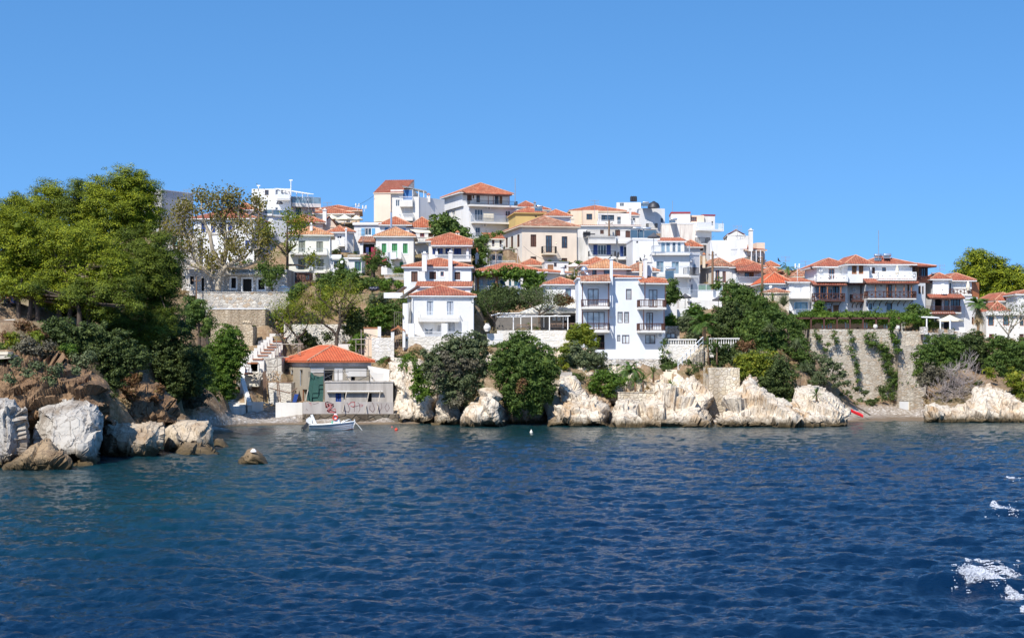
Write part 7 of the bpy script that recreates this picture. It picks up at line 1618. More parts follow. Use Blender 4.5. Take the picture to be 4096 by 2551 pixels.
crop(2400,750); mb=MB(); mb.lathe(P(722,276,261),[(1.0,0),(.98,.3),(.75,.75),(.35,.95),(.15,1.1)],14); obj('water_drum',mb,DMETAL,label='large black dome water tank on the skyline block',cat='water tank',smooth=True)
crop(950,700); mb=MB(); mb.lathe(P(565,392,241),[(.5,0),(.48,.2),(.3,.4),(.1,.5)],12); obj('water_drum',mb,DMETAL,label='black dome tank on the terrace of the cubic house',cat='water tank',smooth=True)
def dish(label,x,y,rpx,D,col_=None,arm=True):
    c=P(x,y,D); r=rpx/SC/F*D; ax=Vector((-.35,-.85,.38)).normalized(); mb=MB(); mb.lathe(c,[(.01,-r*.28),(r*.5,-r*.2),(r*.85,-.06*r),(r,.02),(r*.97,.05),(r*.8,.0),(r*.4,-r*.15),(.01,-r*.2)],18,ax=ax)
    mb.tube([c-ax*r*.25,c-ax*r*.25-Vector((0,-.1,r*1.3))],.05,5); mb.tube([c-Vector((0,0,r*.9)),c+ax*r*.8],.02,4); return obj('satellite_dish',mb,col_ or WPAINT,label=label,cat='satellite dish',group='satellite dishes')
crop(3500,900,3.023); dish('very large white satellite dish on the annex wall',818,742,38,202.5)
crop(2700,800); dish('white satellite dish above the rubble hut',1285,1165,22,203)
crop(950,700); dish('oval white satellite dish beside the tall thin bush',1403,1168,22,205.5)
crop(1700,700); dish('dark satellite dish on the reed pergola terrace',838,1060,12,214,METAL)
crop(2050,750); dish('small pale satellite dish on the pink mansion balcony side',585,745,14,223,CLOTHW)
# poles and wires
def pole(label,x,yb,yt,D,r=.14): 
    mb=MB(); b,t=P(x,yb,D),P(x,yt,D); mb.tube([b-Vector((0,0,1)),t],[r,r*.75],8); mb.tube([t-Vector((.5,0,.5)),t+Vector((.5,.1,-.5))],.04,4)
    for i in (-.45,0,.45): mb.lathe(t+Vector((i,0,-.5)),[(.05,0),(.07,.1),(.04,.2)],6)
    obj('utility_pole',mb,plain('creosoted_pole',(.20,.12,.07),.9),label=label,cat='utility pole',group='utility poles'); return t
crop(600,700); t1=pole('wooden utility pole in front of the grey building',135,720,455,229,.2); t2=pole('wooden utility pole beside the plane tree',1462,1100,505,206)
crop(700,1050); pole('thin lamp pole in front of the long rubble terrace wall',288,520,190,192,.09)
crop(2050,750); t3=pole('brown utility pole before the peach house balcony',1298,625,440,236,.16)
crop(2700,800); t4=pole('wooden utility pole in front of the low white house row',505,1110,690,206,.17); t5=pole('grey wooden utility pole at the right slope top',1172,1270,765,200,.17)
def wire(label,a,b,sag=.8,r=.022):
    a,b=Vector(a),Vector(b); pts=[a.lerp(b,i/12)-Vector((0,0,sag*4*(i/12)*(1-i/12))) for i in range(13)]; mb=MB(); mb.tube(pts,r,4); obj('cable',mb,DMETAL,label=label,cat='cable')
wire('overhead cable between the grey building pole and the plane tree pole',t1,t2,1.8); crop(1350,700); wire('long sagging cable crossing the sky to the peach house',P(-60,425,246),P(488,278,246),.8)
wire('cable sagging between the two utility poles on the right',t4,t5,1.6); crop(3100,900); wire('cable running down from the right utility pole over the red roof',t5,P(205,745,203),.8); wire('cable from the weathered roof aerial to the mansion',P(255,640,215),P(410,590,221),.4)
crop(2400,750); wire('cable from the peach house pole across the middle roofs',t3,P(430,545,228),.9); wire('cable between the rounded apartments and the red edged house',P(1130,700,207),P(1530,655,235),.8); crop(2050,750); wire('thin cable across the pink mansion front',P(150,790,221),P(560,985,205),.5); wire('cable from the blue shuttered balcony to the main chimney',P(1380,1020,195),P(1560,910,222),.3)
# birds
def bird(label,x,y,D,s=1.,flip=1):
    c=P(x,y,D); mb=MB(); f=flip
    mb.tube([c+Vector((.16*f,0,.03)),c+Vector((.04*f,0,.16)),c+Vector((-.04*f,0,.34)),c+Vector((-.02*f,0,.46)),c+Vector((-.06*f,0,.52))],[.02,.10,.11,.05,.055],8); mb.tube([c+Vector((-.06*f,0,.52)),c+Vector((-.19*f,0,.54))],[.035,.01],5)
    mb.tube([c+Vector((.06*f,0,.2)),c+Vector((.34*f,0,-.06))],[.07,.02],6); mb.tube([c+Vector((0,0,.15)),c],.02,4)
    obj('bird',mb,plain('black_feathers',(.02,.02,.022),.6),label=label,cat='bird',group='black birds perched on chimneys',smooth=True)
crop(2400,750); bird('black bird on the leftmost tall chimney of the main house',148,960,179.9+.2,flip=-1); bird('black bird on the short tan chimney',545,1000,188); bird('black bird on the middle tall white chimney',605,968,186.6,flip=1)
crop(2700,800); bird('black bird on a distant roof post near the palm fronds',1392,830,223); crop(3100,900); bird('black bird on the white scrolled wall left of the mansion',487,600,205)
# flag, potted plants
crop(1700,700); mb=MB(); p=P(1278,1500,200.8); mb.tube([p,P(1283,1360,200.8)],.025,5); a=P(1283,1375,200.8); mb.poly([a,a+Vector((-.35,0,-1.0)),a+Vector((-.55,.1,-3.0)),a+Vector((.05,.05,-2.9))]); obj('flag',mb,slats('blue_white_flag_cloth',(.30,.38,.62)),label='limp blue and white flag on the vine terrace railing',cat='flag')
# --- boat
D=149.6; bx=(1237+1415)/2; Lb=(1412-1240)/F*D; c0=PX(1240,1718,D); c0.z=0
root=empty('motor_boat',c0+Vector((Lb/2,0,0)),'small white open motor boat with brown stripes moored off the quay','boat')
def hull_pt(t,v,s):     # t along, v 0 keel..1 sheer, s side
    b=.85*min(1,(1.02-t)**.45*1.25)*(.82+.18*v)*(v**.25 if v>0 else 0)
    sheer=.48+.30*t**2; keel=-.22+.30*max(0,t-.82)*3; return c0+Vector((Lb*(t*(1 if t<.85 else 1)+.10*max(0,t-.6)*v),s*b,keel+(sheer-keel)*v))
def strip(v0,v1,off=0.,n=20,dark=0):
    mb=MB()
    for s in (-1,1):
        for i in range(n):
            for j in range(4 if off==0 else 1):
                va,vb=(v0+(v1-v0)*j/4,v0+(v1-v0)*(j+1)/4) if off==0 else (v0,v1)
                o=Vector((0,s*off,0)); q=[hull_pt(i/n,va,s)+o,hull_pt((i+1)/n,va,s)+o,hull_pt((i+1)/n,vb,s)+o,hull_pt(i/n,vb,s)+o]; mb.poly(q if s<0 else q[::-1])
    return mb
mb=strip(0,1)
tr_=[hull_pt(0,j/4,-1) for j in range(5)]+[hull_pt(0,j/4,1) for j in (4,3,2,1)]; mb.poly(tr_)
hull=obj('hull',mb,plain('boat_white',(.80,.81,.83),.3,var=.03),root)
for v0 in (.42,.60,.80): obj('hull_stripe',strip(v0,v0+.045,.014),plain('maroon_stripe',(.20,.07,.08),.5),hull)
obj('bottom_paint',strip(.16,.27,.013),plain('antifouling_red',(.20,.05,.03),.7),hull)
mb=MB()
for s in (-1,1): mb.tube([hull_pt(i/16,1,s) for i in range(17)],.045,6)
obj('gunwale',mb,WPAINT,root); mb=MB()
for i in range(14):
    a=[hull_pt(i/16,.72,s) for s in (-1,1)]; b=[hull_pt((i+1)/16,.72,s) for s in (-1,1)]; mb.poly([a[0],b[0],b[1],a[1]])
obj('deck',mb,plain('boat_deck',(.55,.62,.60),.7),root)
mb=MB(); cx=c0+Vector((Lb*.60,0,.45)); mb.poly  # console
def prism(mb,pts,y0,y1):
    n=len(pts); A=[Vector((p[0],y0,p[1])) for p in pts]; Bq=[Vector((p[0],y1,p[1])) for p in pts]; mb.poly(A); mb.poly(Bq[::-1])
    for i in range(n): j=(i+1)%n; mb.poly([A[j],A[i],Bq[i],Bq[j]])
X=lambda f: c0.x+Lb*f
prism(mb,[(X(.55),.3),(X(.70),.3),(X(.69),.95),(X(.645),1.0),(X(.625),1.5),(X(.57),1.5)],D-.3,D+.3); cons=obj('console',mb,plain('boat_white',(.8,.8,.8)),root)
mb=MB(); ctr=Vector((X(.597),D-.37,1.14)); pts=[ctr+Vector((.2*math.cos(a),0,.2*math.sin(a))) for a in [2*math.pi*i/16 for i in range(17)]]; mb.tube(pts,.065,8); obj('lifebuoy',mb,plain('orange_red',(.65,.06,.03),.5),cons)
mb=MB(); prism(mb,[(X(.50),.3),(X(.535),.3),(X(.53),.85),(X(.505),.8)],D-.25,D+.25); obj('seat',mb,plain('mint_green',(.15,.5,.38)),root)
mb=MB(); prism(mb,[(X(.01),1.38),(X(.06),1.44),(X(.16),.55),(X(.09),.55)],D-.1,D+.1); obj('tilt_board',mb,WPAINT,root)
mo=MB(); prism(mo,[(X(-.08),1.0),(X(0),1.2),(X(.05),1.0),(X(.06),.55),(X(-.02),.55),(X(-.09),.8)],D-.2,D+.2); mot=obj('outboard_motor',mo,plain('motor_cover',(.72,.72,.74),.5),root)
mo=MB(); prism(mo,[(X(-.07),.72),(X(-.01),.55),(X(-.10),.05),(X(-.16),.0),(X(-.19),.18),(X(-.15),.30)],D-.1,D+.1); mo.lathe((X(-.18),D-.06,.15),[(.02,0),(.16,.02),(.16,.05),(.02,.07)],8,ax=(-1,0,.3)); obj('motor_leg',mo,DMETAL,mot)
mb=MB(); mb.tube([hull_pt(.72,1,-1)+Vector((0,.1,0)),hull_pt(.78,1,-1)+Vector((0,.1,.18)),hull_pt(.9,1,-1)+Vector((0,.05,.28)),hull_pt(.92,1,-1)],.022,5); mb.tube([hull_pt(.72,1,1)-Vector((0,.1,0)),hull_pt(.9,1,1)+Vector((0,0,.28)),hull_pt(.92,1,1)],.022,5); obj('bow_rail',mb,STEEL,root)
mb=MB(); e=hull_pt(1,1,-1); mb.tube([e+Vector((0,0,.2)),e-Vector((0,0,.3))],.05,5); obj('bow_post',mb,WPAINT,root)
mb=MB(); mb.tube([e,e+Vector((.5,-.3,-.5)),e+Vector((.9,-.6,-1.0))],.018,4); obj('mooring_rope',mb,WPAINT,root)
# buoys
for lab,x,y,r,c in (('orange red round buoy right of the moored boat',1585,1719,.16,(.75,.06,.02)),('small pale red buoy beside the orange one',1568,1709,.10,(.5,.14,.10))):
    Dq=H0*F/(y-YH); mb=MB(); p=PX(x,y,Dq); p.z=.03; mb.ball(p,r,12,sz=.8); mb.tube([p+Vector((0,0,r*.7)),p+Vector((0,0,r*1.2))],.03,6); obj('buoy',mb,plain('buoy_%d'%x,c,.4),label=lab,cat='buoy',smooth=True)
Dq=H0*F/(1732-YH); p=PX(2125,1732,Dq); p.z=0; mb=MB(); mb.lathe(p,[(.02,-.12),(.14,0),(.14,.11),(.08,.2),(.03,.3),(.01,.34)],12); obj('buoy',mb,plain('buoy_white',(.75,.72,.6),.4),label='single white cone topped buoy in the middle of the bay',cat='buoy',smooth=True)
# red kayak
a,b=PX(3403,1640,171),PX(3452,1662,169.5); mb=MB(); n=10; d=(b-a)/n; sd=Vector((0,.45,.15))
rows=[]
for i in range(n+1):
    p=a+d*i; w=.38*math.sin(math.pi*min(.96,max(.06,i/n)))**.5; rows.append([p+Vector((0,-w,0)),p+Vector((0,-w*.8,-.2)),p+Vector((0,w*.8,-.2)),p+Vector((0,w,.02)),p+Vector((0,w*.5,.14)),p+Vector((0,-w*.5,.14))])
for i in range(n):
    for j in range(6): k=(j+1)%6; mb.poly([rows[i][j],rows[i+1][j],rows[i+1][k],rows[i][k]])
mb.poly(rows[0]); mb.poly(rows[-1][::-1]); r_=obj('kayak',mb,plain('kayak_red',(.60,.01,.02),.35),label='red upturned kayak on the pebbles below the great wall',cat='kayak')
mb=MB(); 
for i in (3,5): mb.box(a+d*i+Vector((-.15,-.2,.15)),(.3,0,0),(0,.12,0),(0,0,.03))
obj('deck_mark',mb,WPAINT,r_)
mb=MB(); mb.tube([P(0,0,1)]*2 if False else [PX(3400,1610,176),PX(3480,1658,172)],.09,5); obj('driftwood',mb,BARK,label='dark driftwood plank leaning behind the red kayak',cat='plank')
# beach items
mb=MB(); mb.box(PX(792,1670,158),(.75,0,0),(0,.5,0),(0,0,.28)); o=obj('beach_bag',mb,plain('navy_bag',(.02,.03,.05)),label='navy beach bag with pink towel on the pebbles',cat='bag'); mb=MB(); mb.box(PX(808,1670,157.8),(.3,0,0),(0,.4,0),(0,0,.15)); obj('towel',mb,plain('pink_towel',(.6,.05,.15)),o)
mb=MB(); mb.tube([PX(832,1656,160),PX(845,1663,160),PX(872,1667,160)],.09,6); obj('driftwood',mb,plain('red_brown_wood',(.22,.07,.04)),label='curved red brown driftwood on the pebble beach',cat='driftwood')
mb=MB(); p=PX(760,1676,157.5); mb.ball(p+Vector((1.0,0,.1)),.35,9,sz=.6); obj('sun_hat_pile',mb,plain('purple_cloth',(.05,.02,.12)),label='dark purple bundle beside the sunbathers',cat='bundle',smooth=True)
# people (skinned bodies)
SKIN=plain('skin',(.42,.22,.14),.6,var=.05); HAIR=plain('dark_hair',(.02,.014,.012),.7)
def person(label,base,pose,yaw,shirt,legc=None,group=None,hair=True):
    J={'lie':dict(pel=(0,0,.14),chest=(.42,0,.17),neck=(.60,0,.18),head=(.76,0,.20),kl=(-.42,.12,.2),kr=(-.43,-.12,.12),fl=(-.85,.13,.08),fr=(-.86,-.12,.08),el=(.30,.34,.08),er=(.32,-.34,.08),hl=(.52,.42,.06),hr=(.08,-.36,.06)),
       'sit':dict(pel=(0,0,.14),chest=(-.03,0,.48),neck=(.03,0,.66),head=(.09,0,.80),kl=(.36,.16,.42),kr=(.36,-.16,.42),fl=(.52,.14,.05),fr=(.52,-.14,.05),el=(.16,.28,.38),er=(.16,-.28,.38),hl=(.36,.14,.42),hr=(.36,-.14,.42))}[pose]
    root=empty('person',base,label,'person',group); root.rotation_euler=(0,0,yaw)
    names=['pel','chest','neck','head','hipl','kl','fl','tl','hipr','kr','fr','tr','shl','el','hl','shr','er','hr']
    v=dict(J); v['hipl']=(J['pel'][0],.10,J['pel'][2]); v['hipr']=(J['pel'][0],-.10,J['pel'][2]); v['shl']=(J['chest'][0]+(.12 if pose=='lie' else 0),.19,J['chest'][2]+(0 if pose=='lie' else .08)); v['shr']=(v['shl'][0],-.19,v['shl'][2])
    v['tl']=tuple(np.array(J['fl'])+np.array([.02,0,.16] if pose=='lie' else [.18,0,-.02])); v['tr']=tuple(np.array(J['fr'])+np.array([.02,0,.16] if pose=='lie' else [.18,0,-.02]))
    rad=dict(pel=.15,chest=.155,neck=.055,head=.10,hipl=.10,kl=.062,fl=.042,tl=.035,hipr=.10,kr=.062,fr=.042,tr=.035,shl=.062,el=.042,hl=.032,shr=.062,er=.042,hr=.032)
    E=[('pel','chest'),('chest','neck'),('neck','head'),('pel','hipl'),('hipl','kl'),('kl','fl'),('fl','tl'),('pel','hipr'),('hipr','kr'),('kr','fr'),('fr','tr'),('chest','shl'),('shl','el'),('el','hl'),('chest','shr'),('shr','er'),('er','hr')]
    # fingers
    for s in 'lr':
        hp=np.array(v['h'+s]); dr=hp-np.array(v['e'+s]); dr=dr/np.linalg.norm(dr); sd=np.cross(dr,[0,0,1]); sd=sd/(np.linalg.norm(sd)+1e-6)
        for i in range(5):
            nm='f%s%d'%(s,i); off=(i-2)*.02; Lf=(.06,.085,.09,.085,.065)[i]; v[nm]=tuple(hp+sd*off*1.6+dr*Lf+np.array([0,0,-.01])); rad[nm]=.009; names.append(nm); E.append(('h'+s,nm))
    def mk(nm,vn,mat,k=1.,ed=None):
        me=bpy.data.meshes.new(nm); ix={n:i for i,n in enumerate(vn)}; ee=[(ix[a],ix[b]) for a,b in (ed or E) if a in ix and b in ix]
        me.from_pydata([v[n] for n in vn],ee,[]); me.materials.append(mat); o=bpy.data.objects.new(nm,me); col.objects.link(o); o.parent=root; offs[o.name]=Vector(base)
        md=o.modifiers.new('skin','SKIN'); sv=me.skin_vertices[0].data
        for n,i in ix.items(): sv[i].radius=(rad[n]*k,rad[n]*k); sv[i].use_root=(i==0)
        o.modifiers.new('sub','SUBSURF').levels=1; o.modifiers['sub'].render_levels=2; return o
    body=mk('body',names,SKIN)
    if shirt: mk('shirt',['pel','chest','shl','el','shr','er'],shirt,1.12,[('pel','chest'),('chest','shl'),('shl','el'),('chest','shr'),('shr','er')])
    if legc: mk('trousers',['pel','hipl','kl','hipr','kr'],legc,1.14,[('pel','hipl'),('hipl','kl'),('pel','hipr'),('hipr','kr')])
    mb=MB(); hd=np.array(v['head']); L=Vector(base); mb.ball(L+Vector(hd+np.array([-.02,0,.045] if pose=='sit' else [.04,0,.02])),.115,10); obj('hair',mb,HAIR,root,smooth=True)
    mb=MB(); 
    for s in (-.035,.035): mb.ball(L+Vector(hd+(np.array([.095,s,.01]) if pose=='sit' else np.array([.0,s,.10]))),.013,6)
    mb.ball(L+Vector(hd+(np.array([.11,0,-.02]) if pose=='sit' else np.array([-.02,0,.115]))),.018,6); obj('face',mb,SKIN,root); return root
gp='sunbathers and visitors'
person('person in pale blue shirt sitting bent forward under the pines',PX(28,1212,122.8),'sit',-.4,plain('pale_blue_shirt',(.34,.42,.55),.8),plain('dark_trousers',(.03,.04,.06)),gp)
person('person in violet top sitting beside the leaning pine trunk',PX(55,1211,122.6),'sit',2.6,plain('violet_top',(.14,.08,.30),.8),plain('blue_trousers',(.04,.07,.2)),gp)
person('person in pale clothes at the far left edge of the picnic spot',PX(1,1212,122.8),'sit',.3,plain('pale_green_shirt',(.35,.5,.45),.8),None,gp)
person('sunbather in turquoise top lying on the pebbles near the squared boulder',PX(755,1677,157)+Vector((0,0,.05)),'lie',2.9,plain('turquoise_top',(.04,.35,.32),.7),None,gp)
person('sunbather lying with raised knee behind the turquoise one',PX(735,1668,159)+Vector((0,0,.05)),'lie',.3,None,plain('dark_swimwear',(.03,.02,.04)),gp)
person('dark haired person sitting on the beach behind the brown blocky boulder',PX(706,1684,150)+Vector((0,0,0)),'sit',.2,None,plain('blue_shorts',(.2,.3,.5)),gp)
# concrete path and ledge, rubble hut, misc
mb=MB(); q=[PX(-60,1290,117),PX(60,1275,121),PX(48,1283,119.5),PX(-60,1345,113)]; q=[PX(-80,1282,121),PX(62,1276,121),PX(20,1300,117.5),PX(-80,1350,113)]; mb.poly(q); b2=[p-Vector((0,0,.25)) for p in q]; mb.poly(b2[::-1])
for i in range(4): mb.poly([q[i],b2[i],b2[(i+1)%4],q[(i+1)%4]])
obj('path',mb,plaster((.55,.53,.47),.2,key='path'),kind='structure')
mb=MB(); mb.box(PX(-60,1440,109),(PX(45,1432,109)-PX(-60,1440,109)),(0,2,0),(0,0,.22)); mb.box(PX(-60,1420,109.6),(PX(32,1418,109.6)-PX(-60,1420,109.6)),(0,1.5,0),(0,0,.2)); obj('concrete_slab',mb,plaster((.62,.56,.45),.2,key='sl'),label='two pale concrete ledges on the brown cliff at the left edge',cat='concrete ledge')
crop(2700,800); h=House('rubble_hut','small tan rubble hut with irregular tiled top among the reeds','hut'); v=h.vol(1200,1530,197,1420,1245,-3,d=4,mat=S_TAN,foot=2); v.roof(1215,'hip',mat=T_OLD,ov=.15,hh=.5); h.done()
crop(1350,700); h=House('barbecue','white plastered garden barbecue with tapered flue','barbecue'); h.ensure(P(680,1340,209)); mb=MB(); p=P(675,1340,209); mb.lathe(p,[(.85,0),(.85,.9),(.35,2.0),(.3,2.9)],4); obj('body',mb,WH,h.root)
v=h.vol(630,892,207.5,1425,1385,0,d=5,mat=WH,part='terrace_wall'); v.bal('f',632,892,1385,1322,.05,.05,'bar','white',sides=False); h.done()
crop(1100,1050); mb=MB()
for i in range(5): mb.ball(P(1290+i*20,350+(i%2)*8,196),.32,8,sz=.8)
obj('refuse_bags',mb,plain('black_plastic',(.03,.03,.05),.3),label='heap of black refuse bags at the top of the scree',cat='refuse bags',smooth=True)
crop(900,1300); mb=MB(); mb.box(P(250,665,172.3),(1.2,0,0),(0,.8,0),(0,0,.08)); mb.box(P(262,655,172.5),(.9,0,0),(0,.6,0),(0,0,.15)); 
for x in (270,320): mb.tube([P(x,640,172),P(x+6,550,172)],.04,4)
mb.tube([P(272,560,172),P(325,556,172)],.04,4); mb.tube([P(270,600,172),P(322,598,172)],.04,4); obj('yard_chair',mb,WOOD,label='broken wooden chair and boards piled in the ruin yard',cat='chair')
mb=MB(); a=P(345,500,174.5); mb.box(a-Vector((0,0,1.0)),(.75,0,0),(0,.12,.05),(0,0,1.0)); obj('wooden_gate',mb,plain('old_planks',(.16,.11,.08),.9),label='leaning dark plank gate beside the stepped wall',cat='gate')
mb=MB(); a=P(905,1035,167.5); mb.box(a,(.4,0,0),(0,.05,0),(.25,0,.85)); obj('blue_board',mb,COLS['blue'],label='blue board leaning at the ruin left of the netting',cat='board')
# ================================================================ terrain
for px,py,D in ((-400,1300,118),(-400,1230,124),(0,1300,118),(60,1285,121),(130,1290,121),(0,1212,124),(60,1212,124),(120,1230,125),(250,1310,122),(330,1335,122),(420,1360,128),(250,1270,128),(420,1310,131),(560,1340,141),(640,1330,143),(500,1420,133),(620,1430,144),(700,1470,143),(760,1560,149),(790,1630,153),(700,1650,140),(860,1600,161),(800,1520,156),(870,1440,163),(850,1380,168),(750,1350,166),(760,1280,175),(700,1250,185),(600,1230,190),(300,1150,190),(0,1130,190),(-400,1130,190),
 (0,1395,112),(100,1382,113.5),(180,1405,113),(250,1440,113.5),(330,1470,114.5),(390,1500,116),
 (950,1640,169),(1000,1560,171),(900,1650,166),(1060,1655,170),(1150,1640,171),(960,1540,175),(1000,1440,180),(1020,1400,183),(1060,1330,187.5),(1110,1340,183),(1100,1480,176),
 (1180,1400,180),(1300,1400,181),(1400,1400,181),(1480,1380,181),(1240,1300,191),(1400,1260,191),(1500,1230,192),(1450,1170,197),(1550,1170,197.5),(1350,1170,199),(1250,1180,199.5),(1200,1240,194),(1600,1165,198),(1560,1290,187),(1540,1340,184),
 (1600,1440,176),(1750,1420,180),(1900,1390,182),(1850,1500,168),(1950,1480,170),(2100,1440,172),(2250,1460,172),(2350,1470,172),(2150,1560,167),(2450,1480,174),(2600,1470,175),(2500,1550,168),(2620,1540,169),(2700,1530,171),
 (2750,1450,176),(2850,1460,177),(2950,1460,176),(3000,1500,171.5),(3100,1560,172),(3150,1620,170),(3050,1400,179),(3120,1420,179),(3000,1330,184),(3100,1300,187),(2900,1330,185),(2800,1370,183),(2980,1230,193),(3050,1220,195),(3180,1380,184),(3200,1480,180),(3230,1580,178),(3300,1640,178),
 (3250,1640,172),(3400,1664,178),(3500,1665,180),(3600,1666,181),(3690,1668,182),(3450,1672,174.5),(3560,1676,175.5),(3650,1677,176),
 (3750,1560,181),(3850,1520,183),(3800,1620,178),(3950,1500,186),(4050,1480,187),(4200,1480,187),(4100,1560,180),(3900,1440,190),(4200,1400,192)):
    p = PX(px,py,D); ground_pts.append((p.x,p.y,p.z))
def pt0(px, D, z): ground_pts.append(((px-CX)/F*D, D, z))
for px,D in ((-300,97),(0,101),(150,107),(280,112),(400,116),(520,127),(640,135),(720,141)): pt0(px,D-7,-3.2); pt0(px,D+1,-.4)
for px,D in ((740,144),(780,152),(830,159),(880,162),(950,163.5),(1020,165),(1090,166),(1150,167)): pt0(px,D,.0); pt0(px,D+4,.55); pt0(px,D-10,-2.0); pt0(px,D+.8,.12)
for px,D in ((1250,162),(1400,162),(1500,162),(1620,163),(1750,162),(1850,158),(2000,158),(2150,161),(2300,158),(2450,156),(2600,155),(2750,155),(2900,156),(3050,156),(3200,156),(3350,157)): pt0(px,D-3,-3); pt0(px,D+3.5,-.6)
for px,D in ((3430,172),(3520,173),(3620,173.5),(3700,173)): pt0(px,D,.0); pt0(px,D-9,-2.2); pt0(px,D+2,.2)
for px,D in ((3800,168),(3950,168),(4100,168),(4300,168)): pt0(px,D-5,-3); pt0(px,D+4,.8)
for px,D,z in ((-600,240,22),(0,240,22),(400,240,22),(0,300,22),(800,300,24),(1400,300,28),(2000,300,30),(2600,300,29),(3200,280,20),(3800,280,13),(4500,260,10),(3950,245,13),(3700,240,15),(2000,400,16),(0,400,14),(4000,400,6),(800,400,14),(3000,400,12)): pt0(px,D,z)
for px in range(-900,5200,170):
    for D in (80,90,100,112,126,140,152): 
        if px > 820 or D < 92: pt0(px,D,-4)
        elif D < 97+ max(0,px)*.052-8: pt0(px,D,-4)
GP = np.array(ground_pts)
nd = 360; dd = 84+ (np.linspace(0,1,nd)**1.25)*330; nx = 300; kx = np.linspace(-.46,.46,nx)
K, DD = np.meshgrid(kx, dd); gx = (K*DD).ravel(); gy = DD.ravel(); gz = np.zeros(gx.size); wsum = np.zeros(gx.size)
for x,y,z in GP:
    w = 1/((gx-x)**2+(gy-y)**2+.35)**2.; gz += w*z; wsum += w
gz /= wsum
q3 = np.stack([gx,gy,gz],1); gz = gz+fbm(q3*.35,4,5)*.5*np.clip(gz,0,1)+fbm(q3*1.5,3,8)*.15*np.clip(gz+.3,0,1)
idx = np.arange(gx.size).reshape(nd,nx); qd = np.stack([idx[:-1,:-1].ravel(),idx[:-1,1:].ravel(),idx[1:,1:].ravel(),idx[1:,:-1].ravel()],1)
m, nt, b = nodes('hillside_ground'); v0 = coords(nt)
a = noise(nt, v0, .18, 6, .65); c = noise(nt, v0, 2.2, 6, .7); f = noise(nt, v0, 9, 3, .6)
base = ramp(nt, a, [(.35,(.13,.08,.045)),(.48,(.25,.16,.09)),(.58,(.17,.13,.06)),(.7,(.06,.065,.022))])
base = mix(nt, ramp(nt, c, [(.48,(0,0,0)),(.62,(.7,.7,.7))]), base, (.36,.27,.17)); base = mix(nt, ramp(nt, f, [(.55,(0,0,0)),(.62,(.5,.5,.5))]), base, (.12,.09,.06))
g = N(nt,'ShaderNodeNewGeometry'); s = N(nt,'ShaderNodeSeparateXYZ'); L_(nt,g.outputs['Position'],s.inputs[0])
vo = N(nt,'ShaderNodeTexVoronoi'); vo.inputs['Scale'].default_value = 5.5; L_(nt,v0,vo.inputs['Vector']); se = N(nt,'ShaderNodeSeparateColor'); L_(nt,vo.outputs['Color'],se.inputs[0])
peb = ramp(nt, se.outputs[0], [(0,(.20,.165,.13)),(.5,(.31,.26,.21)),(.8,(.38,.33,.28)),(1,(.55,.51,.46))])
br = N(nt,'ShaderNodeMapRange'); L_(nt,s.outputs[2],br.inputs[0]); br.inputs[1].default_value = 1.5; br.inputs[2].default_value = .9
base = mix(nt, br.outputs[0], base, peb)
wet = N(nt,'ShaderNodeMapRange'); L_(nt,s.outputs[2],wet.inputs[0]); wet.inputs[1].default_value = .28; wet.inputs[2].default_value = .1
base = mix(nt, wet.outputs[0], base, (.17,.12,.075))
L_(nt, base, b.inputs['Base Color']); b.inputs['Roughness'].default_value = .95
bump(nt, b, mth(nt,'ADD',c,mth(nt,'MULTIPLY',f,.5)), .15, .9)
npobj('ground', np.stack([gx,gy,gz],1), qd, m, kind='structure', smooth=False)
# undergrowth that nobody could count, scattered over the open slopes
r_ = np.random.default_rng(5); P3 = np.stack([gx,gy,gz],1); pxs = gx/gy*F+CX; pys = YH-(gz-H0)/gy*F
ok = (gz > 1.3) & (gy < 232) & (gy > 100) & (np.abs(gx/gy) < .45) & ~((pxs > 1385) & (pxs < 1530) & (pys > 1165) & (pys < 1290)) & ~((pxs > 880) & (pxs < 1240) & (gy < 184)) & ~((pxs < 150) & (pys < 1310))
nz_ = fbm(P3*.25, 3, 77); cand = np.where(ok & (nz_ > -.22))[0]; cell_w = gy[cand]**1.1; pick = r_.choice(cand, 2900, replace=False, p=cell_w/cell_w.sum())
bl = [(tuple(P3[i]+np.array([0,0,.1])), (q*1.2, q*1.2, q*.75)) for i, q in zip(pick, .22+.5*r_.random(len(pick))**2)]
for k, (nm, mt) in enumerate((('undergrowth', LM), ('dry_undergrowth', LDRY), ('dark_undergrowth', LD))):
    sel = [x for i, x in enumerate(bl) if (i % 8 in ((0,1,2),(3,4),(5,6,7))[k])]
    vv, qq = clumps(sel, .22, .17, 14, .5, 1.1); npobj(nm, vv, qq, mt, kind='stuff')
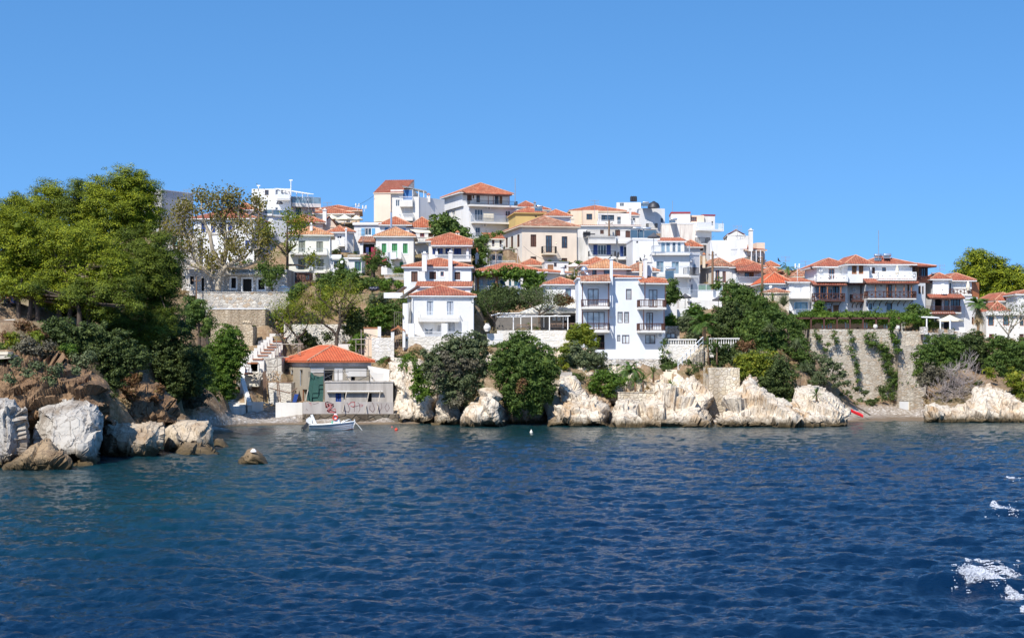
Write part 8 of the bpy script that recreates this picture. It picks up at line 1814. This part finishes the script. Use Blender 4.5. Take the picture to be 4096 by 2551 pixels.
# ================================================================ water
def spectrum(n, Lm, wind, amp, seed, lmin, lmax):
    r = np.random.default_rng(seed); k = 2*math.pi*np.fft.fftfreq(n, Lm/n); KX, KY = np.meshgrid(k, k); kk = np.hypot(KX, KY)+1e-9
    c = (KX*math.cos(wind)+KY*math.sin(wind))/kk
    S = kk**-3.4*(.04+.96*np.abs(c)**3)*(kk > 2*math.pi/lmax)*np.exp(-(kk*lmin/(2*math.pi))**2); S[0,0] = 0
    Hh = np.sqrt(S)*(r.normal(size=(n,n))+1j*r.normal(size=(n,n))); hh = np.real(np.fft.ifft2(Hh)); sc_ = amp/hh.std(); Hh = Hh*sc_
    dx = np.real(np.fft.ifft2(-1j*KX/kk*Hh)); dy = np.real(np.fft.ifft2(-1j*KY/kk*Hh)); return hh*sc_, dx, dy
def samp(t, x, y, Lm):
    n = t.shape[0]; u = (x/Lm*n) % n; v = (y/Lm*n) % n; i = u.astype(int) % n; j = v.astype(int) % n; fu, fv = u-np.floor(u), v-np.floor(v); i1, j1 = (i+1)%n, (j+1)%n
    return t[j,i]*(1-fu)*(1-fv)+t[j,i1]*fu*(1-fv)+t[j1,i]*(1-fu)*fv+t[j1,i1]*fu*fv
T1 = spectrum(640, 61., R(84), .050, 1, .25, 4.8); T2 = spectrum(512, 23.7, R(97), .026, 2, .10, 1.7)
rows = []; d = 12.
while d < 215: rows.append(d); d += max(.10, .10*(d/38)**1.6) if d > 34 else .6
dd = np.array(rows); NC = 1180; KM = .60; kx = np.linspace(-KM,KM,NC); K, DD = np.meshgrid(kx, dd); x, y = (K*DD).ravel(), DD.ravel()
calm = np.clip((190-y)/75, .5, 1)*(1-.45*np.clip((-x-6)/30, 0, 1)*np.clip((y-48)/30, 0, 1))
wx = np.zeros(x.size); wy = wx.copy(); wz = wx.copy()
for (hh, dx, dy), Lm, r0 in ((T1, 61., .22), (T2, 23.7, -.3)):
    xr, yr = x*math.cos(r0)-y*math.sin(r0), x*math.sin(r0)+y*math.cos(r0)
    wz += samp(hh,xr,yr,Lm)*calm; a, b_ = samp(dx,xr,yr,Lm)*calm, samp(dy,xr,yr,Lm)*calm
    wx += (a*math.cos(r0)+b_*math.sin(r0))*.9; wy += (-a*math.sin(r0)+b_*math.cos(r0))*.9
def swell(px, py, amp, w, L, ang):
    Dq = H0*F/(py-YH); cx, cy = (px-CX)/F*Dq, Dq; u = (x-cx)*math.cos(ang)+(y-cy)*math.sin(ang); t = -(x-cx)*math.sin(ang)+(y-cy)*math.cos(ang)
    return amp*np.exp(-(t/w)**2)*np.exp(-(u/L)**2)
wz += swell(3900,2350,.35,.8,4.5,-.45)+swell(4000,2060,.3,.9,6,-.5)+swell(3960,2270,.16,.6,5,-.45)
hole = np.ones(x.size, bool)
v = np.stack([x+wx, y+wy, wz], 1); n0 = len(dd); idx = np.arange(x.size).reshape(n0, NC)
qd = np.stack([idx[:-1,:-1].ravel(),idx[:-1,1:].ravel(),idx[1:,1:].ravel(),idx[1:,:-1].ravel()],1)
# calm outer sea to the horizon, joined behind and beside the wave field
n1 = len(v); far = np.array([(-9000,-9000,-.45),(9000,-9000,-.45),(9000,9000,-.45),(-9000,9000,-.45)]); 
v = np.concatenate([v, far]); qd = np.concatenate([qd, [[n1,n1+1,n1+2,n1+3]]])
m, nt, b = nodes('sea_water'); v0 = coords(nt)
g = N(nt,'ShaderNodeNewGeometry'); s = N(nt,'ShaderNodeSeparateXYZ'); L_(nt,g.outputs['Position'],s.inputs[0])
# shallow tint: nearer the shore and in the left cove
yy = N(nt,'ShaderNodeMapRange'); L_(nt,s.outputs[1],yy.inputs[0]); yy.inputs[1].default_value = 62; yy.inputs[2].default_value = 150
xx = N(nt,'ShaderNodeMapRange'); L_(nt,s.outputs[0],xx.inputs[0]); xx.inputs[1].default_value = 26; xx.inputs[2].default_value = -22
y2 = N(nt,'ShaderNodeMapRange'); L_(nt,s.outputs[1],y2.inputs[0]); y2.inputs[1].default_value = 36; y2.inputs[2].default_value = 74
lf = N(nt,'ShaderNodeMapRange'); L_(nt,s.outputs[0],lf.inputs[0]); lf.inputs[1].default_value = 4; lf.inputs[2].default_value = -15
sh = mth(nt,'MAXIMUM', mth(nt,'MULTIPLY',yy.outputs[0],xx.outputs[0]), mth(nt,'MULTIPLY',mth(nt,'MULTIPLY',lf.outputs[0],.8),y2.outputs[0]))
ns = N(nt,'ShaderNodeMapRange'); L_(nt,s.outputs[1],ns.inputs[0]); ns.inputs[1].default_value = 95; ns.inputs[2].default_value = 158
sh = mth(nt,'MAXIMUM', sh, mth(nt,'MULTIPLY', ns.outputs[0], 1.0)); sh = mth(nt,'MULTIPLY', sh, mth(nt,'ADD', .55, noise(nt, coords(nt,(.05,.09,1)), 1, 3)))
cl = mix(nt, sh, (.0006,.011,.036), (.0025,.032,.038))
L_(nt, cl, b.inputs['Base Color']); b.inputs['Roughness'].default_value = .12; b.inputs['IOR'].default_value = 1.33; b.inputs['Specular IOR Level'].default_value = .5
bn = noise(nt, coords(nt,(1,.7,1)), 3.2, 5, .6); bn2 = noise(nt, coords(nt,(.8,.5,1)), .9, 3, .55)
bump(nt, b, mth(nt,'ADD',bn,mth(nt,'MULTIPLY',bn2,1.3)), .14, .85)
npobj('water', v, qd, m, kind='structure', smooth=True)
# white water of the breaking wavelets
FM = plain('sea_foam',(.55,.57,.62),.7,var=.2)
WZ = wz.reshape(n0, NC)
def surf(X, Y):
    i = np.clip(np.searchsorted(dd, Y), 0, n0-1); j = np.clip(((X/Y+KM)/(2*KM)*(NC-1)).astype(int), 0, NC-1); return WZ[i, j]
def foam(label, poly, seed, n=9000, edge=14, thr=.0, hz=.2, sz=.032, ang=.25, st=5.):
    r = np.random.default_rng(seed); xs = [p[0] for p in poly]; ys = [p[1] for p in poly]
    x_ = min(xs)-8+(max(xs)-min(xs)+16)*r.random(n); y_ = min(ys)-5+(max(ys)-min(ys)+10)*r.random(n)
    q = np.stack([(x_*math.cos(ang)+y_*math.sin(ang))/(st*6), (-x_*math.sin(ang)+y_*math.cos(ang))/6., np.full(n, seed*1.7)], 1)
    nz = fbm(q, 4, seed); d = inside(x_+nz*12, y_+nz*7, poly); e = np.clip(d/edge, -.3, 1)
    kp = r.random(n) < np.clip(e*1.25+nz*1.9-thr, 0, 1); x_, y_, e = x_[kp], y_[kp], np.clip(e[kp], 0, 1)
    D = H0*F/(y_-YH); X = (x_-CX)/F*D; Y = D; Z = surf(X, Y)+.015+hz*e*r.random(len(X))**2
    vv, qq = leaves(np.stack([X,Y,Z],1), np.tile([0,-.35,.9],(len(X),1)), sz, .9, .7)
    return npobj('whitecap', vv, qq, FM, label=label, cat='breaking wave')
foam('largest white breaking wave at the lower right',[(3814,2348),(3850,2320),(3878,2292),(3902,2274),(3925,2288),(3960,2308),(4000,2322),(4036,2343),(3990,2348),(3962,2350),(3945,2366),(3880,2368),(3850,2356)],3,30000,16,-.05,.3)
foam('long thin foam streak behind the largest breaking wave',[(3842,2240),(3870,2240),(3930,2262),(4000,2275),(4100,2298),(4110,2312),(4060,2310),(3980,2290),(3910,2272),(3860,2254)],4,26000,8,.18,.05,.03,.22,8)
foam('white wave crest further out at the right edge',[(3945,2026),(3962,2012),(3985,2008),(4010,2030),(4045,2052),(4068,2068),(4050,2074),(4015,2052),(3985,2034)],5,14000,8,.05,.12,.04,.6)
foam('scattered foam flecks in the lower right corner',[(4010,2370),(4040,2368),(4100,2380),(4110,2405),(4060,2400),(4025,2395)],6,9000,10,.35,.1)
foam('small foam patch at the very right edge below the flecks',[(4078,2430),(4110,2425),(4110,2455),(4082,2450)],8,3500,8,.2,.1)
foam('two tiny distant whitecaps near the right edge',[(4018,1912),(4034,1904),(4050,1910),(4085,1918),(4080,1924),(4055,1920),(4030,1914)],7,2600,4,.1,.08,.06)
# ================================================================ sky, sun, camera
w = bpy.data.worlds.new('World'); sc.world = w; w.use_nodes = True; nt = w.node_tree; bg = nt.nodes['Background']
EL, AZ = R(50), R(30)      # sun elevation; azimuth to the left behind the camera
sky = N(nt,'ShaderNodeTexSky'); sky.sky_type = 'NISHITA'; sky.sun_disc = False; sky.sun_elevation = EL; sky.sun_rotation = math.pi+AZ
sky.air_density = 1.0; sky.dust_density = .3; sky.ozone_density = 2.2; sky.altitude = 0
tc = N(nt,'ShaderNodeTexCoord'); mp = N(nt,'ShaderNodeMapping'); mp.inputs['Location'].default_value = (0,0,.22); L_(nt,tc.outputs['Generated'],mp.inputs[0]); L_(nt,mp.outputs[0],sky.inputs[0])
hs_ = N(nt,'ShaderNodeHueSaturation'); hs_.inputs['Saturation'].default_value = 1.28; L_(nt,sky.outputs[0],hs_.inputs['Color'])
L_(nt,hs_.outputs[0],bg.inputs[0]); bg.inputs[1].default_value = .165
sl = bpy.data.lights.new('sun','SUN'); sl.energy = 4.8; sl.angle = R(.53); sl.color = (1,.95,.87); so = bpy.data.objects.new('sun',sl); col.objects.link(so)
sd = Vector((-math.sin(AZ)*math.cos(EL), -math.cos(AZ)*math.cos(EL), math.sin(EL))); so.rotation_euler = (-sd).to_track_quat('-Z','Y').to_euler(); so.location = sd*200
cam = bpy.data.cameras.new('camera'); co = bpy.data.objects.new('camera',cam); col.objects.link(co); sc.camera = co
co.location = (0,0,H0); co.rotation_euler = (R(90),0,0); cam.sensor_width = 36; cam.lens = F/4096*36; cam.shift_y = (YH-1275.5)/4096; cam.clip_start = .5; cam.clip_end = 20000
sc.view_settings.view_transform = 'Standard'; sc.view_settings.look = 'None'; sc.view_settings.exposure = 0.42; sc.view_settings.gamma = 1
sc.cycles.max_bounces = 6; sc.cycles.transparent_max_bounces = 4; sc.cycles.use_denoising = True
